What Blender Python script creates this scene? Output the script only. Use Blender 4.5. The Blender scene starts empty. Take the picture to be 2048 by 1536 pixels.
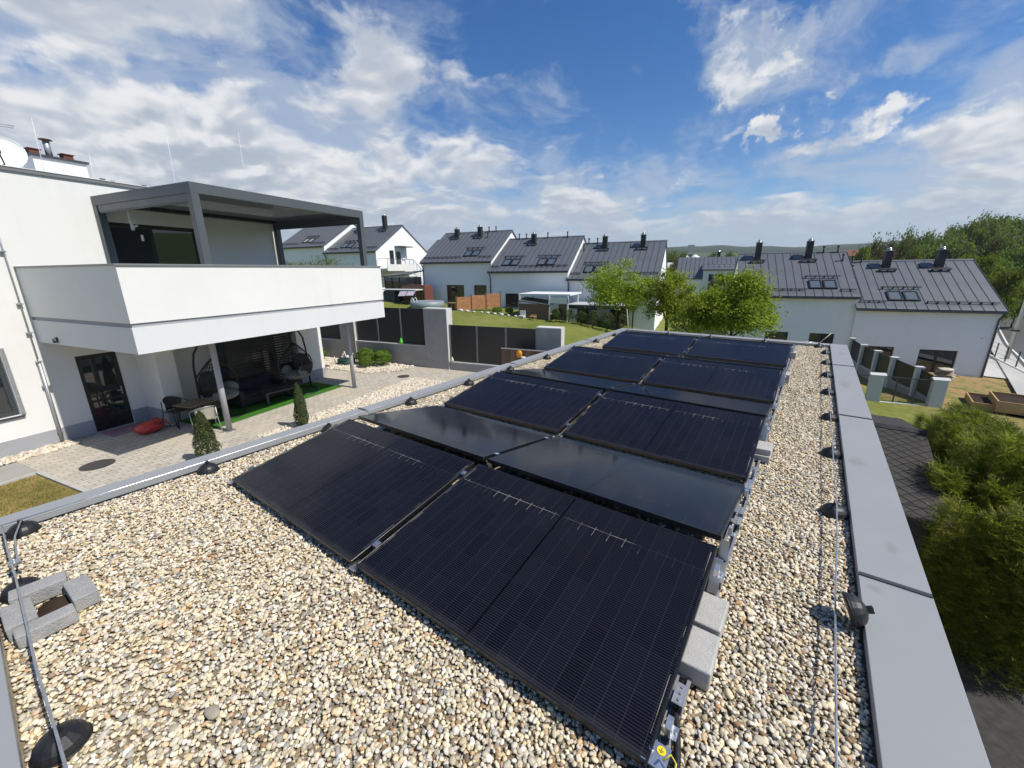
import bpy, bmesh, math, random
from mathutils import Vector, Matrix, noise as mnoise

rnd = random.Random(7)
SC = bpy.context.scene
COL = SC.collection
R = math.radians

# ------------------------------------------------------------------ camera
# World: Z up, gravel surface of the flat roof at z = 0, +Y along the roof.
CAM_H, YAW, PITCH, ROLL = 1.7546, R(36.3182), R(15.5757), R(-0.5561)
_f = Vector((-math.sin(YAW) * math.cos(PITCH), math.cos(YAW) * math.cos(PITCH), -math.sin(PITCH)))
_r = Vector((math.cos(YAW), math.sin(YAW), 0))
_u = _r.cross(_f)
_r2 = _r * math.cos(ROLL) + _u * math.sin(ROLL)
_u2 = -_r * math.sin(ROLL) + _u * math.cos(ROLL)
cam_data = bpy.data.cameras.new('camera')
cam_data.sensor_width = 36.0
cam_data.lens = 36.0 * 812.25 / 2048.0
cam_data.clip_start = 0.05
cam_data.clip_end = 12000
cam = bpy.data.objects.new('camera', cam_data)
cam.matrix_world = Matrix(((_r2.x, _u2.x, -_f.x, 0), (_r2.y, _u2.y, -_f.y, 0), (_r2.z, _u2.z, -_f.z, CAM_H), (0, 0, 0, 1)))
COL.objects.link(cam)
SC.camera = cam

# ------------------------------------------------------------------ render look
SC.view_settings.view_transform = 'Standard'
SC.view_settings.look = 'None'
SC.view_settings.gamma = 1.0
SC.view_settings.exposure = 0.10
SC.view_settings.use_curve_mapping = False
SC.cycles.use_denoising = True
SC.cycles.use_adaptive_sampling = True
SC.cycles.adaptive_threshold = 0.02
SC.cycles.max_bounces = 6
SC.cycles.diffuse_bounces = 3
SC.cycles.glossy_bounces = 3
SC.cycles.transmission_bounces = 4
SC.cycles.transparent_max_bounces = 6
SC.cycles.sample_clamp_indirect = 6.0
SC.cycles.caustics_reflective = False
SC.cycles.caustics_refractive = False

# ------------------------------------------------------------------ sun
SUN_AZ, SUN_EL = R(77.0), R(52.0)          # azimuth from +Y towards +X
SUN_DIR = Vector((math.sin(SUN_AZ) * math.cos(SUN_EL), math.cos(SUN_AZ) * math.cos(SUN_EL), math.sin(SUN_EL)))
sun_data = bpy.data.lights.new('sun', 'SUN')
sun_data.energy = 4.9
sun_data.angle = R(0.53)
sun_data.color = (1.0, 0.945, 0.855)
sun = bpy.data.objects.new('sun', sun_data)
sun.rotation_euler = (-SUN_DIR).to_track_quat('-Z', 'Y').to_euler()
sun.location = (30, 10, 40)
COL.objects.link(sun)

# ------------------------------------------------------------------ world: Nishita sky with cumulus
world = bpy.data.worlds.new('World')
SC.world = world
world.use_nodes = True


class NT:
    """tiny helper to write node graphs as expressions"""
    def __init__(self, tree):
        self.t = tree
        self.n = tree.nodes
        self.l = tree.links

    def node(self, typ, **kw):
        nd = self.n.new(typ)
        for k, v in kw.items():
            setattr(nd, k, v)
        return nd

    def put(self, sock, val):
        if val is None:
            return
        if hasattr(val, 'is_output') or isinstance(val, bpy.types.NodeSocket):
            self.l.new(val, sock)
        else:
            sock.default_value = val

    def m(self, op, a, b=None, c=None, clamp=False):
        nd = self.node('ShaderNodeMath', operation=op)
        nd.use_clamp = clamp
        self.put(nd.inputs[0], a)
        if b is not None:
            self.put(nd.inputs[1], b)
        if c is not None:
            self.put(nd.inputs[2], c)
        return nd.outputs[0]

    def vm(self, op, a, b=None, scale=None):
        nd = self.node('ShaderNodeVectorMath', operation=op)
        self.put(nd.inputs[0], a)
        if b is not None:
            self.put(nd.inputs[1], b)
        if scale is not None:
            self.put(nd.inputs['Scale'], scale)
        return nd.outputs['Value'] if op in ('DOT_PRODUCT', 'LENGTH', 'DISTANCE') else nd.outputs[0]

    def noise(self, vec, scale, detail=4, rough=0.5, lac=2.0, dist=0.0, color=False, dims='3D'):
        nd = self.node('ShaderNodeTexNoise', noise_dimensions=dims)
        if vec is not None:
            self.l.new(vec, nd.inputs['Vector'])
        nd.inputs['Scale'].default_value = scale
        nd.inputs['Detail'].default_value = detail
        nd.inputs['Roughness'].default_value = rough
        nd.inputs['Lacunarity'].default_value = lac
        nd.inputs['Distortion'].default_value = dist
        return nd.outputs['Color' if color else 'Fac']

    def ramp(self, fac, stops, interp='LINEAR'):
        nd = self.node('ShaderNodeValToRGB')
        cr = nd.color_ramp
        cr.interpolation = interp
        while len(cr.elements) < len(stops):
            cr.elements.new(0.5)
        for e, (p, c) in zip(cr.elements, stops):
            e.position = p
            e.color = (*c, 1) if len(c) == 3 else c
        self.put(nd.inputs[0], fac)
        return nd.outputs[0]

    def mix(self, fac, a, b, blend='MIX'):
        nd = self.node('ShaderNodeMix', data_type='RGBA', blend_type=blend)
        self.put(nd.inputs[0], fac)
        for i, v in ((6, a), (7, b)):
            if isinstance(v, (tuple, list)) and len(v) == 3:
                v = (*v, 1)
            self.put(nd.inputs[i], v)
        return nd.outputs[2]

    def smooth(self, x, lo, hi, a=0.0, b=1.0):
        nd = self.node('ShaderNodeMapRange', interpolation_type='SMOOTHSTEP')
        self.put(nd.inputs[0], x)
        self.put(nd.inputs[1], lo)
        self.put(nd.inputs[2], hi)
        nd.inputs[3].default_value = a
        nd.inputs[4].default_value = b
        return nd.outputs[0]


def px_dir(u, v):
    """world direction towards a point of the sky (clouds hang in fixed directions of the sky)"""
    return (_f + _r2 * ((u - 1024) / 812.25) - _u2 * ((v - 768) / 812.25)).normalized()


def build_world():
    nt = world.node_tree
    nt.nodes.clear()
    g = NT(nt)
    out = g.node('ShaderNodeOutputWorld')
    bg = g.node('ShaderNodeBackground')
    sky = g.node('ShaderNodeTexSky', sky_type='NISHITA')
    sky.sun_disc = False
    sky.sun_elevation = SUN_EL
    sky.sun_rotation = SUN_AZ
    sky.altitude = 300
    sky.air_density = 1.0
    sky.dust_density = 0.35
    sky.ozone_density = 2.2
    tc = g.node('ShaderNodeTexCoord')
    d = g.vm('NORMALIZE', tc.outputs['Generated'])
    sx = g.node('ShaderNodeSeparateXYZ')
    g.l.new(d, sx.inputs[0])
    z = g.m('MAXIMUM', sx.outputs[2], 0.0)
    # flat cloud deck: direction divided by height, flattened towards the horizon
    k = g.m('DIVIDE', 1.0, g.m('ADD', z, 0.26))
    p = g.vm('SCALE', d, scale=k)
    cz = g.node('ShaderNodeCombineXYZ')
    sp = g.node('ShaderNodeSeparateXYZ')
    g.l.new(p, sp.inputs[0])
    g.l.new(sp.outputs[0], cz.inputs[0])
    g.l.new(sp.outputs[1], cz.inputs[1])
    cz.inputs[2].default_value = 1.7
    p2 = cz.outputs[0]
    warp = g.noise(p2, 2.2, 3, 0.5, color=True)
    pw = g.vm('ADD', p2, g.vm('SCALE', g.vm('SUBTRACT', warp, (0.5, 0.5, 0.5)), scale=0.30))
    n1 = g.m('ADD', g.m('MULTIPLY', g.noise(pw, 2.3, 6, 0.47), 0.72), g.m('MULTIPLY', g.noise(pw, 7.0, 5, 0.52), 0.28))
    # the same field a little towards the sun and upwards: its difference lights one flank of each cloud
    so = g.vm('ADD', pw, (SUN_DIR.x * 0.10 - 0.03, SUN_DIR.y * 0.10 - 0.05, 0.03))
    n2 = g.m('ADD', g.m('MULTIPLY', g.noise(so, 2.3, 4, 0.47), 0.72), g.m('MULTIPLY', g.noise(so, 7.0, 2, 0.5), 0.28))

    wob = g.noise(d, 9.0, 5, 0.62, color=True)
    dw = g.vm('NORMALIZE', g.vm('ADD', d, g.vm('SCALE', g.vm('SUBTRACT', wob, (0.5, 0.5, 0.5)), scale=0.24)))

    def blob(u, v, spread, gain):
        c = px_dir(u, v)
        dt = g.vm('DOT_PRODUCT', dw, tuple(c))
        return g.smooth(dt, math.cos(R(spread)), math.cos(R(spread * 0.05)), 0.0, gain)

    cov = g.m('ADD', blob(330, 230, 33, 0.42), blob(-500, 350, 45, 0.25))
    for b in CLOUDS:
        cov = g.m('ADD', cov, blob(*b))
    for b in CLEAR:
        cov = g.m('SUBTRACT', cov, blob(*b))
    low = g.smooth(z, 0.02, 0.32, 0.34, 0.0)
    cov = g.m('ADD', cov, low)
    # broken cumulus goes on behind the camera
    field = g.m('ADD', g.m('MULTIPLY', g.m('SUBTRACT', n1, 0.5), 2.3), g.m('SUBTRACT', cov, 0.34))
    dens = g.smooth(field, -0.06, 0.25)
    thick = g.smooth(field, 0.10, 0.50)
    lit = g.smooth(g.m('SUBTRACT', n1, n2), -0.075, 0.085)
    # thin wispy veil
    st = g.vm('MULTIPLY', p2, (1.0, 0.75, 1.0))
    vn = g.noise(g.vm('ADD', st, g.vm('SCALE', warp, scale=0.5)), 3.4, 6, 0.62)
    veil = g.smooth(g.m('ADD', vn, g.m('MULTIPLY', cov, 0.45)), 0.47, 0.80, 0.0, 0.72)
    hs = g.node('ShaderNodeHueSaturation')
    hs.inputs['Saturation'].default_value = 1.36
    hs.inputs['Hue'].default_value = 0.508
    hs.inputs['Value'].default_value = 1.12
    g.l.new(sky.outputs[0], hs.inputs['Color'])
    skyc = hs.outputs[0]
    # Nishita is physically bright; cloud radiances are written at the same scale
    ccol = g.mix(lit, (4.8, 5.3, 6.1), (8.3, 8.3, 8.3))
    ccol = g.mix(g.m('MULTIPLY', thick, g.m('SUBTRACT', 1.0, lit)), ccol, (4.1, 4.6, 5.35))
    far = g.smooth(z, 0.02, 0.25, 0.5, 0.0)
    ccol = g.mix(far, ccol, (4.3, 5.0, 5.8))
    base = g.mix(veil, skyc, (4.4, 5.1, 6.2))
    mixc = g.mix(g.m('MULTIPLY', dens, 0.92), base, ccol)
    # hazy strip just over the horizon
    hz = g.smooth(z, 0.0, 0.15, 0.80, 0.0)
    mixc = g.mix(hz, mixc, (3.5, 4.5, 5.8))
    g.l.new(mixc, bg.inputs[0])
    bg.inputs[1].default_value = 0.10
    g.l.new(bg.outputs[0], out.inputs[0])


CLOUDS = ((820, 330, 14, 0.22), (1050, 340, 11, 0.24), (1170, 430, 8, 0.22), (1415, 100, 4.4, 0.36), (1475, 122, 4.4, 0.36), (1370, 80, 2.4, 0.14),
          (1590, 92, 2.2, 0.34), (1545, 125, 2.2, 0.24), (1300, 110, 1.8, 0.34), (1555, 230, 1.8, 0.38), (1505, 250, 1.6, 0.32), (1770, 246, 2.0, 0.28), (1810, 233, 1.8, 0.30),
          (1700, 262, 2.0, 0.22), (1640, 283, 2.0, 0.18), (1580, 303, 2.0, 0.16), (2020, 90, 7, 0.26), (1850, 105, 2.4, 0.24), (1790, 130, 1.8, 0.22), (2090, 290, 8, 0.30), (1350, 410, 9, 0.10),
          (1680, 175, 1.6, 0.26), (1640, 190, 1.4, 0.2), (940, 130, 5, 0.16), (760, 120, 6, 0.16), (1900, 390, 9, 0.16), (1500, 470, 10, 0.10))
CLEAR = ((1250, 60, 14, 0.20), (1800, 170, 7, 0.06), (1300, 210, 9, 0.10), (700, 20, 6, 0.22), (560, 60, 4, 0.12), (330, 120, 4, 0.12), (160, 215, 4, 0.16), (420, 200, 4, 0.12))
world.cycles.sampling_method = 'MANUAL'
world.cycles.sample_map_resolution = 512


build_world()

# ------------------------------------------------------------------ frames, builders
TH = R(12.5)                     # the villa, the terraced houses and the plots are turned 12.5 degrees
CT, ST = math.cos(TH), math.sin(TH)
G = -2.5                         # level of the villa's yard


def W(b, a, z=0.0):
    return Vector((b * CT - a * ST, b * ST + a * CT, z))


LABELS = {}


def tag(o, label=None, cat=None, group=None, kind=None):
    if label:
        o['label'] = label
        LABELS.setdefault(label, []).append((o.name, group))
    if cat:
        o['category'] = cat
    if group:
        o['group'] = group
    if kind:
        o['kind'] = kind
    return o


def thing(name, label, cat, loc, rz=0.0, group=None):
    o = bpy.data.objects.new(name, None)
    o.empty_display_size = 0.2
    COL.objects.link(o)
    o.location = loc
    o.rotation_euler = (0, 0, rz)
    return tag(o, label, cat, group)


def vthing(name, label, cat, b, a, z, rz=0.0, group=None):
    return thing(name, label, cat, W(b, a, z), TH + rz, group)


class MB:
    def __init__(self):
        self.v, self.f, self.s = [], [], []

    def face(self, idx, smooth=False):
        self.f.append(tuple(idx))
        self.s.append(smooth)

    def add(self, verts, faces, smooth=False):
        o = len(self.v)
        self.v += [tuple(p) for p in verts]
        for fc in faces:
            self.face([i + o for i in fc], smooth)
        return self

    def box(self, x0, y0, z0, x1, y1, z1, mat=None):
        vs = [Vector((x, y, z)) for z in (z0, z1) for y in (y0, y1) for x in (x0, x1)]
        if mat is not None:
            vs = [mat @ p for p in vs]
        return self.add(vs, [(0, 2, 3, 1), (4, 5, 7, 6), (0, 1, 5, 4), (2, 6, 7, 3), (0, 4, 6, 2), (1, 3, 7, 5)])

    def rbox(self, c, size, rz=0, rx=0, ry=0):
        m = Matrix.Translation(c) @ Matrix.Rotation(rz, 4, 'Z') @ Matrix.Rotation(ry, 4, 'Y') @ Matrix.Rotation(rx, 4, 'X')
        s = Vector(size) / 2
        return self.box(-s.x, -s.y, -s.z, s.x, s.y, s.z, m)

    def beam(self, p0, p1, w, h, up=(0, 0, 1)):
        p0, p1 = Vector(p0), Vector(p1)
        d = (p1 - p0)
        L = d.length
        d.normalize()
        x = d.cross(Vector(up))
        if x.length < 1e-5:
            x = Vector((1, 0, 0))
        x.normalize()
        y = x.cross(d)
        m = Matrix(((x.x, d.x, y.x, p0.x), (x.y, d.y, y.y, p0.y), (x.z, d.z, y.z, p0.z), (0, 0, 0, 1)))
        return self.box(-w / 2, 0, -h / 2, w / 2, L, h / 2, m)

    def tube(self, pts, r, n=8, caps=True, closed=False):
        pts = [Vector(p) for p in pts]
        rs = r if isinstance(r, (list, tuple)) else [r] * len(pts)
        o = len(self.v)
        N = len(pts)
        ref = Vector((0, 0, 1))
        prevx = None
        for i, p in enumerate(pts):
            if closed:
                t = pts[(i + 1) % N] - pts[i - 1]
            else:
                t = pts[min(i + 1, N - 1)] - pts[max(i - 1, 0)]
            t.normalize()
            if prevx is None:
                x = t.cross(ref)
                if x.length < 0.05:
                    x = t.cross(Vector((1, 0, 0)))
            else:
                x = prevx - t * prevx.dot(t)
            x.normalize()
            prevx = x
            y = t.cross(x)
            for k in range(n):
                a = 2 * math.pi * k / n
                self.v.append(tuple(p + (x * math.cos(a) + y * math.sin(a)) * rs[i]))
        segs = N if closed else N - 1
        for i in range(segs):
            j = (i + 1) % N
            for k in range(n):
                k2 = (k + 1) % n
                self.face((o + i * n + k, o + i * n + k2, o + j * n + k2, o + j * n + k), True)
        if caps and not closed:
            self.face([o + k for k in range(n)][::-1])
            self.face([o + (N - 1) * n + k for k in range(n)])
        return self

    def cyl(self, c, r, z0, z1, n=24, r2=None):
        r2 = r if r2 is None else r2
        o = len(self.v)
        for rr, z in ((r, z0), (r2, z1)):
            for k in range(n):
                a = 2 * math.pi * k / n
                self.v.append((c[0] + rr * math.cos(a), c[1] + rr * math.sin(a), z))
        for k in range(n):
            k2 = (k + 1) % n
            self.face((o + k, o + k2, o + n + k2, o + n + k), True)
        self.face([o + k for k in range(n)][::-1])
        self.face([o + n + k for k in range(n)])
        return self

    def lathe(self, prof, n=24, c=(0, 0, 0), smooth=True):
        o = len(self.v)
        for r, z in prof:
            for k in range(n):
                a = 2 * math.pi * k / n
                self.v.append((c[0] + r * math.cos(a), c[1] + r * math.sin(a), c[2] + z))
        for i in range(len(prof) - 1):
            for k in range(n):
                k2 = (k + 1) % n
                self.face((o + i * n + k, o + i * n + k2, o + (i + 1) * n + k2, o + (i + 1) * n + k), smooth)
        self.face([o + k for k in range(n)][::-1])
        self.face([o + (len(prof) - 1) * n + k for k in range(n)])
        return self

    def prism(self, poly, z0, z1):
        """horizontal polygon (x, y) extruded in z"""
        n = len(poly)
        vs = [(x, y, z0) for x, y in poly] + [(x, y, z1) for x, y in poly]
        fs = [tuple(range(n))[::-1], tuple(range(n, 2 * n))] + [(i, (i + 1) % n, n + (i + 1) % n, n + i) for i in range(n)]
        return self.add(vs, fs)

    def prism_y(self, poly, y0, y1):
        """vertical polygon (x, z) extruded in y"""
        n = len(poly)
        vs = [(x, y0, z) for x, z in poly] + [(x, y1, z) for x, z in poly]
        fs = [tuple(range(n)), tuple(range(n, 2 * n))[::-1]] + [(i, n + i, n + (i + 1) % n, (i + 1) % n) for i in range(n)]
        return self.add(vs, fs)

    def prism_x(self, poly, x0, x1):
        """vertical polygon (y, z) extruded in x"""
        n = len(poly)
        vs = [(x0, y, z) for y, z in poly] + [(x1, y, z) for y, z in poly]
        fs = [tuple(range(n))[::-1], tuple(range(n, 2 * n))] + [(i, (i + 1) % n, n + (i + 1) % n, n + i) for i in range(n)]
        return self.add(vs, fs)

    def ball(self, c, r, seg=12, rings=8, sq=(1, 1, 1), fn=None):
        o = len(self.v)
        self.v.append((c[0], c[1], c[2] - r * sq[2]))
        for i in range(1, rings):
            t = math.pi * i / rings
            for k in range(seg):
                a = 2 * math.pi * k / seg
                p = Vector((math.sin(t) * math.cos(a), math.sin(t) * math.sin(a), -math.cos(t)))
                q = r * (fn(p) if fn else 1.0)
                self.v.append((c[0] + p.x * q * sq[0], c[1] + p.y * q * sq[1], c[2] + p.z * q * sq[2]))
        self.v.append((c[0], c[1], c[2] + r * sq[2]))
        last = len(self.v) - 1
        for k in range(seg):
            k2 = (k + 1) % seg
            self.face((o, o + 1 + k2, o + 1 + k), True)
            for i in range(rings - 2):
                q0 = o + 1 + i * seg
                self.face((q0 + k, q0 + k2, q0 + seg + k2, q0 + seg + k), True)
            q0 = o + 1 + (rings - 2) * seg
            self.face((q0 + k, q0 + k2, last), True)
        return self

    def mesh(self, name, mat):
        me = bpy.data.meshes.new(name)
        me.from_pydata(self.v, [], self.f)
        me.polygons.foreach_set('use_smooth', self.s)
        if mat is not None:
            me.materials.append(mat)
        me.update()
        return me

    def build(self, name, mat, parent=None, loc=None, rot=None, bevel=0.0, seg=2):
        return link(name, self.mesh(name, mat), parent, loc, rot, bevel, seg)


def link(name, me, parent=None, loc=None, rot=None, bevel=0.0, seg=2):
    o = bpy.data.objects.new(name, me)
    COL.objects.link(o)
    if parent is not None:
        o.parent = parent
    if loc is not None:
        o.location = loc
    if rot is not None:
        o.rotation_euler = rot
    if bevel:
        m = o.modifiers.new('bevel', 'BEVEL')
        m.width = bevel
        m.segments = seg
        m.limit_method = 'ANGLE'
    return o


def box(name, mat, parent, x0, y0, z0, x1, y1, z1, bevel=0.0):
    return MB().box(x0, y0, z0, x1, y1, z1).build(name, mat, parent, bevel=bevel)


def holed_wall(mb, x0, x1, z0, z1, holes, y, depth, flip=False):
    """vertical wall sheet in the x-z plane at y with rectangular openings; reveals run to y+depth"""
    xs = sorted({x0, x1, *[h[0] for h in holes], *[h[1] for h in holes]})
    zs = sorted({z0, z1, *[h[2] for h in holes], *[h[3] for h in holes]})
    for i in range(len(xs) - 1):
        for j in range(len(zs) - 1):
            cx, cz = (xs[i] + xs[i + 1]) / 2, (zs[j] + zs[j + 1]) / 2
            if any(h[0] < cx < h[1] and h[2] < cz < h[3] for h in holes):
                continue
            mb.add([(xs[i], y, zs[j]), (xs[i + 1], y, zs[j]), (xs[i + 1], y, zs[j + 1]), (xs[i], y, zs[j + 1])], [(0, 1, 2, 3)])
    for h in holes:
        a, b, c, d = h[:4]
        mb.add([(a, y, c), (b, y, c), (b, y, d), (a, y, d), (a, y + depth, c), (b, y + depth, c), (b, y + depth, d), (a, y + depth, d)],
               [(0, 4, 5, 1), (1, 5, 6, 2), (2, 6, 7, 3), (3, 7, 4, 0)])
    return mb


def copy_tree(o, parent=None):
    c = o.copy()
    COL.objects.link(c)
    c.parent = parent
    for ch in list(o.children):
        copy_tree(ch, c)
    return c


# ------------------------------------------------------------------ materials
MATS = {}


def mat(name, col, rough=0.6, metal=0.0, var=0.0, vscale=4.0, bump=0.0, bscale=60.0, spec=0.5, coords='Object', coat=0.0, tint=None, sheen=0.0, trans=0.0):
    if name in MATS:
        return MATS[name]
    m = bpy.data.materials.new(name)
    m.use_nodes = True
    g = NT(m.node_tree)
    b = m.node_tree.nodes['Principled BSDF']
    b.inputs['Base Color'].default_value = (*col, 1)
    b.inputs['Roughness'].default_value = rough
    b.inputs['Metallic'].default_value = metal
    b.inputs['Specular IOR Level'].default_value = spec
    if coat:
        b.inputs['Coat Weight'].default_value = coat
        b.inputs['Coat Roughness'].default_value = 0.1
    if sheen:
        b.inputs['Sheen Weight'].default_value = sheen
    if var or bump:
        tc = g.node('ShaderNodeTexCoord')
        vec = tc.outputs[coords]
    if var:
        n = g.noise(vec, vscale, 6, 0.6)
        n2 = g.noise(vec, vscale * 9, 3, 0.6)
        f = g.m('ADD', g.m('MULTIPLY', n, 0.7), g.m('MULTIPLY', n2, 0.3))
        t = tint or col
        dark = tuple(max(0, c * (1 - var)) for c in t)
        light = tuple(min(1, c * (1 + var)) for c in col)
        c = g.ramp(f, [(0.32, dark), (0.68, light)])
        g.l.new(c, b.inputs['Base Color'])
        rg = g.smooth(f, 0.3, 0.7, max(0.02, rough - 0.08), min(1, rough + 0.08))
        g.l.new(rg, b.inputs['Roughness'])
    if bump:
        nb = g.noise(vec, bscale, 4, 0.6)
        bp = g.node('ShaderNodeBump')
        bp.inputs['Strength'].default_value = bump
        bp.inputs['Distance'].default_value = 0.01
        g.l.new(nb, bp.inputs['Height'])
        g.l.new(bp.outputs[0], b.inputs['Normal'])
    MATS[name] = m
    return m


def streaks(m, amount=0.10, base=(0.55, 0.53, 0.47)):
    """faint rain streaks and soiling laid over a wall colour"""
    g = NT(m.node_tree)
    b = m.node_tree.nodes['Principled BSDF']
    src = b.inputs['Base Color'].links[0].from_socket
    geo = g.node('ShaderNodeNewGeometry')
    p = geo.outputs['Position']
    st = g.noise(g.vm('MULTIPLY', p, (5.0, 5.0, 0.22)), 1.0, 5, 0.65)
    bl = g.noise(p, 0.7, 5, 0.65)
    f = g.m('MULTIPLY', g.smooth(st, 0.48, 0.80), g.smooth(bl, 0.40, 0.70))
    c = g.mix(g.m('MULTIPLY', f, amount * 4), src, base)
    g.l.new(c, b.inputs['Base Color'])
    return m


M_stucco = mat('white_stucco', (0.74, 0.74, 0.71), 0.9, var=0.035, vscale=0.5, bump=0.25, bscale=180, spec=0.2)
M_stucco_grey = mat('pale_grey_stucco', (0.66, 0.67, 0.67), 0.9, var=0.03, vscale=0.6, bump=0.3, bscale=160, spec=0.2)
M_plinth = mat('grey_plinth_stucco', (0.34, 0.35, 0.37), 0.85, var=0.06, vscale=2, bump=0.3, bscale=200, spec=0.2)
M_house = mat('house_render', (0.85, 0.86, 0.86), 0.9, var=0.03, vscale=0.35, bump=0.1, bscale=90, spec=0.2)
for _m, _a in ((M_stucco, 0.08), (M_stucco_grey, 0.08), (M_house, 0.08), (M_plinth, 0.08)):
    streaks(_m, _a, (0.20, 0.20, 0.19) if _m is M_plinth else (0.55, 0.53, 0.47))
M_coping = mat('grey_coated_sheet', (0.285, 0.31, 0.335), 0.42, 0.0, var=0.07, vscale=1.3, bump=0.03, bscale=3, spec=0.5)
M_coping_pale = mat('pale_sheet_coping', (0.50, 0.51, 0.52), 0.4, 0.0, var=0.05, vscale=2)
M_anth = mat('anthracite_metal', (0.045, 0.05, 0.056), 0.42, 0.0, var=0.10, vscale=1.5)
M_anth_light = mat('slate_grey_powder_coat', (0.085, 0.097, 0.105), 0.38, 0.0, var=0.05, vscale=2)
M_black = mat('black_metal', (0.012, 0.012, 0.013), 0.4, var=0.15, vscale=4)
M_frame_black = mat('black_anodised_frame', (0.010, 0.010, 0.011), 0.35, 0.0, var=0.2, vscale=8)
M_alu = mat('bare_aluminium', (0.62, 0.63, 0.64), 0.32, 0.85, var=0.12, vscale=12)
M_zinc = mat('galvanised_steel', (0.45, 0.46, 0.47), 0.45, 0.7, var=0.15, vscale=20)
M_steel = mat('stainless_steel', (0.66, 0.66, 0.66), 0.22, 0.95)
M_rubber = mat('black_plastic_holder', (0.012, 0.012, 0.013), 0.5, var=0.35, vscale=25, bump=0.15, bscale=80)
M_block = mat('cast_concrete_block', (0.43, 0.42, 0.39), 0.9, var=0.13, vscale=7, bump=0.5, bscale=130, spec=0.2)
M_concrete = mat('fair_faced_concrete', (0.335, 0.335, 0.33), 0.85, var=0.13, vscale=1.6, bump=0.25, bscale=60, spec=0.2)
streaks(M_concrete, 0.10, (0.20, 0.195, 0.18))
M_conc_pale = mat('pale_concrete_capping', (0.56, 0.56, 0.54), 0.85, var=0.08, vscale=3, bump=0.3, bscale=60, spec=0.2)
M_roofm = mat('dark_standing_seam_sheet', (0.112, 0.122, 0.134), 0.42, 0.0, var=0.08, vscale=0.8, spec=0.4)
M_roofseam = mat('seam_edge_sheet', (0.022, 0.023, 0.026), 0.5, 0.0)
M_chim = mat('black_chimney_cladding', (0.022, 0.022, 0.024), 0.55, var=0.2, vscale=3)
M_wood = mat('larch_boards', (0.50, 0.235, 0.10), 0.7, var=0.22, vscale=3, bump=0.1, bscale=40, tint=(0.40, 0.17, 0.065))
M_wood_brown = mat('brown_boards', (0.15, 0.085, 0.05), 0.7, var=0.25, vscale=3)
M_wood_bed = mat('pine_boards', (0.46, 0.30, 0.13), 0.75, var=0.2, vscale=4)
M_pole = mat('concrete_pole', (0.42, 0.42, 0.37), 0.85, var=0.1, vscale=2)
M_white = mat('white_paint', (0.75, 0.75, 0.73), 0.5, var=0.04, vscale=5)
M_bark = mat('bark', (0.06, 0.045, 0.033), 0.95, var=0.3, vscale=6, bump=0.6, bscale=25, spec=0.1)
M_red = mat('red_plastic_film', (0.55, 0.045, 0.03), 0.35, var=0.25, vscale=12, bump=0.4, bscale=25)
M_brick = mat('red_clay_pot', (0.15, 0.05, 0.036), 0.85, var=0.2, vscale=8)
M_tile = mat('red_roof_tiles', (0.30, 0.085, 0.05), 0.85, var=0.25, vscale=2, bump=0.3, bscale=20)
M_soil = mat('dark_soil', (0.045, 0.032, 0.022), 0.95, var=0.4, vscale=9, bump=0.6, bscale=40, spec=0.1)
M_fabric = mat('charcoal_fabric', (0.03, 0.03, 0.036), 0.95, var=0.2, vscale=9, bump=0.2, bscale=200, spec=0.1)
M_cushion = mat('grey_green_cushion', (0.16, 0.175, 0.17), 0.95, var=0.15, vscale=7, bump=0.25, bscale=120, spec=0.1)
M_wicker = mat('black_wicker', (0.012, 0.012, 0.013), 0.6, var=0.3, vscale=30)
M_turf = mat('artificial_turf', (0.045, 0.155, 0.018), 0.9, var=0.3, vscale=18, bump=0.8, bscale=250, spec=0.1)


def glass_mat(name, col=(0.02, 0.024, 0.028), rough=0.03):
    m = mat(name, col, rough, 0.0, spec=0.6, coat=1.0)
    b = m.node_tree.nodes['Principled BSDF']
    b.inputs['Coat Roughness'].default_value = 0.02
    return m


M_glass = glass_mat('dark_window_glass')
M_glass_sky = glass_mat('roof_window_glass', (0.10, 0.12, 0.13))


def pebble_mat(name, ramp_stops, rough=0.75):
    m = bpy.data.materials.new(name)
    m.use_nodes = True
    g = NT(m.node_tree)
    b = m.node_tree.nodes['Principled BSDF']
    at = g.node('ShaderNodeAttribute', attribute_type='INSTANCER', attribute_name='pc')
    c = g.ramp(at.outputs['Fac'], ramp_stops)
    tc = g.node('ShaderNodeTexCoord')
    n = g.noise(tc.outputs['Object'], 1.6, 5, 0.65)
    c = g.mix(g.smooth(n, 0.30, 0.75, 0.0, 0.50), c, (0.76, 0.67, 0.50), 'MULTIPLY')
    g.l.new(c, b.inputs['Base Color'])
    b.inputs['Roughness'].default_value = rough
    b.inputs['Specular IOR Level'].default_value = 0.3
    return m


M_pebble = pebble_mat('river_pebbles', [
    (0.00, (0.17, 0.135, 0.09)), (0.045, (0.36, 0.23, 0.115)), (0.09, (0.25, 0.255, 0.245)), (0.15, (0.52, 0.42, 0.25)), (0.20, (0.40, 0.395, 0.36)),
    (0.26, (0.70, 0.60, 0.40)), (0.33, (0.84, 0.78, 0.64)), (0.39, (0.47, 0.42, 0.31)), (0.45, (0.76, 0.66, 0.43)), (0.52, (0.58, 0.55, 0.49)),
    (0.58, (0.82, 0.72, 0.50)), (0.64, (0.42, 0.33, 0.21)), (0.69, (0.86, 0.83, 0.76)), (0.75, (0.64, 0.51, 0.29)), (0.80, (0.72, 0.67, 0.56)),
    (0.85, (0.33, 0.32, 0.29)), (0.89, (0.80, 0.70, 0.47)), (0.93, (0.52, 0.30, 0.14)), (0.96, (0.88, 0.86, 0.81)), (1.0, (0.45, 0.40, 0.30))])
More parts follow.
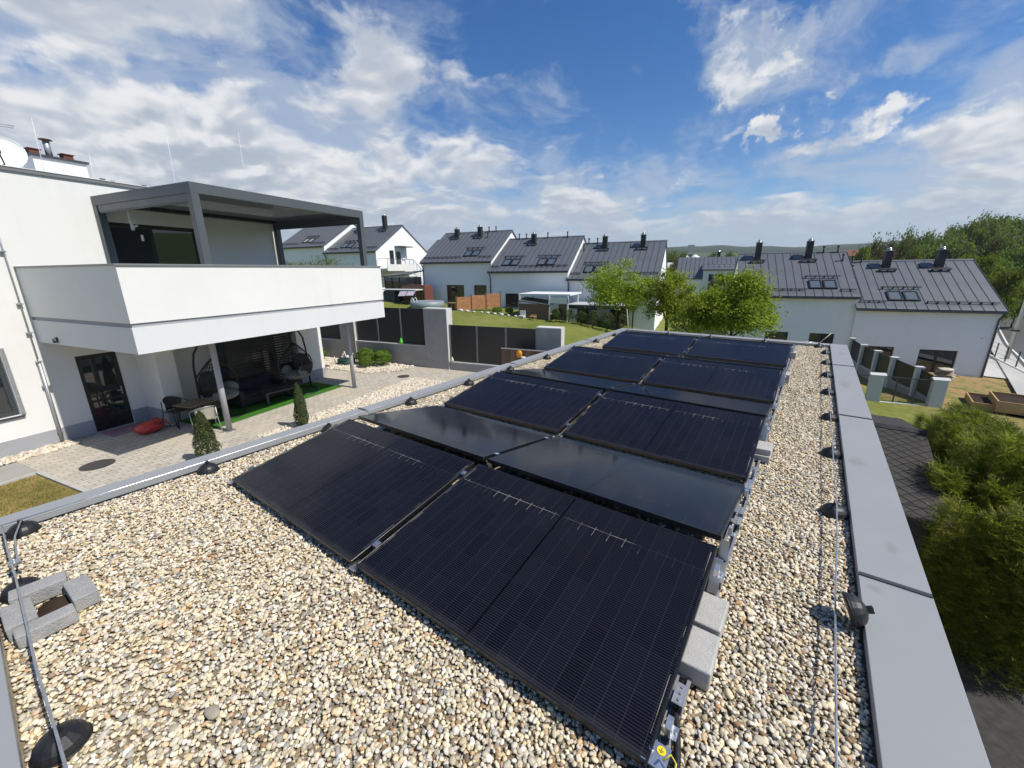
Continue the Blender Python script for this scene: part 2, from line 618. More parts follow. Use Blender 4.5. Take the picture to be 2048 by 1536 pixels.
M_rock = pebble_mat('pale_rocks', [(0.0, (0.42, 0.36, 0.27)), (0.3, (0.62, 0.54, 0.42)), (0.6, (0.70, 0.66, 0.57)), (0.85, (0.50, 0.44, 0.36)), (1.0, (0.74, 0.71, 0.66))])


def pebble_collection(name, n, seed, m, seg=10, rings=7):
    rr = random.Random(seed)
    c = bpy.data.collections.new(name)
    for i in range(n):
        off = Vector((rr.uniform(-50, 50), rr.uniform(-50, 50), rr.uniform(-50, 50)))
        mb = MB().ball((0, 0, 0), 1.0, seg, rings, fn=lambda p: 1.0 + 0.26 * mnoise.noise(p * 1.1 + off) + 0.07 * mnoise.noise(p * 3 + off))
        o = bpy.data.objects.new('pebble_shape', mb.mesh('pebble_shape', m))
        c.objects.link(o)
    return c


def scatter(name, pts, coll, n_var, label, cat='gravel', inset=None):
    """one object of loose stones: a point cloud mesh whose stones are laid by geometry nodes"""
    me = bpy.data.meshes.new(name)
    me.from_pydata([p[0] for p in pts], [], [])
    for an, typ, k in (('rot', 'FLOAT_VECTOR', 1), ('scl', 'FLOAT_VECTOR', 2)):
        at = me.attributes.new(an, typ, 'POINT')
        at.data.foreach_set('vector', [c for p in pts for c in p[k]])
    at = me.attributes.new('idx', 'INT', 'POINT')
    at.data.foreach_set('value', [rnd.randrange(n_var) for _ in pts])
    at = me.attributes.new('pc', 'FLOAT', 'POINT')
    at.data.foreach_set('value', [p[3] for p in pts])
    o = bpy.data.objects.new(name, me)
    COL.objects.link(o)
    ng = bpy.data.node_groups.new(name + '_nodes', 'GeometryNodeTree')
    ng.interface.new_socket('Geometry', in_out='INPUT', socket_type='NodeSocketGeometry')
    ng.interface.new_socket('Geometry', in_out='OUTPUT', socket_type='NodeSocketGeometry')
    N = ng.nodes
    gi, go = N.new('NodeGroupInput'), N.new('NodeGroupOutput')
    ci = N.new('GeometryNodeCollectionInfo')
    ci.inputs['Collection'].default_value = coll
    ci.inputs['Separate Children'].default_value = True
    ci.inputs['Reset Children'].default_value = True
    ip = N.new('GeometryNodeInstanceOnPoints')
    ip.inputs['Pick Instance'].default_value = True
    ng.links.new(gi.outputs[0], ip.inputs['Points'])
    ng.links.new(ci.outputs[0], ip.inputs['Instance'])
    for an, dt, sock in (('rot', 'FLOAT_VECTOR', 'Rotation'), ('scl', 'FLOAT_VECTOR', 'Scale'), ('idx', 'INT', 'Instance Index')):
        na = N.new('GeometryNodeInputNamedAttribute')
        na.data_type = dt
        na.inputs['Name'].default_value = an
        ng.links.new(na.outputs['Attribute'], ip.inputs[sock])
    ng.links.new(ip.outputs[0], go.inputs[0])
    md = o.modifiers.new('stones', 'NODES')
    md.node_group = ng
    tag(o, label, cat, kind='stuff')
    return o
ORD = ['nearest', 'second', 'third', 'fourth', 'fifth', 'sixth', 'seventh', 'eighth', 'ninth', 'tenth', 'eleventh']

# ================================================================== the flat roof and its garage
XL0, XL1 = -4.575, -4.375        # left parapet, outer and inner edge
XR0, XR1 = 0.442, 0.752          # right parapet, inner and outer edge
YN0, YN1 = -0.53, -0.215         # near parapet
YF0, YF1 = 11.66, 11.92          # far parapet
ZP = 0.052                       # top of the parapet sheets above the gravel
GB = -5.2                        # foot of the garage walls

garage = thing('garage', 'flat-roofed garage carrying the gravel and the solar panels', 'garage', (0, 0, 0))
gw = MB()
e = 0.035
gw.box(XL0 + e, YN0 + e, GB, XR1 - e, YF1 - e, -0.16)
gw.build('wall', M_stucco, garage)
M_membrane = mat('dark_roof_bed', (0.25, 0.205, 0.14), 0.95, var=0.4, vscale=30, bump=0.8, bscale=140)
box('roof_bed', M_membrane, garage, XL1 - 0.02, YN1 - 0.02, -0.155, XR0 + 0.02, YF0 + 0.02, -0.021)
pp = MB()
pp.box(XL0 + e, YN0 + e, -0.158, XL1 - e, YF1 - e, ZP - 0.012)
pp.box(XR0 + e, YN0 + e, -0.158, XR1 - e, YF1 - e, ZP - 0.012)
pp.box(XL1 - e, YN0 + e, -0.158, XR0 + e, YN1 - e, ZP - 0.012)
pp.box(XL1 - e, YF0 + e, -0.158, XR0 + e, YF1 - e, ZP - 0.012)
pp.build('parapet', M_plinth, garage)


def stained_coping():
    m = bpy.data.materials.new('weathered_coping_sheet')
    m.use_nodes = True
    g = NT(m.node_tree)
    b = m.node_tree.nodes['Principled BSDF']
    tc = g.node('ShaderNodeTexCoord')
    geo = g.node('ShaderNodeNewGeometry')
    pos = geo.outputs['Position']
    n = g.noise(pos, 1.1, 5, 0.6)
    n3 = g.noise(pos, 45, 3, 0.6)
    col = g.ramp(n, [(0.3, (0.262, 0.272, 0.276)), (0.7, (0.285, 0.294, 0.298))])
    # muddy spots where water has stood
    stain = None
    for (x, y, rx, ry) in ((0.53, 4.55, 0.10, 0.16), (0.56, 7.75, 0.10, 0.42), (0.50, 2.66, 0.05, 0.05), (0.60, 10.6, 0.09, 0.30), (0.62, 3.15, 0.05, 0.12)):
        dv = g.vm('MULTIPLY', g.vm('SUBTRACT', pos, (x, y, ZP)), (1 / rx, 1 / ry, 0))
        q = g.m('SUBTRACT', 1.0, g.vm('LENGTH', dv))
        stain = q if stain is None else g.m('MAXIMUM', stain, q)
    nn = g.noise(pos, 14, 6, 0.7)
    sf = g.smooth(g.m('ADD', stain, g.m('MULTIPLY', g.m('SUBTRACT', nn, 0.5), 1.8)), 0.05, 0.9, 0.0, 0.34)
    col = g.mix(sf, col, (0.15, 0.135, 0.115))
    sc = g.smooth(n3, 0.72, 0.82, 0.0, 0.12)
    col = g.mix(sc, col, (0.45, 0.46, 0.46))
    g.l.new(col, b.inputs['Base Color'])
    rr = g.smooth(n, 0.3, 0.7, 0.5, 0.58)
    g.l.new(rr, b.inputs['Roughness'])
    bp = g.node('ShaderNodeBump')
    bp.inputs['Strength'].default_value = 0.05
    bp.inputs['Distance'].default_value = 0.02
    g.l.new(g.noise(pos, 2.2, 3, 0.5), bp.inputs['Height'])
    g.l.new(bp.outputs[0], b.inputs['Normal'])
    return m


M_cop2 = stained_coping()


def coping(x0, y0, x1, y1, t=0.05):
    """one folded sheet: top with a down-turned lip on both sides"""
    mb = MB()
    mb.box(x0, y0, ZP - 0.010, x1, y1, ZP)
    if (y1 - y0) > (x1 - x0):
        mb.box(x0, y0, ZP - t, x0 + 0.006, y1, ZP - 0.011)
        mb.box(x1 - 0.006, y0, ZP - t, x1, y1, ZP - 0.011)
    else:
        mb.box(x0, y0, ZP - t, x1, y0 + 0.006, ZP - 0.011)
        mb.box(x0, y1 - 0.006, ZP - t, x1, y1, ZP - 0.011)
    mb.build('coping_sheet', M_cop2, garage, bevel=0.003)


def seam_y(x0, x1, y):
    mb = MB()
    mb.box(x0 + 0.004, y - 0.014, ZP - 0.004, x1 - 0.004, y + 0.014, ZP + 0.008)
    mb.build('coping_joint', M_anth, garage)


ys = [YN0, 2.76, 6.03, 9.28, YF1]
for i in range(4):
    coping(XR0, ys[i] + (0.004 if i else 0), XR1, ys[i + 1] - 0.004)
    if i:
        seam_y(XR0, XR1, ys[i])
ys = [YN0, 2.85, 6.1, 9.35, YF1]
for i in range(4):
    coping(XL0, ys[i] + (0.004 if i else 0), XL1, ys[i + 1] - 0.004)
    if i:
        seam_y(XL0, XL1, ys[i])
xs = [XL1 + 0.004, -1.9, XR0 - 0.004]
for i in range(2):
    coping(xs[i], YF0, xs[i + 1] - 0.006, YF1)
    coping(xs[i], YN0, xs[i + 1] - 0.006, YN1)

# ------------------------------------------------------------------ gravel
PEB = pebble_collection('pebble_shapes', 14, 3, M_pebble, 12, 8)


def gravel_points():
    pts = []
    rr = random.Random(11)
    sp = 0.0154
    y = YN1 + 0.012
    while y < YF0 - 0.008:
        x = XL1 + 0.012
        while x < XR0 - 0.008:
            under = (-3.60 < x < -0.36) and (1.25 < y < 10.7) and not any(abs(y - q) < 0.28 for q in (2.25, 3.48, 4.70, 5.95, 7.17, 8.42))
            if under and rr.random() < 0.8:
                x += sp
                continue
            dens = 1.0 if y < 6 else 0.82
            if rr.random() < dens:
                L = min(0.024, max(0.0065, rr.lognormvariate(math.log(0.0100), 0.25)))
                wd = L * rr.uniform(0.6, 0.92)
                th = L * rr.uniform(0.36, 0.66)
                flat = rr.gauss(0, 0.33)
                px, py = x + rr.uniform(-0.010, 0.010), y + rr.uniform(-0.010, 0.010)
                hill = 0.006 * mnoise.noise(Vector((px * 1.3, py * 1.3, 0))) + 0.004 * mnoise.noise(Vector((px * 6, py * 6, 4)))
                pz = -0.011 + hill + rr.uniform(-0.007, 0.009)
                if under:
                    pz -= 0.01
                lim = 0.018 + L
                px = min(max(px, XL1 + 0.006 + L * 0.7), XR0 - 0.006 - L * 0.7)
                py = min(max(py, YN1 + 0.006 + L * 0.7), YF0 - 0.006 - L * 0.7)
                pts.append(((px, py, pz), (flat, rr.gauss(0, 0.33), rr.uniform(0, 6.283)), (L, wd, th), rr.random()))
            x += sp
        y += sp * 0.96
    # a few big flat stones
    for (x, y, L) in ((-1.75, 0.27, 0.036), (-2.2, 0.9, 0.026), (-0.05, 1.05, 0.026), (0.1, 2.9, 0.025)):
        pts.append(((x, y, 0.012), (rr.gauss(0, .1), rr.gauss(0, .1), rr.uniform(0, 6)), (L, L * 0.7, L * 0.3), 0.112))
    return pts


scatter('roof_gravel', gravel_points(), PEB, 14, 'rounded cream, tan and grey river pebbles covering the flat roof')

# ------------------------------------------------------------------ solar panels
KP = 1.02
PL, PW, PT = 1.722 * KP, 1.134 * KP, 0.033
TILT = R(9.66)
ZLOW = 0.0669
X0P = -3.7134 * KP
GAPP = 0.045


def panel_material(glint=1.0, nm='solar_glass'):
    m = bpy.data.materials.new(nm)
    m.use_nodes = True
    g = NT(m.node_tree)
    b = m.node_tree.nodes['Principled BSDF']
    tc = g.node('ShaderNodeTexCoord')
    s = g.node('ShaderNodeSeparateXYZ')
    g.l.new(tc.outputs['Object'], s.inputs[0])
    u, v = g.m('DIVIDE', s.outputs[0], KP), g.m('DIVIDE', s.outputs[1], KP)

    def lines(c, off, pitch, w):
        fr = g.m('FRACT', g.m('DIVIDE', g.m('SUBTRACT', c, off), pitch))
        dd = g.m('ABSOLUTE', g.m('SUBTRACT', fr, 0.5))
        return g.m('GREATER_THAN', dd, 0.5 - w / pitch / 2)

    def band(c, at, w):
        return g.m('LESS_THAN', g.m('ABSOLUTE', g.m('SUBTRACT', c, at)), w / 2)

    n = g.noise(tc.outputs['Object'], 2.0, 4, 0.6)
    geo = g.node('ShaderNodeObjectInfo')
    # each half-cut cell is a slightly different blue-black
    cu = g.m('FLOOR', g.m('DIVIDE', g.m('SUBTRACT', u, 0.028), 0.0925))
    cv = g.m('FLOOR', g.m('DIVIDE', g.m('SUBTRACT', v, 0.02), 0.1825))
    cc = g.node('ShaderNodeCombineXYZ')
    g.l.new(cu, cc.inputs[0])
    g.l.new(cv, cc.inputs[1])
    g.l.new(geo.outputs['Random'], cc.inputs[2])
    wn = g.node('ShaderNodeTexWhiteNoise', noise_dimensions='3D')
    g.l.new(cc.outputs[0], wn.inputs['Vector'])
    col = g.mix(wn.outputs['Value'], (0.0036, 0.0040, 0.0078), (0.0062, 0.0066, 0.0122))
    fing = lines(v, 0.0, 0.0121, 0.0022)
    col = g.mix(g.m('MULTIPLY', fing, 0.85), col, (0.036, 0.038, 0.048))
    colg = lines(u, 0.028, 0.0925, 0.003)
    col = g.mix(g.m('MULTIPLY', colg, 0.55), col, (0.035, 0.037, 0.045))
    mid = band(u, 0.861, 0.012)
    col = g.mix(mid, col, (0.003, 0.003, 0.004))
    rowg = lines(v, 0.02, 0.1825, 0.0022)
    col = g.mix(g.m('MULTIPLY', rowg, 0.35), col, (0.03, 0.03, 0.036))
    # tinned ribbons with sun glint painted in: one long collector and its solder tails
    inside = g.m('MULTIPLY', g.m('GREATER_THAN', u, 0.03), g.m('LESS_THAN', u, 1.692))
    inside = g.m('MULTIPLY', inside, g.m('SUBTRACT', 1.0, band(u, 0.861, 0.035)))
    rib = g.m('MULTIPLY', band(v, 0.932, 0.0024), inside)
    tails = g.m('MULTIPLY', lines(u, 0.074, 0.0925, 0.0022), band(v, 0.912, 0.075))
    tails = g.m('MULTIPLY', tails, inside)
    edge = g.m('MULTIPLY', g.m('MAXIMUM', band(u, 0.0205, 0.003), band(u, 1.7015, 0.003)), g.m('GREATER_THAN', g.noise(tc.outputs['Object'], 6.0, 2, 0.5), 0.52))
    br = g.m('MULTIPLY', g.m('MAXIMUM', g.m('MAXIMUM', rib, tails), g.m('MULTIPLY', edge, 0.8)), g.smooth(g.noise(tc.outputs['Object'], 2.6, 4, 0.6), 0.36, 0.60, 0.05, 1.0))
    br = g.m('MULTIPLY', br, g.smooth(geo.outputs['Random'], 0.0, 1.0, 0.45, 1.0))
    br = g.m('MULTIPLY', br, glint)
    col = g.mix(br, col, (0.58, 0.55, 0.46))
    # dust
    dust = g.smooth(g.noise(tc.outputs['Object'], 5.0, 7, 0.7), 0.60, 0.95, 0.0, 0.02)
    dirt = g.m('MULTIPLY', g.smooth(g.m('ADD', v, g.m('MULTIPLY', g.noise(tc.outputs['Object'], 9.0, 4, 0.6), 0.06)), 0.08, 0.03), 0.045)
    col = g.mix(g.m('MAXIMUM', dust, dirt), col, (0.35, 0.33, 0.30))
    g.l.new(col, b.inputs['Base Color'])
    g.l.new(g.smooth(n, 0.3, 0.7, 0.06, 0.11), b.inputs['Roughness'])
    b.inputs['IOR'].default_value = 1.40
    b.inputs['Specular IOR Level'].default_value = 0.13
    return m


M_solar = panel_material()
M_solar_b = panel_material(0.06, 'solar_glass_rear')  # same glass with the painted ribbon glint nearly off, for rows tilted away


def make_panel_meshes():
    fr = MB()
    w = 0.0105
    fr.box(0, 0, 0, PL, w, PT)
    fr.box(0, PW - w, 0, PL, PW, PT)
    fr.box(0, w, 0, w, PW - w, PT)
    fr.box(PL - w, w, 0, PL, PW - w, PT)
    fr.box(w, w, 0.001, PL - w, 0.035, 0.003)
    fr.box(w, PW - 0.035, 0.001, PL - w, PW - w, 0.003)
    gl = MB()
    gl.box(w + 0.0005, w + 0.0005, PT - 0.006, PL - w - 0.0005, PW - w - 0.0005, PT - 0.0015)
    jb = MB()
    for k in (0.861,):
        jb.box(k - 0.05, PW / 2 - 0.04, PT - 0.026, k + 0.05, PW / 2 + 0.04, PT - 0.007)
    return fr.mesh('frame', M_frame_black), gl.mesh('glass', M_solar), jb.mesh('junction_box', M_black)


PM = make_panel_meshes()
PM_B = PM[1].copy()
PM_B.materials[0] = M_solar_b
ROWY = {1: 1.0822, 2: 2.2968, 3: 3.5497, 4: 4.7441, 5: 6.0173, 6: 7.225, 7: 8.5144, 8: 9.73}
ROWY = {k_: y_ * KP for k_, y_ in ROWY.items()}
CW = PW * math.cos(TILT)
SH = PW * math.sin(TILT)
ROWN = ['', 'nearest', 'second', 'third', 'fourth', 'fifth', 'sixth', 'seventh', 'farthest']
for r in range(1, 9):
    for c in range(2):
        x = X0P + c * (PL + GAPP)
        face = 'tilted towards the viewer' if r % 2 else 'tilted away from the viewer'
        lab = f"{'left' if c == 0 else 'right'} black solar panel of the {ROWN[r]} row, {face}"
        if r % 2:
            t = thing('solar_panel', lab, 'solar panel', (x, ROWY[r], ZLOW - PT * 0.98), 0, 'solar panels on the gravel roof')
            t.rotation_euler = (TILT, 0, 0)
        else:
            t = thing('solar_panel', lab, 'solar panel', (x + PL, ROWY[r] + CW, ZLOW - PT * 0.98), 0, 'solar panels on the gravel roof')
            t.rotation_euler = (Matrix.Rotation(math.pi, 4, 'Z') @ Matrix.Rotation(TILT, 4, 'X')).to_euler()
        fo = link('frame', PM[0], t, bevel=0.0012, seg=1)
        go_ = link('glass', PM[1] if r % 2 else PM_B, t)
        link('junction_box', PM[2], t)

# ------------------------------------------------------------------ mounting rails with feet, clamps and ballast
def rail(x, which, full):
    t = thing('mounting_rail', f'galvanised mounting rail under the {which} of the panel rows', 'rail', (x, 0, -0.018), 0, 'mounting rails')
    pr = MB()
    y0, y1 = 1.09, 11.05
    pr.box(-0.021, y0, 0.006, 0.021, y1, 0.010)
    pr.box(-0.021, y0, 0.011, -0.018, y1, 0.040)
    pr.box(0.018, y0, 0.011, 0.021, y1, 0.040)
    pr.box(-0.032, y0, 0.0405, -0.016, y1, 0.043)
    pr.box(0.016, y0, 0.0405, 0.032, y1, 0.043)
    pr.build('profile', M_zinc, t)
    for r in range(1, 9):
        yl = ROWY[r] + (0.02 if r % 2 else CW - 0.02)
        yh = ROWY[r] + (CW - 0.05 if r % 2 else 0.05)
        ft = MB()
        ft.box(-0.028, yl - 0.045, 0.044, 0.028, yl + 0.045, 0.050)
        ft.build('low_foot', M_alu, t)
        hp = MB()
        sgn = -1 if r % 2 else 1
        hp.box(-0.026, yh - 0.05, 0.044, 0.026, yh + 0.05, 0.050)
        hp.add([(-0.026, yh + sgn * 0.06 - 0.003, 0.0505), (0.026, yh + sgn * 0.06 - 0.003, 0.0505), (0.026, yh - 0.003, ZLOW + SH - PT - 0.013 + 0.018), (-0.026, yh - 0.003, ZLOW + SH - PT - 0.013 + 0.018),
                (-0.026, yh + sgn * 0.06 + 0.003, 0.0505), (0.026, yh + sgn * 0.06 + 0.003, 0.0505), (0.026, yh + 0.003, ZLOW + SH - PT - 0.013 + 0.018), (-0.026, yh + 0.003, ZLOW + SH - PT - 0.013 + 0.018)],
               [(0, 1, 2, 3), (7, 6, 5, 4), (0, 4, 5, 1), (1, 5, 6, 2), (2, 6, 7, 3), (3, 7, 4, 0)])
        hp.build('tilt_support', M_alu, t)
        # clamps biting the frames
        for k in (0.14, 0.86):
            yc = ROWY[r] + CW * (k if r % 2 else 1 - k)
            zc = ZLOW + SH * k + 0.018
            s = 1 if x > -1 else (-1 if x < -3 else 0)
            if s:
                cl = MB()
                cl.rbox((s * 0.012, yc, zc - 0.012), (0.022, 0.05, 0.046), rx=TILT * (1 if r % 2 else -1))
                cl.rbox((s * 0.030, yc, zc - 0.034), (0.030, 0.05, 0.004), rx=TILT * (1 if r % 2 else -1))
                cl.cyl((s * 0.034, yc), 0.006, zc - 0.032, zc - 0.020, 8)
                cl.build('end_clamp', M_alu, t)
            else:
                cl = MB()
                cl.rbox((0, yc, zc + 0.006), (0.040, 0.045, 0.004), rx=TILT * (1 if r % 2 else -1))
                cl.rbox((0, yc, zc - 0.02), (0.016, 0.04, 0.05), rx=TILT * (1 if r % 2 else -1))
                cl.cyl((0, yc), 0.006, zc + 0.009, zc + 0.014, 8)
                cl.build('mid_clamp', M_steel, t)
    if full:
        # slotted connector plates seen on the open side of the rail
        for y in (1.42, 2.24, 2.90, 3.05, 3.47, 5.15, 6.0, 7.4, 8.5):
            pl = MB()
            pl.box(0.030, y - 0.05, 0.026, 0.034, y + 0.05, 0.088)
            pl.box(-0.01, y - 0.05, 0.0885, 0.034, y + 0.05, 0.092)
            for k in (-0.03, 0.0, 0.03):
                pl.cyl((0.014, y + k), 0.006, 0.0925, 0.097, 6)
            pl.build('connector_plate', M_zinc, t)
    return t


rail(X0P + 2 * PL + GAPP + 0.016, 'right end', True)
rail(X0P + PL + GAPP / 2, 'middle', False)
rail(X0P - 0.016, 'left end', False)


def slab_block(label, x0, y0, x1, y1, z0, z1, group, rz=0.0, m=None, bev=0.008, name='concrete_block'):
    o = MB().box(-(x1 - x0) / 2, -(y1 - y0) / 2, 0, (x1 - x0) / 2, (y1 - y0) / 2, z1 - z0).build(name, m or M_block, None, bevel=bev)
    o.location = ((x0 + x1) / 2, (y0 + y1) / 2, z0)
    o.rotation_euler = (0, 0, rz)
    tag(o, label, 'concrete block', group)
    return o


gB = 'ballast blocks along the panel rail'
slab_block('front one of the two pale paving blocks weighing down the nearest panel', -0.345, 1.555, -0.115, 1.785, 0.0, 0.098, gB, 0.01)
slab_block('rear one of the two pale paving blocks weighing down the nearest panel', -0.345, 1.815, -0.120, 2.045, 0.0, 0.098, gB, -0.015)
slab_block('upper paving block of the stacked pair beside the third panel row', -0.335, 4.19, -0.115, 4.41, 0.070, 0.128, gB, 0.02)
slab_block('lower paving block of the stacked pair beside the third panel row', -0.330, 4.17, -0.112, 4.40, 0.005, 0.069, gB, -0.01)
slab_block('paving block sticking out beside the fifth panel row', -0.335, 7.55, -0.135, 7.80, 0.005, 0.135, gB, 0.01)
slab_block('paving block sticking out beside the seventh panel row', -0.335, 9.72, -0.135, 9.95, 0.005, 0.130, gB, 0.0)
for i, (x, y) in enumerate(((-1.62, 2.05), )):
    slab_block('small grey block glimpsed under the ridge between the two nearest rows', x - 0.1, y + 0.12, x + 0.04, y + 0.34, 0.0, 0.16, gB, 0.03)

# kerb stones laid round a bare patch beside the near parapet
gK = 'kerb stones laid in a square near the corner'
M_kerbst = mat('old_grey_kerb_stone', (0.34, 0.335, 0.32), 0.9, var=0.18, vscale=9, bump=0.8, bscale=120, spec=0.2)
slab_block('long grey kerb stone beside the black holder, farthest of the stone square', -3.33, -0.16, -3.22, 0.055, 0.0, 0.085, gK, -0.06, bev=0.006, m=M_kerbst)
slab_block('short grey kerb stone at the panel side of the stone square', -3.19, 0.035, -2.955, 0.135, 0.0, 0.080, gK, 0.05, bev=0.006, m=M_kerbst)
slab_block('square grey kerb stone at the parapet side of the stone square', -3.20, -0.195, -2.965, -0.085, 0.0, 0.078, gK, 0.03, bev=0.006, m=M_kerbst)
slab_block('long grey kerb stone with rounded top, nearest of the stone square', -2.95, -0.17, -2.86, 0.04, 0.0, 0.075, gK, 0.04, bev=0.008, m=M_kerbst)
soil = MB()
soil.ball((-3.08, -0.02, -0.005), 0.13, 16, 8, (1, 0.62, 0.2), lambda p: 1 + 0.25 * mnoise.noise(p * 3))
so = soil.build('bare_soil_patch', M_soil)
tag(so, 'patch of brown leaf litter inside the square of kerb stones', 'soil', kind='stuff')

# earth bracket, wires and conduit at the near corner
eb = thing('earthing_bracket', 'aluminium earthing bracket with round yellow earth sign at the near panel corner', 'bracket', (-0.222, 1.125, -0.025))
bm_ = MB()
bm_.box(-0.035, -0.02, 0.088, 0.05, 0.07, 0.093)
bm_.box(0.015, -0.11, 0.083, 0.058, -0.012, 0.087)
bm_.box(-0.035, -0.02, 0.012, -0.031, 0.07, 0.0875)
bm_.build('plate', M_alu, eb)
sg = MB().cyl((0.02, 0.045), 0.016, 0.0935, 0.0955, 20)
M_yellow = mat('yellow_sign', (0.75, 0.62, 0.02), 0.5)
s_ = sg.build('earth_sign', M_yellow, eb)
sy = MB()
for (w_, y_) in ((0.018, 0.0), (0.012, -0.004), (0.006, -0.008)):
    sy.box(-w_ / 2 + 0.02, 0.044 + y_ - 0.0008, 0.0957, w_ / 2 + 0.02, 0.044 + y_ + 0.0008, 0.0962)
sy.box(0.0192, 0.0449, 0.0957, 0.0208, 0.056, 0.0962)
sy.build('earth_symbol', M_black, s_)
MB().cyl((-0.012, 0.03), 0.009, 0.0932, 0.101, 6).build('nut', M_steel, eb)
MB().cyl((0.036, -0.06), 0.009, 0.0872, 0.095, 6).build('nut', M_steel, eb)
ew = MB().tube([(-0.185, 1.12, 0.10), (-0.165, 1.145, 0.115), (-0.145, 1.13, 0.112), (-0.135, 1.08, 0.08), (-0.14, 1.0, 0.02), (-0.18, 0.9, 0.005)], 0.0035, 6)
tag(ew.build('earth_wire', mat('yellow_green_wire', (0.62, 0.55, 0.05), 0.5)), 'thin yellow earth wire curling from the near panel corner', 'wire')


def corrugated(path, r, name, label):
    pts = [Vector(p) for p in path]
    out, rad = [], []
    for i in range(len(pts) - 1):
        n = max(2, int((pts[i + 1] - pts[i]).length / 0.004))
        for k in range(n):
            out.append(pts[i].lerp(pts[i + 1], k / n))
    for i in range(len(out)):
        rad.append(r * (1.0 if (i // 1) % 2 else 0.86))
    o = MB().tube(out, rad, 10).build(name, M_rubber)
    tag(o, label, 'conduit')


def bez(p0, p1, p2, p3, n=12):
    p0, p1, p2, p3 = map(Vector, (p0, p1, p2, p3))
    return [p0 * (1 - t) ** 3 + p1 * 3 * t * (1 - t) ** 2 + p2 * 3 * t * t * (1 - t) + p3 * t ** 3 for t in [i / n for i in range(n + 1)]]


corrugated(bez((-0.20, 1.36, 0.03), (-0.15, 1.22, 0.03), (-0.13, 1.12, 0.03), (-0.125, 0.98, 0.025)) + bez((-0.125, 0.975, 0.025), (-0.12, 0.88, 0.02), (-0.10, 0.8, 0.012), (-0.12, 0.70, -0.02))[1:],
           0.0145, 'corrugated_conduit', 'black corrugated conduit leaving the near panel corner')

# ------------------------------------------------------------------ lightning conductor: holders and wires
def holder_mesh():
    """low faceted plastic dome filled with concrete"""
    prof = [(0.080, 0.0), (0.083, 0.008), (0.081, 0.020), (0.074, 0.040), (0.060, 0.058), (0.042, 0.070), (0.026, 0.076), (0.020, 0.0775)]
    mb = MB().lathe(prof, 16, smooth=False)
    rim = [(0.083 * math.cos(2 * math.pi * k / 24), 0.083 * math.sin(2 * math.pi * k / 24), 0.008) for k in range(24)]
    mb.tube(rim, 0.004, 5, closed=True)
    return mb.mesh('base', M_rubber)


def clip_mesh():
    mb = MB()
    mb.box(-0.012, -0.014, 0.0785, 0.012, 0.014, 0.084)
    mb.box(-0.014, -0.012, 0.0845, -0.007, 0.012, 0.104)
    mb.box(0.007, -0.012, 0.0845, 0.014, 0.012, 0.104)
    return mb.mesh('clip', M_rubber)


HM, HC = holder_mesh(), clip_mesh()


def holder(label, x, y, rz=0.0, tip=None):
    t = thing('conductor_holder', label, 'wire holder', (x, y, -0.004), rz, 'black conductor holders round the roof edge')
    if tip:
        t.rotation_euler = tip
        t.location.z = 0.075
    link('base', HM, t)
    link('clip', HC, t)


XW_L, XW_R, YW_N, YW_F = -4.285, 0.352, -0.118, 11.56
for i, y in enumerate((-0.04, 1.08, 2.27, 3.47, 4.66, 5.78, 7.06, 8.25, 9.42, 10.62)):
    holder(f'black conductor holder along the left roof edge, {ORD[i]} from the camera', XW_L, y, rnd.uniform(-0.1, 0.1))
for i, y in enumerate((2.36, 3.53, 4.74, 5.95, 7.22, 8.42, 9.55, 10.72)):
    if i == 0:
        holder('black conductor holder tipped on its side against the right parapet', 0.375, 2.36, 0, (0, R(68), R(12)))
    else:
        holder(f'upright black conductor holder along the right roof edge, {ORD[i - 1]} from the camera', XW_R, y, rnd.uniform(-0.15, 0.15))
for i, x in enumerate((0.225, -0.84, -2.06, -3.13)):
    holder(f'black conductor holder along the far roof edge, {["first", "second", "third", "fourth"][i]} from the right', x, YW_F, math.pi / 2)
holder('black conductor holder in the bottom left corner on the pebbles', -2.09, YW_N, math.pi / 2)
holder('black conductor holder beside the square of kerb stones', -3.43, YW_N + 0.005, math.pi / 2)


def wire(name, label, pts, r=0.0045, m=None):
    o = MB().tube(pts, r, 8).build(name, m or M_alu)
    tag(o, label, 'wire', 'lightning conductor wires')


def sagged(p0, p1, n, amp, seed):
    rr = random.Random(seed)
    out = []
    for i in range(n + 1):
        t = i / n
        p = Vector(p0).lerp(Vector(p1), t)
        p.x += rr.uniform(-amp, amp)
        p.y += rr.uniform(-amp, amp) * 0.3
        p.z += rr.uniform(-amp, amp) * 0.4
        out.append(p)
    return out


zw = 0.097
wire('conductor_wire', 'thin silver conductor wire along the left roof edge', sagged((XW_L, -0.14, zw), (XW_L, 11.3, zw), 18, 0.004, 1))
wire('conductor_wire', 'thin silver conductor wire along the right roof edge', [(0.30, 0.35, zw), (0.305, 1.4, 0.085), (0.325, 2.4, 0.07), (0.345, 3.0, 0.088)] + sagged((XW_R, 3.53, zw), (XW_R, 10.7, zw), 12, 0.003, 2) + [(0.32, 11.3, zw), (0.225, 11.5, zw)])
wire('conductor_wire', 'thin silver conductor wire along the far roof edge', sagged((0.24, YW_F, zw + 0.01), (-4.2, YW_F, zw + 0.01), 10, 0.003, 3))
wire('conductor_wire', 'grey conductor wire crossing the bottom left corner', [(-4.27, -0.12, zw), (-3.9, -0.121, 0.094), (-3.43, YW_N, zw), (-3.0, -0.121, 0.100), (-2.5, -0.125, 0.102), (-2.09, YW_N, zw), (-1.7, -0.115, 0.095), (-1.2, -0.118, 0.09)], 0.005, M_zinc)
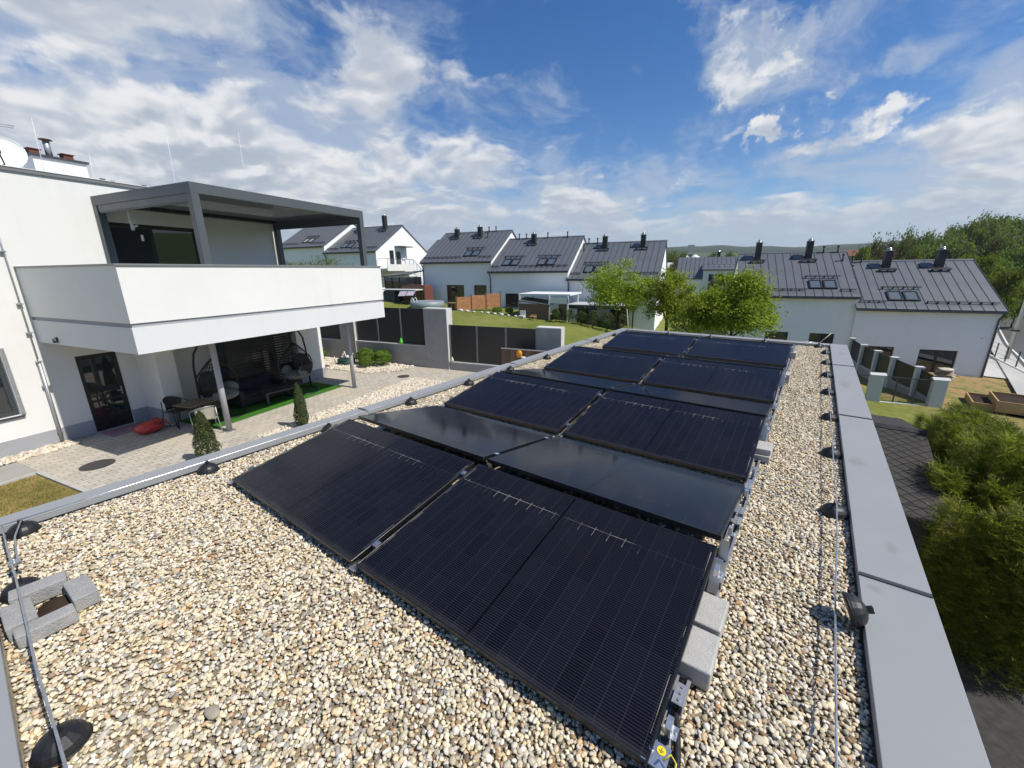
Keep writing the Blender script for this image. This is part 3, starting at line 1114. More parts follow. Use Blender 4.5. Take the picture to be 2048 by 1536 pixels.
wire('conductor_wire', 'short doubled conductor wire with cross clamp at the near left corner', [(-4.285, -0.03, 0.098), (-4.05, -0.08, 0.086), (-3.80, -0.092, 0.085), (-3.62, -0.098, 0.088)], 0.005, M_zinc)
cc_ = MB()
cc_.rbox((-3.63, -0.108, 0.092), (0.055, 0.05, 0.006), rz=0.1)
cc_.rbox((-3.63, -0.108, 0.104), (0.055, 0.05, 0.006), rz=0.1)
cc_.cyl((-3.648, -0.108), 0.006, 0.086, 0.116, 6)
cc_.cyl((-3.612, -0.108), 0.006, 0.086, 0.116, 6)
tag(cc_.build('cross_clamp', M_zinc), 'small silver cross clamp on the doubled wire by the left corner', 'clamp')


def rod(name, label, p0, p1, r, m):
    mb = MB().tube([p0, p1], [r, r * 0.6], 8)
    tag(mb.build(name, m), label, 'lightning rod', 'lightning rods')


M_rodw = mat('pale_rod', (0.66, 0.60, 0.50), 0.5)
rod('lightning_rod', 'slim pale lightning rod leaning at the far left roof corner', (-4.25, 11.55, 0.0), (-4.36, 11.60, 0.66), 0.012, M_rodw)
rod('lightning_rod', 'short slanting lightning rod at the far right roof corner', (0.21, 11.58, 0.06), (0.42, 11.65, 0.33), 0.010, M_rodw)
# ================================================================== terrain
_ZB = [(-400, 30), (-120, 8.0), (-60, 1.6), (-40, 0.1), (-25, -1.2), (-18, -1.45), (-12, -1.78), (-8, -2.15), (-3, -3.0), (3, -4.1), (10, -4.7), (17.4, -5.1), (30, -5.9), (60, -6.8), (120, -5.0), (400, 4)]


def lerp_table(tb, x):
    if x <= tb[0][0]:
        return tb[0][1]
    for (x0, z0), (x1, z1) in zip(tb, tb[1:]):
        if x <= x1:
            t = (x - x0) / (x1 - x0)
            return z0 + (z1 - z0) * t
    return tb[-1][1]


_ZR = [(0, -6), (90, -8), (160, -9), (320, -6), (600, 6), (900, 22), (1300, 46), (1900, 84), (2300, 98), (2800, 80), (4200, 40)]


def sstep(a, b, x):
    t = min(1, max(0, (x - a) / (b - a)))
    return t * t * (3 - 2 * t)


def ground_z(b, a):
    near = lerp_table(_ZB, b)
    near += 0.10 * mnoise.noise(Vector((b * 0.09, a * 0.09, 0.3)))
    r = math.hypot(b, a)
    az = math.atan2(b, a)
    far = lerp_table(_ZR, r)
    far += sstep(900, 2000, r) * (22 * mnoise.noise(Vector((az * 5, 1.7, 0))) + 9 * mnoise.noise(Vector((az * 17, 4.2, 0))))
    far += sstep(150, 600, r) * 4 * mnoise.noise(Vector((b * 0.006, a * 0.006, 9)))
    # wooded hill on the right
    hill = 26 * sstep(0.30, 0.62, az) * sstep(60, 190, r) * (1 - sstep(420, 900, r))
    t = sstep(48, 150, r)
    z = near * (1 - t) + far * t + hill
    return z


def terrain():
    bs = [-3600, -2600, -1900, -1400, -1000, -700, -480, -330, -230, -160, -115, -85, -65, -52] + [-44 + i * 2.0 for i in range(10)] + [-24 + i * 1.0 for i in range(56)] + \
         [32 + i * 2.5 for i in range(8)] + [55, 62, 72, 85, 100, 120, 145, 175, 215, 265, 330, 420, 540, 700, 900, 1200, 1600, 2200, 3000, 4000]
    as_ = [-80, -50, -30, -20, -12, -6, -2] + [0.5 + i * 1.04 for i in range(14)] + [15.2, 15.36] + [16.4 + i * 1.3 for i in range(24)] + [49, 53, 58, 64, 71, 79, 88, 98, 110, 125, 142, 162, 185, 212, 245, 285, 330, 385, 450,
           520, 600, 700, 810, 930, 1060, 1200, 1350, 1500, 1660, 1830, 2000, 2180, 2400, 2800, 3400, 4200]
    vs, fs = [], []
    for a in as_:
        for b in bs:
            z = ground_z(b, a)
            if a < 15.22:
                p = W(b, a)
                yard = 1 - sstep(-3.6, -1.2, p.x)
                if p.x < -3.6:
                    yard = 1
                z = z * (1 - yard) + (-2.62) * yard
            p = W(b, a, z)
            vs.append(tuple(p))
    nb = len(bs)
    for j in range(len(as_) - 1):
        for i in range(nb - 1):
            fs.append((j * nb + i, j * nb + i + 1, (j + 1) * nb + i + 1, (j + 1) * nb + i))
    me = bpy.data.meshes.new('ground')
    me.from_pydata(vs, [], fs)
    me.polygons.foreach_set('use_smooth', [True] * len(fs))
    m = bpy.data.materials.new('meadow_and_fields')
    m.use_nodes = True
    g = NT(m.node_tree)
    bsdf = m.node_tree.nodes['Principled BSDF']
    geo = g.node('ShaderNodeNewGeometry')
    pos = geo.outputs['Position']
    n1 = g.noise(pos, 0.35, 5, 0.6)
    n2 = g.noise(pos, 3.0, 5, 0.65)
    n3 = g.noise(pos, 28.0, 3, 0.7)
    mixn = g.m('ADD', g.m('MULTIPLY', n1, 0.35), g.m('ADD', g.m('MULTIPLY', n2, 0.35), g.m('MULTIPLY', n3, 0.3)))
    lawn = g.ramp(mixn, [(0.36, (0.090, 0.112, 0.022)), (0.5, (0.160, 0.180, 0.040)), (0.64, (0.25, 0.25, 0.082))])
    # distant land: fields and woods in patches
    s = g.node('ShaderNodeSeparateXYZ')
    g.l.new(pos, s.inputs[0])
    dist = g.vm('LENGTH', pos)
    vor = g.node('ShaderNodeTexVoronoi', feature='F1')
    st = g.vm('MULTIPLY', pos, (0.0045, 0.0028, 0.0))
    g.l.new(st, vor.inputs['Vector'])
    vor.inputs['Scale'].default_value = 1.0
    sv = g.node('ShaderNodeSeparateColor')
    g.l.new(vor.outputs['Color'], sv.inputs[0])
    fields = g.ramp(sv.outputs[0], [(0.0, (0.06, 0.10, 0.03)), (0.3, (0.10, 0.15, 0.035)), (0.5, (0.24, 0.17, 0.095)), (0.65, (0.09, 0.14, 0.035)), (0.82, (0.27, 0.20, 0.12)), (1.0, (0.17, 0.20, 0.06))], 'CONSTANT')
    wood = g.ramp(g.noise(pos, 0.05, 6, 0.7), [(0.35, (0.012, 0.026, 0.010)), (0.7, (0.035, 0.058, 0.020))])
    wf = g.smooth(g.m('ADD', g.m('MULTIPLY', g.noise(pos, 0.0042, 4, 0.55), 1.0), g.smooth(dist, 900, 1900, 0.0, 0.55)), 0.56, 0.60)
    land = g.mix(wf, fields, wood)
    ff = g.smooth(dist, 70, 140)
    col = g.mix(ff, lawn, land)
    # trodden, sunburnt earth in the lower neighbour's garden (round the raised beds)
    bare = g.smooth(g.vm('LENGTH', g.vm('MULTIPLY', g.vm('SUBTRACT', pos, tuple(W(15.5, 31.0, -5))), (0.11, 0.13, 0))), 1.3, 0.55)
    bf = g.m('MULTIPLY', bare, g.smooth(g.m('ADD', g.m('MULTIPLY', n2, 0.6), g.m('MULTIPLY', g.noise(pos, 0.9, 3, 0.5), 0.4)), 0.43, 0.53))
    col = g.mix(bf, col, (0.33, 0.22, 0.11))
    g.l.new(col, bsdf.inputs['Base Color'])
    bsdf.inputs['Roughness'].default_value = 0.95
    bsdf.inputs['Specular IOR Level'].default_value = 0.1
    bp = g.node('ShaderNodeBump')
    bp.inputs['Strength'].default_value = 0.6
    bp.inputs['Distance'].default_value = 0.05
    g.l.new(g.noise(pos, 16, 5, 0.7), bp.inputs['Height'])
    g.l.new(bp.outputs[0], bsdf.inputs['Normal'])
    me.materials.append(m)
    o = bpy.data.objects.new('ground', me)
    COL.objects.link(o)
    tag(o, kind='structure')


terrain()


def flat(name, poly, z, m, kind='structure'):
    """sheet in the villa's frame"""
    me = bpy.data.meshes.new(name)
    me.from_pydata([tuple(W(b, a, z)) for b, a in poly], [], [tuple(range(len(poly)))])
    me.materials.append(m)
    o = bpy.data.objects.new(name, me)
    COL.objects.link(o)
    tag(o, kind=kind)
    return o


def paving_mat():
    m = bpy.data.materials.new('grey_concrete_pavers')
    m.use_nodes = True
    g = NT(m.node_tree)
    b = m.node_tree.nodes['Principled BSDF']
    geo = g.node('ShaderNodeNewGeometry')
    mp = g.node('ShaderNodeMapping', vector_type='POINT')
    mp.inputs['Rotation'].default_value = (0, 0, -TH + math.pi / 2)
    g.l.new(geo.outputs['Position'], mp.inputs[0])
    br = g.node('ShaderNodeTexBrick')
    g.l.new(mp.outputs[0], br.inputs['Vector'])
    br.inputs['Scale'].default_value = 1.0
    br.inputs['Brick Width'].default_value = 0.24
    br.inputs['Row Height'].default_value = 0.14
    br.inputs['Mortar Size'].default_value = 0.010
    br.inputs['Mortar Smooth'].default_value = 0.4
    br.inputs['Color1'].default_value = (0.49, 0.45, 0.38, 1)
    br.inputs['Color2'].default_value = (0.37, 0.34, 0.285, 1)
    br.inputs['Mortar'].default_value = (0.19, 0.165, 0.125, 1)
    n = g.noise(geo.outputs['Position'], 0.5, 6, 0.65)
    c = g.mix(g.smooth(n, 0.45, 0.72, 0.0, 0.55), br.outputs['Color'], (0.50, 0.42, 0.30))
    n2 = g.noise(geo.outputs['Position'], 9, 4, 0.65)
    c = g.mix(g.smooth(n2, 0.3, 0.7, 0.0, 0.30), c, (0.50, 0.47, 0.42))
    g.l.new(c, b.inputs['Base Color'])
    b.inputs['Roughness'].default_value = 0.88
    b.inputs['Specular IOR Level'].default_value = 0.2
    bp = g.node('ShaderNodeBump')
    bp.inputs['Strength'].default_value = 0.5
    bp.inputs['Distance'].default_value = 0.006
    g.l.new(br.outputs['Fac'], bp.inputs['Height'])
    bp.invert = True
    g.l.new(bp.outputs[0], b.inputs['Normal'])
    return m


M_paving = paving_mat()
flat('yard_paving', [(-22, 3.3), (-5.2, 3.3), (-5.2, 15.14), (-22, 15.14)], G, M_paving)
flat('side_path', [(-14.3, -8), (-13.12, -8), (-13.12, 3.296), (-14.3, 3.296)], G, mat('path_concrete', (0.31, 0.30, 0.275), 0.9, var=0.1, vscale=2, bump=0.3, bscale=40, coords='Object'))
# dry lawn patch
M_drylawn = mat('dry_lawn', (0.26, 0.195, 0.075), 0.95, var=0.35, vscale=1.3, bump=0.9, bscale=45, spec=0.1, tint=(0.15, 0.13, 0.035))
flat('lawn_patch', [(-13.04, -8), (-5.2, -8), (-5.2, 3.22), (-13.04, 3.22)], G - 0.03, M_drylawn)
kerb = MB()
kerb.box(0, 0, -0.1, 4.6, 0.075, 0.016)
ko = kerb.build('kerb', M_block)
ko.location = W(-13.12, 3.225, G)
ko.rotation_euler = (0, 0, TH)
tag(ko, 'narrow concrete kerb between the dry lawn and the paving', 'kerb')
kerb = MB()
kerb.box(0, -9, -0.1, 0.075, 0, 0.014)
ko = kerb.build('kerb', M_block)
ko.location = W(-13.118, 3.222, G)
ko.rotation_euler = (0, 0, TH)
tag(ko, 'narrow concrete kerb between the dry lawn and the path along the villa', 'kerb')

# grass blades on the dry patch and on the big lawn behind the wall
def grass_cloud(name, label, region, n, h, cols, seed, zf, inside=lambda b, a: True):
    rr = random.Random(seed)
    vs, fs, mi = [], [], []
    b0, b1, a0, a1 = region
    k = 0
    while k < n:
        b, a = rr.uniform(b0, b1), rr.uniform(a0, a1)
        k += 1
        if not inside(b, a):
            continue
        z = zf(b, a)
        for _ in range(3):
            bb, aa = b + rr.uniform(-.05, .05), a + rr.uniform(-.05, .05)
            hh = h * rr.uniform(0.5, 1.3)
            ang = rr.uniform(0, math.pi)
            w = h * 0.16
            lean = rr.uniform(-0.5, 0.5) * hh
            p = W(bb, aa, z - 0.01)
            dx, dy = math.cos(ang) * w, math.sin(ang) * w
            o = len(vs)
            vs += [(p.x - dx, p.y - dy, p.z), (p.x + dx, p.y + dy, p.z), (p.x + lean * math.sin(ang), p.y - lean * math.cos(ang), p.z + hh)]
            fs.append((o, o + 1, o + 2))
            mi.append(rr.randrange(len(cols)))
    me = bpy.data.meshes.new(name)
    me.from_pydata(vs, [], fs)
    for c in cols:
        me.materials.append(c)
    me.polygons.foreach_set('material_index', mi)
    o = bpy.data.objects.new(name, me)
    COL.objects.link(o)
    tag(o, label, 'grass', kind='stuff')


M_gr1 = mat('dry_grass_blade', (0.25, 0.21, 0.065), 0.9, spec=0.1)
M_gr2 = mat('green_grass_blade', (0.10, 0.14, 0.02), 0.9, spec=0.1)
M_gr3 = mat('pale_green_grass_blade', (0.17, 0.21, 0.035), 0.9, spec=0.1)
grass_cloud('grass', 'short half-dry grass of the small lawn below the roof edge', (-13.0, -8.5, -3, 3.2), 16000, 0.045, [M_gr1, M_gr1, M_gr2], 5, lambda b, a: G - 0.03)

RC = pebble_collection('rock_shapes', 8, 9, M_rock, 9, 6)


def rock_bed(name, label, test, region, z, n_sp, size, seed):
    rr = random.Random(seed)
    pts = []
    a = region[2]
    while a < region[3]:
        b = region[0]
        while b < region[1]:
            if test(b, a):
                L = size * rr.uniform(0.6, 1.35)
                p = W(b + rr.uniform(-1, 1) * n_sp * 0.4, a + rr.uniform(-1, 1) * n_sp * 0.4, z + rr.uniform(0, 0.35) * size)
                pts.append((tuple(p), (rr.gauss(0, .3), rr.gauss(0, .3), rr.uniform(0, 6.28)), (L, L * rr.uniform(.6, .9), L * rr.uniform(.45, .7)), rr.random()))
            b += n_sp
        a += n_sp
    scatter(name, pts, RC, 8, label, 'gravel')


rock_bed('rock_strip', 'strip of pale pebbles at the foot of the villa wall', lambda b, a: b < -14.32 + 0.03 * math.sin(a * 5) and a < 4.47, (-14.83, -14.25, -2.0, 4.5), G + 0.01, 0.06, 0.045, 1)
rock_bed('rock_strip', 'pale pebble strip between the paving and the garage, round the dwarf conifers', lambda b, a: b > -10.42 + 0.10 * max(0, a - 11.6) ** 2 * 0.3, (-10.45, -8.3, 6.6, 13.25), G + 0.01, 0.062, 0.045, 2)


def in_bed(b, a):
    lim = 13.2 + (0.0 if b < -13.0 else 0.55 * (b + 13.0) ** 2) + 0.05 * math.sin(b * 6)
    return a > lim and a < 15.08


rock_bed('rock_bed', 'cream rock bed below the concrete wall with the round shrubs', in_bed, (-20.5, -11.6, 13.0, 15.08), G + 0.012, 0.085, 0.062, 3)

# ================================================================== the villa
V = vthing('villa', 'white two-storey flat-roofed villa with a large balcony on the left', 'house', 0, 0, G)
BW = -14.86


def vwall(name, m, x0, x1, z0, z1, holes, depth=0.16, b=BW, parent=None):
    mb = MB()
    holed_wall(mb, x0, x1, z0, z1, holes, 0, depth)
    return mb.build(name, m, parent or V, loc=(b, 0, 0), rot=(0, 0, math.pi / 2))


H_win, H_door, H_slide = (1.5, 3.77, 0.95, 2.55), (5.0, 5.87, 0.001, 2.17), (6.37, 8.68, 3.33, 5.65)
vwall('wall', M_stucco, -9, 6.25, 0, 6.6, [H_win, H_door])
vwall('upper_wall', M_stucco, 6.25, 11.45, 2.66, 6.6, [H_slide])
bk = MB()
bk.box(-24, -9, 0.0, BW - 0.30, 6.2, 6.58)
bk.box(-24, 6.2, 0.0, BW - 0.30, 12.15, 2.64)
bk.box(-24, 6.2, 2.66, BW - 0.30, 11.43, 6.58)
bk.box(BW - 0.298, 11.30, 2.662, BW - 0.001, 11.45, 6.58)
bk.build('rear_body', M_stucco, V)
# alcove under the balcony
al = MB()
al.box(BW + 0.001, 6.25, 0, -13.8, 6.72, 2.645)
al.build('pier', M_stucco, V)
al = MB()
al.box(BW - 0.2, 10.98, 0, -14.0, 12.15, 2.645)
al.build('pier', M_stucco, V)
box('alcove_wall', M_stucco, V, BW - 0.2, 6.72, 0, BW - 0.05, 10.98, 2.645)
pl = MB()
for (x0, x1) in ((-9, 5.0), (5.87, 6.25)):
    pl.box(BW - 0.003, x0, 0.004, BW + 0.012, x1, 0.40)
pl.box(BW + 0.014, 6.238, 0.004, -13.79, 6.25, 0.40)
pl.box(-13.8, 6.236, 0.004, -13.788, 6.73, 0.40)
pl.box(-14.2, 10.97, 0.004, -13.988, 10.98, 0.40)
pl.box(-14.0, 10.968, 0.004, -13.986, 12.16, 0.40)
pl.build('plinth', M_plinth, V)
# roof edge
rf = MB()
rf.box(-24.2, -9, 6.581, BW - 0.26, 11.55, 6.64)
rf.build('roof_slab', M_stucco_grey, V)
rf = MB()
rf.box(BW - 0.25, -9, 6.601, BW + 0.045, 11.50, 6.685)
rf.build('roof_coping', mat('dark_roof_edge_sheet', (0.175, 0.178, 0.18), 0.45, var=0.06), V)
MB().box(BW - 0.26, -9, 6.686, BW + 0.06, 11.52, 6.70).build('coping_top', M_white, V)

# ground-floor window at the very left
def window(parent, mpos, x0, x1, z0, z1, frame_m, glass_m, y=0.10, mull=(), fw=0.07, name='window', b=BW, sill=True, sillm=None):
    """window set back into a +b facing wall; x runs along the wall"""
    e_ = bpy.data.objects.new(name, None)
    fr = MB()
    fr.box(x0, y, z0, x1, y + 0.06, z0 + fw)
    fr.box(x0, y, z1 - fw, x1, y + 0.06, z1)
    fr.box(x0, y, z0 + fw, x0 + fw, y + 0.06, z1 - fw)
    fr.box(x1 - fw, y, z0 + fw, x1, y + 0.06, z1 - fw)
    for q in mull:
        fr.box(q - fw / 2, y + 0.002, z0 + fw, q + fw / 2, y + 0.058, z1 - fw)
    o = fr.build(name, frame_m, parent, loc=(b, 0, 0), rot=(0, 0, math.pi / 2), bevel=0.004, seg=1)
    MB().box(x0 + fw, y + 0.025, z0 + fw, x1 - fw, y + 0.035, z1 - fw).build('pane', glass_m, o)
    if sill:
        MB().box(x0 - 0.04, -0.05, z0 - 0.045, x1 + 0.05, y + 0.02, z0 - 0.002).build('sill', sillm or M_anth, o)
    return o


window(V, None, 1.5, 3.77, 0.95, 2.55, M_anth, M_glass, mull=(2.6,), fw=0.09)
jm = MB()
jm.box(3.775, -0.012, 0.95, 3.85, 0.002, 2.6)
jm.build('shutter_rail', M_zinc, V, loc=(BW, 0, 0), rot=(0, 0, math.pi / 2))
# house door: dark glazed leaf
d = window(V, None, 5.0, 5.87, 0.02, 2.17, M_black, M_glass, y=0.05, fw=0.10, sill=False, name='door')
hd = MB()
hd.tube([(5.78, 0.045, 1.06), (5.78, -0.01, 1.06), (5.66, -0.012, 1.06)], 0.011, 8)
hd.box(5.765, 0.035, 0.93, 5.795, 0.048, 1.16)
hd.build('handle', M_steel, d)
MB().box(5.09, 0.062, 0.12, 5.78, 0.07, 0.36).build('kick_panel', M_black, d)
MB().box(5.09, 0.066, 0.84, 5.78, 0.074, 0.90).build('cross_bar', M_black, d)
# upper sliding door on the balcony
sl = window(V, None, 6.37, 8.68, 3.33, 5.65, M_black, M_glass, y=0.06, mull=(7.42,), fw=0.11, sill=False, name='sliding_door')
MB().box(6.38, 0.045, 3.45, 7.36, 0.058, 5.53).build('screen', mat('dark_insect_screen', (0.018, 0.019, 0.02), 0.8), sl)

# balcony
BF = -10.42
A0, A1 = 4.46, 12.0
bl = MB()
bl.box(BW + 0.001, A0, 2.65, BF, A1, 3.20)
bl.build('balcony_fascia', M_stucco_grey, V)
bl = MB()
bl.box(BW + 0.001, A0 + 0.03, 3.2005, BF - 0.03, A1 - 0.03, 3.285)
bl.build('balcony_groove', M_plinth, V)
bl = MB()
bl.box(BF - 0.22, A0, 3.286, BF, A1, 4.425)
bl.box(BW + 0.001, A0, 3.286, BF - 0.22, A0 + 0.22, 4.425)
bl.box(BW + 0.001, A1 - 0.22, 3.286, BF - 0.22, A1, 4.425)
bl.build('balcony_parapet', M_stucco, V)
bl = MB()
bl.box(BF - 0.25, A0 - 0.03, 4.4255, BF + 0.03, A1 + 0.03, 4.465)
bl.box(BW + 0.001, A0 - 0.03, 4.4255, BF - 0.25, A0 + 0.25, 4.465)
bl.box(BW + 0.001, A1 - 0.25, 4.4255, BF - 0.25, A1 + 0.03, 4.465)
bl.build('balcony_coping', mat('balcony_coping_sheet', (0.20, 0.205, 0.21), 0.4, var=0.05), V, bevel=0.004)
for a in (6.55, 11.27):
    c = MB().cyl((-11.58, a), 0.072, 0.0, 2.648, 24).build('column', mat('grey_column_paint', (0.40, 0.40, 0.42), 0.6, var=0.06, vscale=2), V)
    MB().box(-11.70, a - 0.12, 0.002, -11.46, a + 0.12, 0.014).build('base_plate', M_zinc, c)

# conductor and rainwater pipe on the wall
dp = MB()
dp.tube([(BW + 0.055, 4.36, 6.5), (BW + 0.055, 4.33, 2.24)], 0.011, 8)
dp.build('conductor', M_zinc, V)
dp = MB()
dp.tube([(BW + 0.06, 4.325, 2.14), (BW + 0.06, 4.29, 0.02)], 0.035, 10)
pipe = dp.build('downpipe', M_zinc, V)
for z in (4.8, 3.6, 2.9, 2.18, 1.55, 0.32):
    MB().rbox((BW + 0.045, 4.30 + 0.03 * (z > 2), z), (0.085, 0.10, 0.03)).build('bracket', M_zinc, pipe)
lm = MB()
lm.cyl((-13.84, A0 - 0.045), 0.045, 2.70, 2.80, 12)
lm.rbox((-13.84, A0 - 0.02, 2.80), (0.07, 0.04, 0.05))
lm.build('spotlight', M_anth, V)

# rooftop: chimney stack with flue and clay pots, dishes, rods
ch = thing('chimney_stack', 'white chimney stack with steel flue and red pots on the villa roof', 'chimney', W(-17.5, 6.7, G + 6.64), TH)
MB().box(-0.32, -0.55, 0.0, 0.32, 0.58, 0.82).build('stack', M_stucco, ch)
MB().box(-0.38, -0.61, 0.8205, 0.38, 0.64, 0.88).build('slab', M_anth, ch)
f_ = MB().cyl((0.1, -0.10), 0.075, 0.8805, 1.33, 18).build('flue', M_zinc, ch)
MB().cyl((0.1, -0.10), 0.15, 1.331, 1.352, 18, 0.13).build('flue_cap', M_brick, f_)
for y in (-0.42, 0.27):
    p_ = MB().box(-0.02, y - 0.11, 0.881, 0.20, y + 0.11, 1.02).build('clay_pot', M_brick, ch)
    MB().box(-0.05, y - 0.14, 1.0205, 0.23, y + 0.14, 1.04).build('pot_cover', M_brick, p_)


def dish(name, label, b, a, z, r, az, el):
    t = thing(name, label, 'satellite dish', W(b, a, z), 0, 'satellite dishes on the villa roof')
    prof = [(r * k / 8, 0.22 * r * (k / 8) ** 2) for k in range(0, 9)]
    mb = MB()
    n = 32
    o = len(mb.v)
    for (rr, zz) in prof:
        for k in range(n):
            an = 2 * math.pi * k / n
            mb.v.append((max(rr, 0.001) * math.cos(an), max(rr, 0.001) * math.sin(an), zz))
    for i in range(8):
        for k in range(n):
            mb.face((o + i * n + k, o + i * n + (k + 1) % n, o + (i + 1) * n + (k + 1) % n, o + (i + 1) * n + k), True)
    mb.tube([(r * math.cos(2 * math.pi * k / n), r * math.sin(2 * math.pi * k / n), 0.22 * r) for k in range(n)], 0.012, 6, closed=True)
    rot = (Matrix.Rotation(az, 4, 'Z') @ Matrix.Rotation(math.pi / 2 - el, 4, 'X')).to_euler()
    h = r * 1.05
    mb.build('reflector', M_white, t, loc=(0, 0, h), rot=rot)
    ax = Vector((0, 0, 1))
    ax.rotate(rot)
    arm = MB().tube([Vector((0, 0, h)) - Vector((0, 0, r * 0.85)), Vector((0, 0, h)) + ax * r * 1.0 - Vector((0, 0, r * 0.35))], 0.018, 8)
    arm.build('arm', M_anth, t)
    q = Vector((0, 0, h)) + ax * r * 1.0 - Vector((0, 0, r * 0.35))
    MB().ball(q, 0.05, 10, 6, (1, 1, 1.4)).build('receiver', M_anth, t)
    MB().tube([Vector((0, 0, h)) - ax * 0.06, Vector((0, 0, 0)) - ax * 0.12], 0.025, 8).build('mast', M_zinc, t)


dish('satellite_dish', 'large white satellite dish at the left edge on the villa roof', -16.2, 5.28, G + 6.72, 0.42, R(75), R(22))
dish('satellite_dish', 'small white satellite dish in front of the chimney stack', -16.6, 6.42, G + 6.64, 0.16, R(125), R(15))
ant = thing('aerial', 'thin television aerial behind the large dish at the left edge', 'aerial', W(-17.0, 5.55, G + 6.64), TH)
MB().tube([(0, 0, 0), (0, 0, 1.45)], 0.018, 8).build('mast', M_zinc, ant)
for i, z in enumerate((1.40, 1.43)):
    MB().tube([(-0.18 + i * 0.1, -0.3, z), (0.02 + i * 0.1, 0.32, z - 0.02)], 0.012, 6).build('element', M_zinc, ant)
M_rod2 = mat('bright_rod', (0.75, 0.77, 0.8), 0.4)
for i, (b, a, z1, lab) in enumerate(((-16.3, 5.98, 1.55, 'tall thin lightning rod beside the villa chimney stack'), (-17.5, 7.5, 1.2, 'short thin lightning rod behind the villa roof edge, left of the pergola'),
                                     (-17.5, 9.8, 2.3, 'faint thin lightning rod rising behind the middle of the pergola'), (-16.0, 11.4, 2.62, 'bright thin lightning rod rising over the pergola roof'))):
    zb = G + 6.645
    if i == 2:
        b, a, z1 = -17.5, 9.8, 2.3
    t_ = thing('lightning_rod', lab, 'lightning rod', W(b, a, zb), 0, 'lightning rods')
    MB().tube([(0, 0, 0), (0.02, 0.05, z1)], [0.007, 0.004], 6).build('rod', M_rod2, t_)
    MB().cyl((0, 0), 0.11, -0.003, 0.07, 12).build('foot', M_block, t_)
for i, (b, a) in enumerate(((-15.5, 6.95), (-15.55, 7.95))):
    o = MB().box(-0.06, -0.16, 0, 0.06, 0.16, 0.075).box(-0.05, -0.15, 0.076, 0.05, -0.06, 0.14).box(-0.05, 0.06, 0.076, 0.05, 0.15, 0.12).build('roof_clamp', M_anth)
    o.location = W(b, a, G + 6.705)
    o.rotation_euler = (0, 0, TH)
    tag(o, f'small dark holder on the villa roof edge, {"left" if i == 0 else "right"} of two', 'wire holder', 'holders on the villa roof')

# pergola
PG = vthing('pergola', 'slate grey louvre-roofed pergola standing on the villa balcony', 'pergola', 0, 0, G)
pf, pb_, pa0, pa1 = -10.66, -14.76, 6.29, 11.47
for (b, a) in ((pf, pa0), (pf, pa1), (pb_, pa0), (pb_, pa1)):
    w_ = 0.085
    MB().box(b - w_, a - w_, 3.288, b + w_, a + w_, 6.02).build('post', M_anth_light, PG, bevel=0.006)
MB().box(pf - 0.085, pa0 - 0.085, 6.021, pf + 0.085, pa1 + 0.085, 6.25).build('front_beam', M_anth_light, PG, bevel=0.004)
MB().box(pb_ - 0.085, pa0 - 0.085, 6.021, pb_ + 0.085, pa1 + 0.085, 6.25).build('rear_beam', M_anth_light, PG, bevel=0.004)
for a in (pa0, pa1):
    MB().box(pb_ + 0.086, a - 0.085, 6.021, pf - 0.086, a + 0.085, 6.25).build('side_beam', M_anth_light, PG, bevel=0.004)
    MB().box(pb_ + 0.09, a - 0.065, 5.86, pf - 0.09, a + 0.065, 6.020).build('screen_cassette', M_anth_light, PG, bevel=0.006)
    MB().box(pb_ + 0.09, a - 0.05, 5.825, pf - 0.09, a - 0.02, 5.859).build('screen_bar', M_anth, PG)
NL = 20
M_louvre = mat('louvre_coat', (0.16, 0.175, 0.18), 0.42, var=0.05, vscale=2)
for i in range(NL):
    b = pb_ + 0.19 + (pf - pb_ - 0.38) * i / (NL - 1)
    MB().rbox((0, 0, 0), (0.206, pa1 - pa0 - 0.24, 0.022)).build('louvre_blade', M_louvre, PG, loc=(b, (pa0 + pa1) / 2, 6.135), rot=(0, R(7), 0))
for i in range(16):
    a = pa0 + 0.5 + i * 0.285
    MB().cyl((pb_ + 0.13, a), 0.018, 6.078, 6.092, 10).build('spot', M_steel, PG)
MB().box(pb_ + 0.088, pa0 + 0.09, 6.05, pb_ + 0.115, pa1 - 0.09, 6.13).build('light_rail', M_black, PG)
hk = MB()
hk.rbox((-14.1, 6.62, 5.66), (0.02, 0.07, 0.50))
hk.rbox((-14.1, 6.70, 5.52), (0.02, 0.10, 0.05), rx=0.5)
hk.rbox((-14.1, 6.70, 5.62), (0.02, 0.10, 0.05), rx=0.5)
hk.rbox((-14.08, 6.78, 5.22), (0.02, 0.05, 0.16))
hk.build('hanging_bracket', M_white, PG)

# alcove: slatted screen, hanging chairs, sofa, tables, mat
SCN = vthing('slatted_screen', 'black horizontal slatted screen closing the alcove under the balcony', 'screen', -13.98, 0, G)
for a in (8.32, 9.12, 9.92, 10.72):
    MB().box(-0.05, a - 0.03, 0.0, -0.008, a + 0.03, 2.6).build('post', M_black, SCN)
slm = MB().box(-0.007, 8.26, -0.030, 0.016, 10.77, 0.030).mesh('slat', M_black)
for i in range(27):
    link('slat', slm, SCN, loc=(0, 0, 0.12 + i * 0.092))
MB().box(BW - 0.045, 8.4, 0.1, BW - 0.03, 10.7, 2.5).build('alcove_window', M_glass_sky, V)

tf = flat('artificial_turf', [(-13.9, 6.42), (-12.1, 6.42), (-12.1, 11.22), (-13.9, 11.22)], G + 0.012, M_turf)
tf['label'] = 'bright green artificial turf mat under the hanging chairs'
tf['category'] = 'turf mat'
del tf['kind']


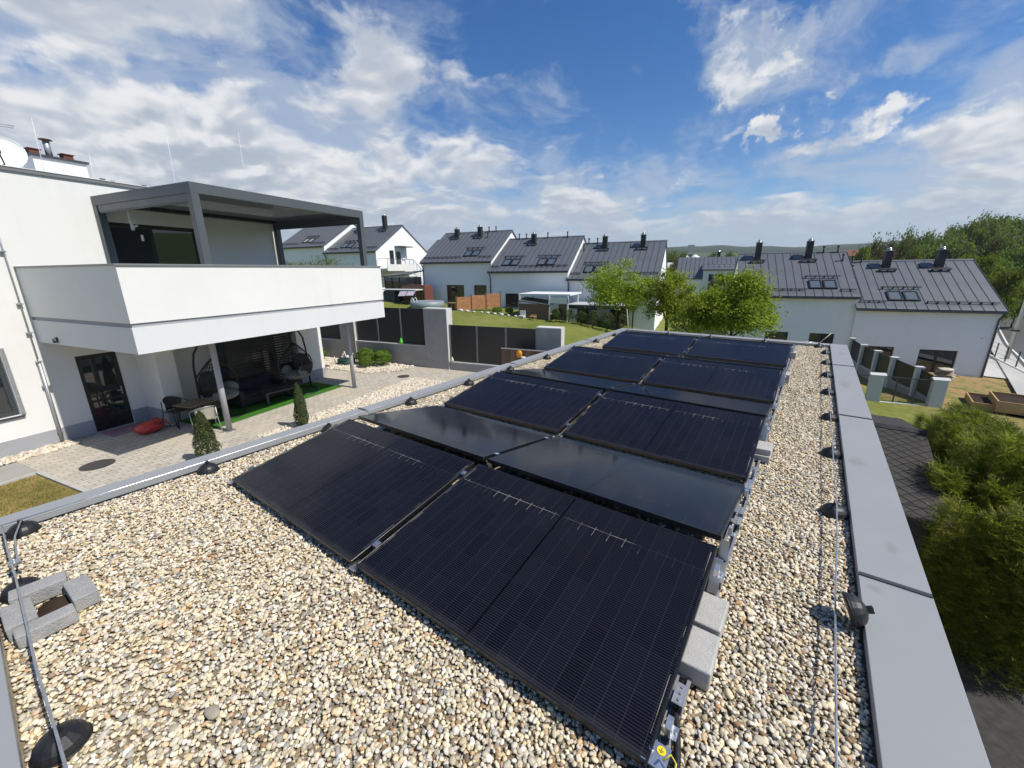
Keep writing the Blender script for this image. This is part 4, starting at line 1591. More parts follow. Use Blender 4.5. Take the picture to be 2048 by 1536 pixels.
def egg_chair(label, b, a, rz, flip):
    t = vthing('hanging_chair', label, 'hanging chair', b, a, G, rz, 'egg-shaped hanging chairs under the balcony')
    z0, z1 = 0.48, 1.86
    zc = 0.5 * (z0 + z1) - 0.12
    def rad(z):
        u = (z - z0) / (z1 - z0)
        return 0.53 * max(0.02, math.sin(math.pi * min(1, u ** 0.78)) ** 0.62) if u < 0.62 else 0.53 * max(0.02, math.sin(math.pi * min(1, u ** 0.78)) ** 0.9)
    ribs = MB()
    n = 22
    for k in range(n):
        an = 2 * math.pi * k / n
        front = abs(((an + math.pi) % (2 * math.pi)) - math.pi) < 0.95
        pts = []
        for i in range(13):
            z = z0 + (z1 - z0) * i / 12
            u = i / 12
            if front and 0.22 < u < 0.86:
                if len(pts) > 1:
                    ribs.tube(pts, 0.009, 5)
                pts = []
                continue
            r_ = rad(z)
            pts.append((r_ * math.cos(an), r_ * math.sin(an), z))
        if len(pts) > 1:
            ribs.tube(pts, 0.009, 5)
    ribs.build('basket_rib', M_wicker, t)
    hp = MB()
    for u in (0.05, 0.12, 0.19, 0.30, 0.62, 0.80):
        z = z0 + (z1 - z0) * u
        r_ = rad(z)
        pts = []
        for k in range(25):
            an = 0.95 + (2 * math.pi - 1.9) * k / 24 if u > 0.2 else 2 * math.pi * k / 24
            pts.append((r_ * math.cos(an), r_ * math.sin(an), z))
        hp.tube(pts, 0.012 if u != 0.62 else 0.018, 5)
    op = []
    for k in range(29):
        q = 2 * math.pi * k / 28
        z = zc + 0.06 + 0.52 * math.sin(q)
        u = (z - z0) / (z1 - z0)
        r_ = rad(min(z1 - 0.02, max(z0 + 0.02, z)))
        an = 0.98 * math.cos(q)
        op.append((r_ * math.cos(an), r_ * math.sin(an), z))
    hp.tube(op[:-1], 0.022, 6, closed=True)
    hp.build('basket_hoop', M_wicker, t)
    sh = MB()
    ns, nr = 20, 6
    for i in range(nr + 1):
        z = z0 + (z1 - z0) * (0.01 + 0.42 * i / nr)
        for k in range(ns + 1):
            an = 0.98 + (2 * math.pi - 1.96) * k / ns
            sh.v.append((rad(z) * 0.97 * math.cos(an), rad(z) * 0.97 * math.sin(an), z))
    for i in range(nr):
        for k in range(ns):
            q = i * (ns + 1) + k
            sh.face((q, q + 1, q + ns + 2, q + ns + 1), True)
    sh.build('woven_shell', M_wicker, t)
    cu = MB()
    cu.ball((0.05, 0, z0 + 0.20), 0.46, 20, 10, (1, 1, 0.34))
    cu.build('seat_cushion', M_cushion, t)
    cu = MB()
    cu.ball((-0.30, 0, z0 + 0.58), 0.36, 18, 10, (0.42, 1, 1.0))
    cu.build('back_cushion', mat('dark_grey_cushion', (0.055, 0.058, 0.06), 0.95, var=0.2, vscale=8, spec=0.1), t)
    for s in (-1, 1):
        cu = MB().ball((0.12, s * 0.33, z0 + 0.36), 0.24, 14, 8, (1.1, 0.55, 0.8))
        cu.build('side_cushion', M_cushion, t)
    st = MB()
    sx = -0.62
    st.tube([(sx, 0, 0.03), (sx - 0.02, 0, 0.9), (sx, 0, 1.55), (sx + 0.08, 0, 1.95), (sx + 0.25, 0, 2.2), (sx + 0.45, 0, 2.28), (sx + 0.6, 0, 2.24), (0, 0, 2.16)], 0.03, 10)
    st.build('stand_pole', M_black, t)
    ring = [(0.60 * math.cos(2 * math.pi * k / 32) - 0.05, 0.60 * math.sin(2 * math.pi * k / 32), 0.028) for k in range(32)]
    rb = MB().tube(ring, 0.026, 8, closed=True)
    rb.tube([(sx, 0, 0.03), (0.54, 0, 0.03)], 0.022, 8)
    rb.build('stand_base', M_black, t)
    cn = MB()
    for i in range(7):
        z = 1.86 + i * 0.042
        cn.tube([(0.012 * math.cos(q) * (i % 2), 0.012 * math.cos(q) * ((i + 1) % 2), z + 0.026 * math.sin(q)) for q in [2 * math.pi * k / 8 for k in range(8)]], 0.004, 5, closed=True)
    cn.build('chain', M_steel, t)


egg_chair('black wicker hanging chair behind the front column, its back to the bistro table', -13.0, 7.30, R(25), 1)
egg_chair('black wicker hanging chair at the right end of the green turf', -13.0, 10.05, R(-75), 1)

SF = vthing('garden_sofa', 'low charcoal garden sofa in front of the slatted screen', 'sofa', -13.45, 8.75, G)
MB().box(-0.40, -0.85, 0.08, 0.40, 0.85, 0.30).build('base', M_wicker, SF, bevel=0.02)
MB().box(-0.40, -0.85, 0.301, -0.22, 0.85, 0.74).build('backrest', M_fabric, SF, bevel=0.04)
for s in (-1, 1):
    MB().box(-0.215, s * 0.77 - 0.08, 0.301, 0.40, s * 0.77 + 0.08, 0.58).build('armrest', M_wicker, SF, bevel=0.02)
for y in (-0.35, 0.35):
    MB().box(-0.21, y - 0.33, 0.302, 0.38, y + 0.33, 0.44).build('seat_cushion', M_fabric, SF, bevel=0.04)
for sx in (-0.35, 0.35):
    for sy in (-0.78, 0.78):
        MB().box(sx - 0.03, sy - 0.03, 0, sx + 0.03, sy + 0.03, 0.079).build('leg', M_black, SF)

CT_ = vthing('coffee_table', 'low black coffee table on the green turf', 'table', -12.85, 9.05, G, R(-12))
MB().box(-0.34, -0.52, 0.38, 0.34, 0.52, 0.42).build('table_top', M_anth, CT_, bevel=0.006)
for sx in (-0.30, 0.30):
    for sy in (-0.48, 0.48):
        MB().box(sx - 0.035, sy - 0.035, 0, sx + 0.035, sy + 0.035, 0.379).build('leg', M_anth, CT_)

BT = vthing('bistro_table', 'square brown bistro table between two chairs by the house corner', 'table', -12.72, 6.42, G, R(8))
MB().box(-0.36, -0.36, 0.70, 0.36, 0.36, 0.725).build('table_top', mat('brown_slat_top', (0.16, 0.125, 0.085), 0.6, var=0.2, vscale=3), BT, bevel=0.006)
for sx in (-0.31, 0.31):
    for sy in (-0.31, 0.31):
        MB().tube([(sx, sy, 0.699), (sx * 1.05, sy * 1.05, 0)], 0.014, 8).build('leg', M_black, BT)


def bistro_chair(label, b, a, rz, fm, tm):
    t = vthing('bistro_chair', label, 'chair', b, a, G, rz, 'bistro chairs')
    # local: facing +x
    arc = [(0.22 - 0.50 * math.sin(q) - 0.0, 0.29 * math.cos(q) * 1.0, 0.62 + 0.20 * math.sin(q)) for q in [math.pi * k / 14 for k in range(15)]]
    MB().tube(arc, 0.013, 8).build('back_frame', fm, t)
    for s in (-1, 1):
        MB().tube([(0.22, s * 0.29, 0.62), (0.24, s * 0.27, 0.30), (0.27, s * 0.26, 0.0)], 0.012, 8).build('leg', fm, t)
        MB().tube([(-0.20, s * 0.22, 0.74), (-0.22, s * 0.22, 0.42), (-0.30, s * 0.25, 0.0)], 0.012, 8).build('leg', fm, t)
    MB().box(-0.20, -0.23, 0.425, 0.24, 0.23, 0.437).build('seat', tm, t, bevel=0.004)
    bk_ = MB()
    n = 10
    for k in range(n + 1):
        q = math.pi * (0.18 + 0.64 * k / n)
        x, y = 0.22 - 0.49 * math.sin(q), 0.28 * math.cos(q)
        bk_.v += [(x, y, 0.62 + 0.19 * math.sin(q)), (x * 0.8 - 0.02, y * 0.95, 0.45)]
    for k in range(n):
        bk_.face((2 * k, 2 * k + 2, 2 * k + 3, 2 * k + 1), True)
    bk_.build('backrest', tm, t)


M_texd = mat('dark_textilene', (0.05, 0.048, 0.044), 0.9, var=0.2, vscale=20)
M_texl = mat('beige_textilene', (0.35, 0.33, 0.27), 0.9, var=0.15, vscale=20)
bistro_chair('dark bistro chair with round back against the house corner', -13.45, 6.30, R(10), M_black, M_texd)
bistro_chair('beige bistro chair beside the front column', -11.95, 6.22, R(165), M_zinc, M_texl)

MT = MB()
n = 10
for i in range(n + 1):
    for j in range(n + 1):
        MT.v.append((-0.33 + 0.66 * i / n, -0.50 + 1.0 * j / n, 0.012 + 0.006 * mnoise.noise(Vector((i * 0.6, j * 0.6, 2)))))
for i in range(n):
    for j in range(n):
        MT.face((i * (n + 1) + j, (i + 1) * (n + 1) + j, (i + 1) * (n + 1) + j + 1, i * (n + 1) + j + 1), True)
mo = MT.build('door_mat', mat('mauve_mat', (0.30, 0.17, 0.21), 0.95, var=0.2, vscale=8, bump=0.5, bscale=120))
mo.location = W(-14.42, 5.52, G)
mo.rotation_euler = (0, 0, TH + 0.03)
md = mo.modifiers.new('thick', 'SOLIDIFY')
md.thickness = 0.012
tag(mo, 'mauve door mat lying in front of the house door', 'mat')

bag = thing('shopping_bag', 'crumpled red plastic bag lying by the door mat', 'bag', W(-13.55, 5.62, G), TH)
bb = MB()
bb.ball((0, 0, 0.15), 0.27, 28, 16, (0.85, 1.15, 0.58), lambda p: 1 + 0.16 * mnoise.noise(p * 2.2 + Vector((3, 1, 0))) + 0.10 * abs(mnoise.noise(p * 5.5)))
bb.build('body', M_red, bag)
for s in (-1, 1):
    hb = MB()
    hb.tube(bez((0.02 * s, 0.10, 0.27), (0.10 * s, 0.22, 0.40), (0.14 * s, 0.36, 0.30), (0.10 * s, 0.42, 0.10), 10), [0.03, 0.028, 0.025, 0.022, 0.02, 0.018, 0.018, 0.018, 0.018, 0.018, 0.016], 6)
    hb.build('handle', M_red, bag)
for i, (b, a) in enumerate(((-13.62, 6.08), (-13.52, 6.13))):
    s_ = thing('sandal', f'white sandal by the red bag, {"left" if i == 0 else "right"} one of the pair', 'sandal', W(b, a, G), TH + R(35), 'pair of sandals')
    MB().ball((0, 0, 0.015), 0.10, 12, 6, (1.2, 0.42, 0.15)).build('sole', M_black, s_)
    MB().tube([(0.03, -0.04, 0.02), (0.03, 0, 0.06), (0.03, 0.04, 0.02)], 0.012, 6).build('strap', M_white, s_)

for i, (b, a, lab) in enumerate(((-12.3, 3.98, 'dark round manhole cover in the paving near the dry lawn'), (-10.9, 13.35, 'dark round manhole cover in the paving near the concrete wall'))):
    o = MB().cyl((0, 0), 0.31 if i == 0 else 0.25, 0, 0.006, 32).build('manhole_cover', mat('cast_iron', (0.06, 0.058, 0.055), 0.7, 0.3, var=0.2, vscale=10, bump=0.6, bscale=40))
    o.location = W(b, a, G + 0.002)
    tag(o, lab, 'manhole')
# ================================================================== concrete garden wall with black panels
WA = 15.15
GW = vthing('garden_wall', 'stepped concrete garden wall with tall pillars and black infill panels', 'wall', 0, 0, G)
M_panel = mat('black_composite_panel', (0.016, 0.018, 0.021), 0.38, var=0.12, vscale=1.2)
M_postz = mat('grey_fence_post', (0.20, 0.20, 0.20), 0.5, 0.3)


def wall_section(b0, b1, low, top, n):
    MB().box(b0, WA, -0.6, b1, WA + 0.22, low - 0.04).build('low_wall', M_concrete, GW)
    MB().box(b0, WA - 0.015, low - 0.039, b1, WA + 0.235, low).build('wall_capping', M_conc_pale, GW)
    w = (b1 - b0) / n
    for i in range(n):
        MB().box(b0 + i * w + 0.03, WA + 0.10, low + 0.015, b0 + (i + 1) * w - 0.03, WA + 0.13, top).build('infill_panel', M_panel, GW)
        if i:
            MB().box(b0 + i * w - 0.03, WA + 0.07, low + 0.001, b0 + i * w + 0.03, WA + 0.15, top + 0.01).build('fence_post', M_postz, GW)
    for bb in (b0 + 0.028, b1 - 0.028):
        MB().box(bb - 0.026, WA + 0.07, low + 0.001, bb + 0.026, WA + 0.15, top + 0.01).build('fence_post', M_postz, GW)


def wall_pillar(b0, b1, h):
    MB().box(b0, WA - 0.05, -0.6, b1, WA + 0.40, h - 0.05).build('pillar', M_concrete, GW, bevel=0.008)
    MB().box(b0 - 0.01, WA - 0.06, h - 0.049, b1 + 0.01, WA + 0.41, h).build('pillar_capping', M_conc_pale, GW, bevel=0.008)
    MB().box(b1 + 0.0005, WA - 0.049, -0.6, b1 + 0.02, WA + 0.399, h - 0.051).build('pillar_side', M_conc_pale, GW)


wall_section(-9.72, -5.62, 0.37, 2.0, 3)
wall_pillar(-5.60, -4.58, 2.10)
wall_pillar(-10.95, -9.76, 2.70)
wall_section(-15.10, -10.97, 1.0, 2.65, 3)
wall_pillar(-16.05, -15.12, 2.9)
wall_section(-20.6, -16.07, 0.98, 2.65, 3)

# little ornaments on the wall
orn = MB().lathe([(0.005, 0), (0.055, 0.01), (0.088, 0.07), (0.075, 0.14), (0.04, 0.22), (0.012, 0.29), (0.003, 0.31)], 16).build('drop_ornament', mat('apple_green_glaze', (0.10, 0.52, 0.06), 0.35))
orn.location = W(-12.35, WA + 0.02, G + 1.0)
tag(orn, 'apple green drop-shaped ornament on the low concrete wall', 'ornament')
orn = MB().lathe([(0.004, 0), (0.045, 0.01), (0.068, 0.06), (0.05, 0.13), (0.02, 0.20), (0.003, 0.235)], 16).build('drop_ornament', mat('cream_glaze', (0.66, 0.60, 0.45), 0.4))
orn.location = W(-9.58, WA + 0.0, G + 0.37)
tag(orn, 'cream drop-shaped ornament beside the tall concrete pillar', 'ornament')
# board screen with an orange bloom near the end pillar
bs = vthing('board_screen', 'weathered upright board screen in front of the last wall pillar', 'screen', -6.75, 14.3, G)
for i in range(9):
    MB().box(i * 0.20, 0, 0.0, i * 0.20 + 0.193, 0.03, 1.30).build('board', mat('weathered_board_%d' % (i % 3), [(0.17, 0.10, 0.06), (0.125, 0.08, 0.055), (0.20, 0.135, 0.09)][i % 3], 0.85, var=0.25, vscale=6), bs)
MB().box(-0.02, -0.02, 1.301, 1.82, 0.05, 1.335).build('top_rail', M_zinc, bs)
for x in (0.0, 1.75):
    MB().box(x, 0.031, 0.0, x + 0.06, 0.09, 1.30).build('post', M_wood_brown, bs)
om = vthing('garden_ornament', 'orange round garden ornament on a stake before the board screen', 'ornament', -5.95, 14.2, G)
MB().ball((0, 0, 1.16), 0.13, 14, 9, (1, 0.6, 1.15)).build('head', mat('orange_glaze', (0.62, 0.28, 0.015), 0.4), om)
MB().tube([(0, 0, 0), (0, 0, 1.05)], 0.012, 6).build('stake', M_black, om)
MB().ball((0.16, 0, 1.04), 0.09, 12, 6, (1.2, 0.8, 0.35)).build('bowl', M_white, om)

# round green well surround with figures in the rock bed
pw_ = vthing('well_cover', 'round dark green well cover in the rock bed', 'well cover', -14.95, 14.25, G)
MB().cyl((0, 0), 0.40, 0, 0.24, 28).build('ring', mat('dark_green_plastic', (0.012, 0.055, 0.04), 0.5), pw_)
MB().cyl((0, 0), 0.42, 0.241, 0.28, 28, 0.40).build('lid', mat('dark_green_plastic', (0.012, 0.055, 0.04)), pw_)
MB().tube([(-0.36, -0.36, 0.02), (-0.36, -0.36, 0.42)], 0.02, 8).build('post', M_zinc, pw_)
for i, (dx, dy, s, c, lab) in enumerate(((0.08, 0.0, 1.0, M_white, 'white goose figure on the green well cover, tallest one'), (0.24, 0.08, 0.75, M_white, 'white goose figure at the right of the green well cover'),
                                         (-0.20, -0.05, 0.7, M_white, 'small white figure at the left of the green well cover'), (-0.06, -0.18, 0.7, M_brick, 'terracotta figure on the front of the green well cover'))):
    f = vthing('garden_figure', lab, 'figurine', -14.95 + dx, 14.25 + dy, G + 0.281, rnd.uniform(0, 6), 'garden figures')
    MB().ball((0, 0, 0.085 * s), 0.085 * s, 12, 8, (1.35, 0.85, 1.0)).build('body', c, f)
    MB().tube([(0.07 * s, 0, 0.11 * s), (0.11 * s, 0, 0.22 * s), (0.12 * s, 0, 0.30 * s)], [0.035 * s, 0.024 * s, 0.02 * s], 8).build('neck', c, f)
    MB().ball((0.135 * s, 0, 0.315 * s), 0.034 * s, 10, 7, (1.4, 1, 1)).build('head', c, f)
st_ = MB().ball((0, 0, 0.05), 0.16, 12, 8, (1.5, 0.8, 0.4), lambda p: 1 + 0.2 * mnoise.noise(p * 2)).build('boulder', mat('dark_boulder', (0.09, 0.065, 0.055), 0.9, var=0.3))
st_.location = W(-15.35, 13.42, G)
tag(st_, 'dark flat boulder at the front of the rock bed', 'boulder')

# ================================================================== the terraced houses
HD, RISE = 4.9, 2.95
SLOPE = math.atan2(RISE, HD)
SLEN = math.hypot(RISE, HD) + 0.28
SHEET = 0.512
_sheet = {}


def sheet_meshes(w):
    key = round(w, 3)
    if key not in _sheet:
        a = MB().box(0.012, -0.28, 0, w - 0.012, SLEN - 0.28, 0.012).mesh('roof_sheet', M_roofm)
        b = MB().box(-0.011, -0.28, 0.0, 0.011, SLEN - 0.28, 0.034).mesh('standing_seam', M_roofseam)
        _sheet[key] = (a, b)
    return _sheet[key]


def skylight(parent, x, y, w=0.78, l=1.05):
    """roof window on the front slope; y measured up the slope from the eave"""
    o = MB()
    o.box(x, y, 0.013, x + w, y + 0.10, 0.10)
    o.box(x, y + l - 0.08, 0.013, x + w, y + l, 0.11)
    o.box(x, y + 0.10, 0.013, x + 0.09, y + l - 0.08, 0.105)
    o.box(x + w - 0.09, y + 0.10, 0.013, x + w, y + l - 0.08, 0.105)
    ob = o.build('roof_window', M_black, parent, rot=(SLOPE, 0, 0))
    MB().box(x + 0.09, y + 0.10, 0.06, x + w - 0.09, y + l - 0.08, 0.075).build('pane', M_glass_sky, ob)
    return ob


def house(label, b, a, ez, w, hf, sky=(), chims=(), vents=(), wins=(), pipe='left', gables=(), guard_gaps=(), seams=True, group='terraced white houses with dark metal roofs', name='terraced_house', lamp=None):
    t = vthing(name, label, 'house', b, a, ez - hf, 0, group)
    D = 2 * HD
    wl = MB()
    holed_wall(wl, 0, w, -1.2, hf, [(x0, x1, z0, z1) for (x0, x1, z0, z1, _) in wins], 0, 0.18)
    wl.add([(0, 0, -1.2), (0, 0, hf), (0, HD, hf + RISE), (0, D, hf), (0, D, -1.2)], [(0, 1, 2, 3, 4)])
    wl.add([(w, 0, -1.2), (w, 0, hf), (w, HD, hf + RISE), (w, D, hf), (w, D, -1.2)], [(4, 3, 2, 1, 0)])
    wl.add([(0, D, -1.2), (w, D, -1.2), (w, D, hf), (0, D, hf)], [(3, 2, 1, 0)])
    wl.build('wall', M_house, t)
    for (x0, x1, z0, z1, nm) in wins:
        fr = MB()
        fw = 0.07
        fr.box(x0, 0.12, z0, x1, 0.18, z0 + fw)
        fr.box(x0, 0.12, z1 - fw, x1, 0.18, z1)
        fr.box(x0, 0.12, z0 + fw, x0 + fw, 0.18, z1 - fw)
        fr.box(x1 - fw, 0.12, z0 + fw, x1, 0.18, z1 - fw)
        if nm >= 2:
            fr.box((x0 + x1) / 2 - fw, 0.122, z0 + fw, (x0 + x1) / 2 + fw, 0.178, z1 - fw)
        wo = fr.build('window', M_black, t)
        MB().box(x0 + fw, 0.14, z0 + fw, x1 - fw, 0.15, z1 - fw).build('pane', M_glass, wo)
        MB().box(x0 - 0.05, -0.04, z0 - 0.04, x1 + 0.05, 0.11, z0 - 0.003).build('sill', M_anth, wo)
    # roof: front slope of single sheets with upstanding seams
    rt = bpy.data.objects.new('roof', MB().prism_x([(-0.24, hf - 0.24 * RISE / HD + 0.02), (HD, hf + RISE + 0.02), (D + 0.24, hf - 0.24 * RISE / HD + 0.02), (D + 0.24, hf - 0.24 * RISE / HD + 0.10), (HD, hf + RISE + 0.12), (-0.24, hf - 0.24 * RISE / HD + 0.10)], -0.10, w + 0.10).mesh('roof', M_roofm))
    COL.objects.link(rt)
    rt.parent = t
    n = max(1, round((w + 0.2) / SHEET))
    sw = (w + 0.2) / n
    ms, mseam = sheet_meshes(sw)
    if seams:
        for i in range(n):
            link('roof_sheet', ms, rt, loc=(-0.10 + i * sw, 0, hf + 0.125), rot=(SLOPE, 0, 0))
            if i:
                link('standing_seam', mseam, rt, loc=(-0.10 + i * sw, 0, hf + 0.125), rot=(SLOPE, 0, 0))
    MB().box(-0.115, -0.28, -0.02, -0.10, SLEN - 0.28, 0.05).build('verge_trim', M_roofm, rt, loc=(0, 0, hf + 0.125), rot=(SLOPE, 0, 0))
    MB().box(w + 0.10, -0.28, -0.02, w + 0.115, SLEN - 0.28, 0.05).build('verge_trim', M_roofm, rt, loc=(0, 0, hf + 0.125), rot=(SLOPE, 0, 0))
    MB().prism_x([(HD - 0.12, hf + RISE + 0.085), (HD, hf + RISE + 0.165), (HD + 0.12, hf + RISE + 0.085), (HD + 0.12, hf + RISE + 0.105), (HD, hf + RISE + 0.185), (HD - 0.12, hf + RISE + 0.105)], -0.12, w + 0.12).build('ridge_cap', M_roofm, rt)
    # gutter and pipe
    gt = MB()
    prof = [(-0.26 - 0.065 + 0.065 * math.cos(q), hf - 0.115 - 0.065 * math.sin(q)) for q in [math.pi * k / 8 for k in range(9)]]
    gt.prism_x(prof, -0.12, w + 0.12)
    gt.build('gutter', M_anth, t)
    px_ = {'left': 0.10, 'right': w - 0.10}.get(pipe)
    if px_ is not None:
        MB().tube([(px_, -0.32, hf - 0.16), (px_, -0.28, hf - 0.30), (px_, -0.08, hf - 0.52), (px_, -0.06, hf - 0.7), (px_, -0.06, -1.0)], 0.045, 10).build('downpipe', M_anth, t)
    # snow guard along the eave
    segs = [(0.1, w - 0.1)]
    for g0, g1 in guard_gaps:
        segs = [s for (x0, x1) in segs for s in (((x0, g0), (g1, x1)) if x0 < g0 and g1 < x1 else ((x0, x1),))]
    for (x0, x1) in segs:
        sg = MB()
        sg.box(x0, 0.42, 0.14, x1, 0.445, 0.165)
        sg.box(x0, 0.42, 0.07, x1, 0.445, 0.095)
        k = x0 + 0.05
        while k < x1:
            sg.box(k, 0.36, 0.012, k + 0.03, 0.50, 0.10)
            sg.box(k, 0.415, 0.10, k + 0.03, 0.45, 0.17)
            k += SHEET
        sg.build('snow_guard', M_black, rt, loc=(0, 0, hf + 0.125), rot=(SLOPE, 0, 0))
    for (x, y) in sky:
        ro = bpy.data.objects.new('roof_window_mount', None)
        for k in (0, 0.86):
            o = skylight(t, x + k, y)
            o.location = (0, 0, hf + 0.125)
        COL.objects  # keep
        br_ = MB()
        br_.box(x - 0.25, y + 1.42, 0.10, x + 1.95, y + 1.45, 0.125)
        br_.box(x - 0.25, y + 1.42, 0.17, x + 1.95, y + 1.45, 0.195)
        for k in range(4):
            br_.box(x - 0.1 + k * 0.55, y + 1.36, 0.012, x - 0.07 + k * 0.55, y + 1.50, 0.2)
        br_.build('roof_window_guard', M_black, rt, loc=(0, 0, hf + 0.125), rot=(SLOPE, 0, 0))
    for (x, dz) in chims:
        y0 = HD - 0.75
        zb = hf + RISE * (y0 / HD)
        c = MB().box(x - 0.20, y0 - 0.20, zb - 0.1, x + 0.20, y0 + 0.25, zb + dz).build('chimney', M_chim, t)
        MB().box(x - 0.24, y0 - 0.24, zb + dz + 0.001, x + 0.24, y0 + 0.29, zb + dz + 0.04).build('chimney_plate', M_zinc, c)
        MB().lathe([(0.15, 0.041), (0.15, 0.12), (0.17, 0.125), (0.10, 0.22), (0.01, 0.25)], 14, (x, y0 + 0.02, zb + dz)).build('chimney_cowl', M_steel, c)
        stp = MB()
        ys_ = math.hypot(y0 - 0.55, RISE * (y0 - 0.55) / HD)
        stp.box(x - 0.55, ys_, 0.16, x + 0.50, ys_ + 0.24, 0.19)
        stp.box(x - 0.50, ys_ + 0.02, 0.012, x - 0.46, ys_ + 0.22, 0.158)
        stp.box(x + 0.40, ys_ + 0.02, 0.012, x + 0.44, ys_ + 0.22, 0.158)
        stp.box(x - 0.02, ys_ + 0.02, 0.012, x + 0.02, ys_ + 0.22, 0.158)
        stp.build('roof_step', M_black, rt, loc=(0, 0, hf + 0.125), rot=(SLOPE, 0, 0))
        MB().box(x - 1.0, ys_ + 0.45, 0.05, x - 0.30, ys_ + 1.05, 0.10).build('roof_hatch', M_roofm, rt, loc=(0, 0, hf + 0.125), rot=(SLOPE, 0, 0))
    for (x, y) in vents:
        zb = hf + RISE * (y / HD)
        v_ = MB().tube([(x, y, zb + 0.05), (x, y, zb + 0.55)], 0.055, 10)
        v_.cyl((x, y), 0.085, zb + 0.551, zb + 0.66, 12, 0.075)
        v_.build('vent_pipe', M_chim, t)
    if lamp:
        MB().rbox((lamp[0], -0.06, lamp[1]), (0.12, 0.12, 0.12)).build('wall_lamp', M_white, t)
    return t


# right-hand pair
house('white terraced house at the far right with two chimneys beside the street', 10.22, 34.95, -0.87, 7.15, 4.25,
      sky=((1.75, 0.62),), chims=((2.35, 1.25), (5.25, 1.25)), vents=((0.45, 4.7), (1.0, 4.7), (0.25, 3.6)),
      wins=((0.9, 2.45, 0.10, 1.70, 2), (3.75, 5.65, 0.10, 1.65, 2)), pipe='right', guard_gaps=((1.6, 3.6),), lamp=(6.55, 2.55))
house('white terraced house left of the far right house, its ridge higher', 3.12, 35.15, -0.14, 7.10, 4.35,
      sky=((4.35, 0.62),), chims=((1.25, 1.35), (4.65, 1.35)), vents=((5.7, 4.75), (6.6, 4.75), (6.75, 3.7)),
      wins=((2.0, 3.45, 0.85, 1.75, 1), (4.75, 6.2, 1.0, 1.75, 1)), pipe=None, guard_gaps=((4.2, 6.1),))
# middle group of three, stepping down to the right
house('white terraced house behind the garden trees, lowest of the middle three', -9.95, 34.5, 1.07, 7.25, 3.95,
      sky=((1.15, 0.62),), chims=((2.15, 1.05), (5.45, 1.05)), vents=((0.55, 4.75), (1.35, 4.75), (0.35, 3.7)),
      wins=((0.9, 2.6, 0.1, 2.0, 2), (3.6, 5.2, 0.1, 2.0, 2)), pipe='left', guard_gaps=((1.0, 3.0),))
house('white terraced house in the middle of the middle three, above the tan awning shed', -17.33, 34.4, 1.73, 7.38, 3.95,
      sky=((0.95, 0.62), (4.35, 0.62)), chims=((2.75, 0.85),), vents=((1.0, 4.75), (1.75, 4.75), (3.95, 4.75), (5.9, 4.75)),
      wins=((1.55, 3.05, 0.80, 2.0, 1),), pipe='left', guard_gaps=((0.8, 2.8),))
house('white terraced house highest of the middle three, above the larch fence', -25.42, 35.45, 2.66, 7.75, 3.95,
      sky=((4.45, 0.62),), chims=((1.75, 0.85), (4.5, 0.95)), vents=((5.25, 4.75), (6.05, 4.75), (5.6, 3.7)),
      wins=((2.75, 4.75, 0.02, 1.75, 2), (5.85, 7.2, 0.75, 1.75, 1)), pipe='left', guard_gaps=((4.3, 6.3),), lamp=(7.45, 2.25))
# left group behind the balcony
tA = house('white gabled house seen under the pergola roof with an outside stair on its gable', -39.95, 36.85, 4.0, 7.5, 4.4,
           sky=((1.9, 0.62),), chims=((1.9, 1.55), (5.6, 1.6)), vents=(), wins=(), pipe='left', guard_gaps=((1.7, 3.7),))
house('white gabled house farthest left, framed by the pergola posts', -47.6, 36.85, 4.75, 7.55, 4.4,
      sky=((3.4, 0.62),), chims=(), vents=((6.3, 4.0),), wins=(), pipe=None, guard_gaps=((3.2, 5.2),))
house('small far white gabled house between the left and the middle groups', -41.5, 58.0, 3.9, 7.2, 4.4, chims=((2.6, 1.0), (5.9, 1.0)), wins=(), pipe=None, seams=False)
house('far white gabled house half hidden behind the middle group', -33.2, 57.0, 2.0, 7.2, 4.4, chims=(), wins=(), pipe=None, seams=False)

# gable of the stair house: doors, canopy, landing, railings, steps
gx = 7.5
for (y0, y1, z0, z1) in ((2.25, 2.95, 2.72, 4.55), (3.40, 4.20, 2.72, 4.45)):
    wo = MB().box(gx + 0.002, y0, z0, gx + 0.04, y1, z1).build('door', M_black, tA)
    MB().box(gx + 0.041, y0 + 0.1, z0 + 0.1, gx + 0.05, y1 - 0.1, z1 - 0.1).build('pane', M_glass, wo)
MB().box(gx + 0.002, 3.2, 4.95, gx + 1.0, 5.4, 5.05).build('canopy', M_anth, tA)
MB().box(gx + 0.002, 4.45, 3.5, gx + 0.08, 4.95, 4.90).build('panel', M_stucco_grey, tA)
ST_ = vthing('outside_stair', 'white concrete stair with steel railing on the gable of the left house', 'stair', -32.42, 36.9, -0.4)
MB().box(0, 0.0, 2.30, 1.3, 4.7, 2.55).build('landing', M_stucco, ST_)
MB().box(1.301, 0.0, 2.26, 1.38, 4.7, 2.98).build('landing_upstand', M_stucco, ST_)
for k in range(14):
    MB().box(0.1, 4.701 + k * 0.26, 2.33 - k * 0.19, 1.3, 5.0 + k * 0.26, 2.40 - k * 0.19).build('step', M_stucco, ST_)
MB().add([(1.301, 4.7, 2.6), (1.301, 8.1, -0.1), (1.301, 8.1, -0.5), (1.301, 4.7, 1.95), (1.40, 4.7, 2.6), (1.40, 8.1, -0.1), (1.40, 8.1, -0.5), (1.40, 4.7, 1.95)],
         [(0, 1, 2, 3), (7, 6, 5, 4), (0, 4, 5, 1), (1, 5, 6, 2), (2, 6, 7, 3), (3, 7, 4, 0)]).build('stringer', M_stucco_grey, ST_)
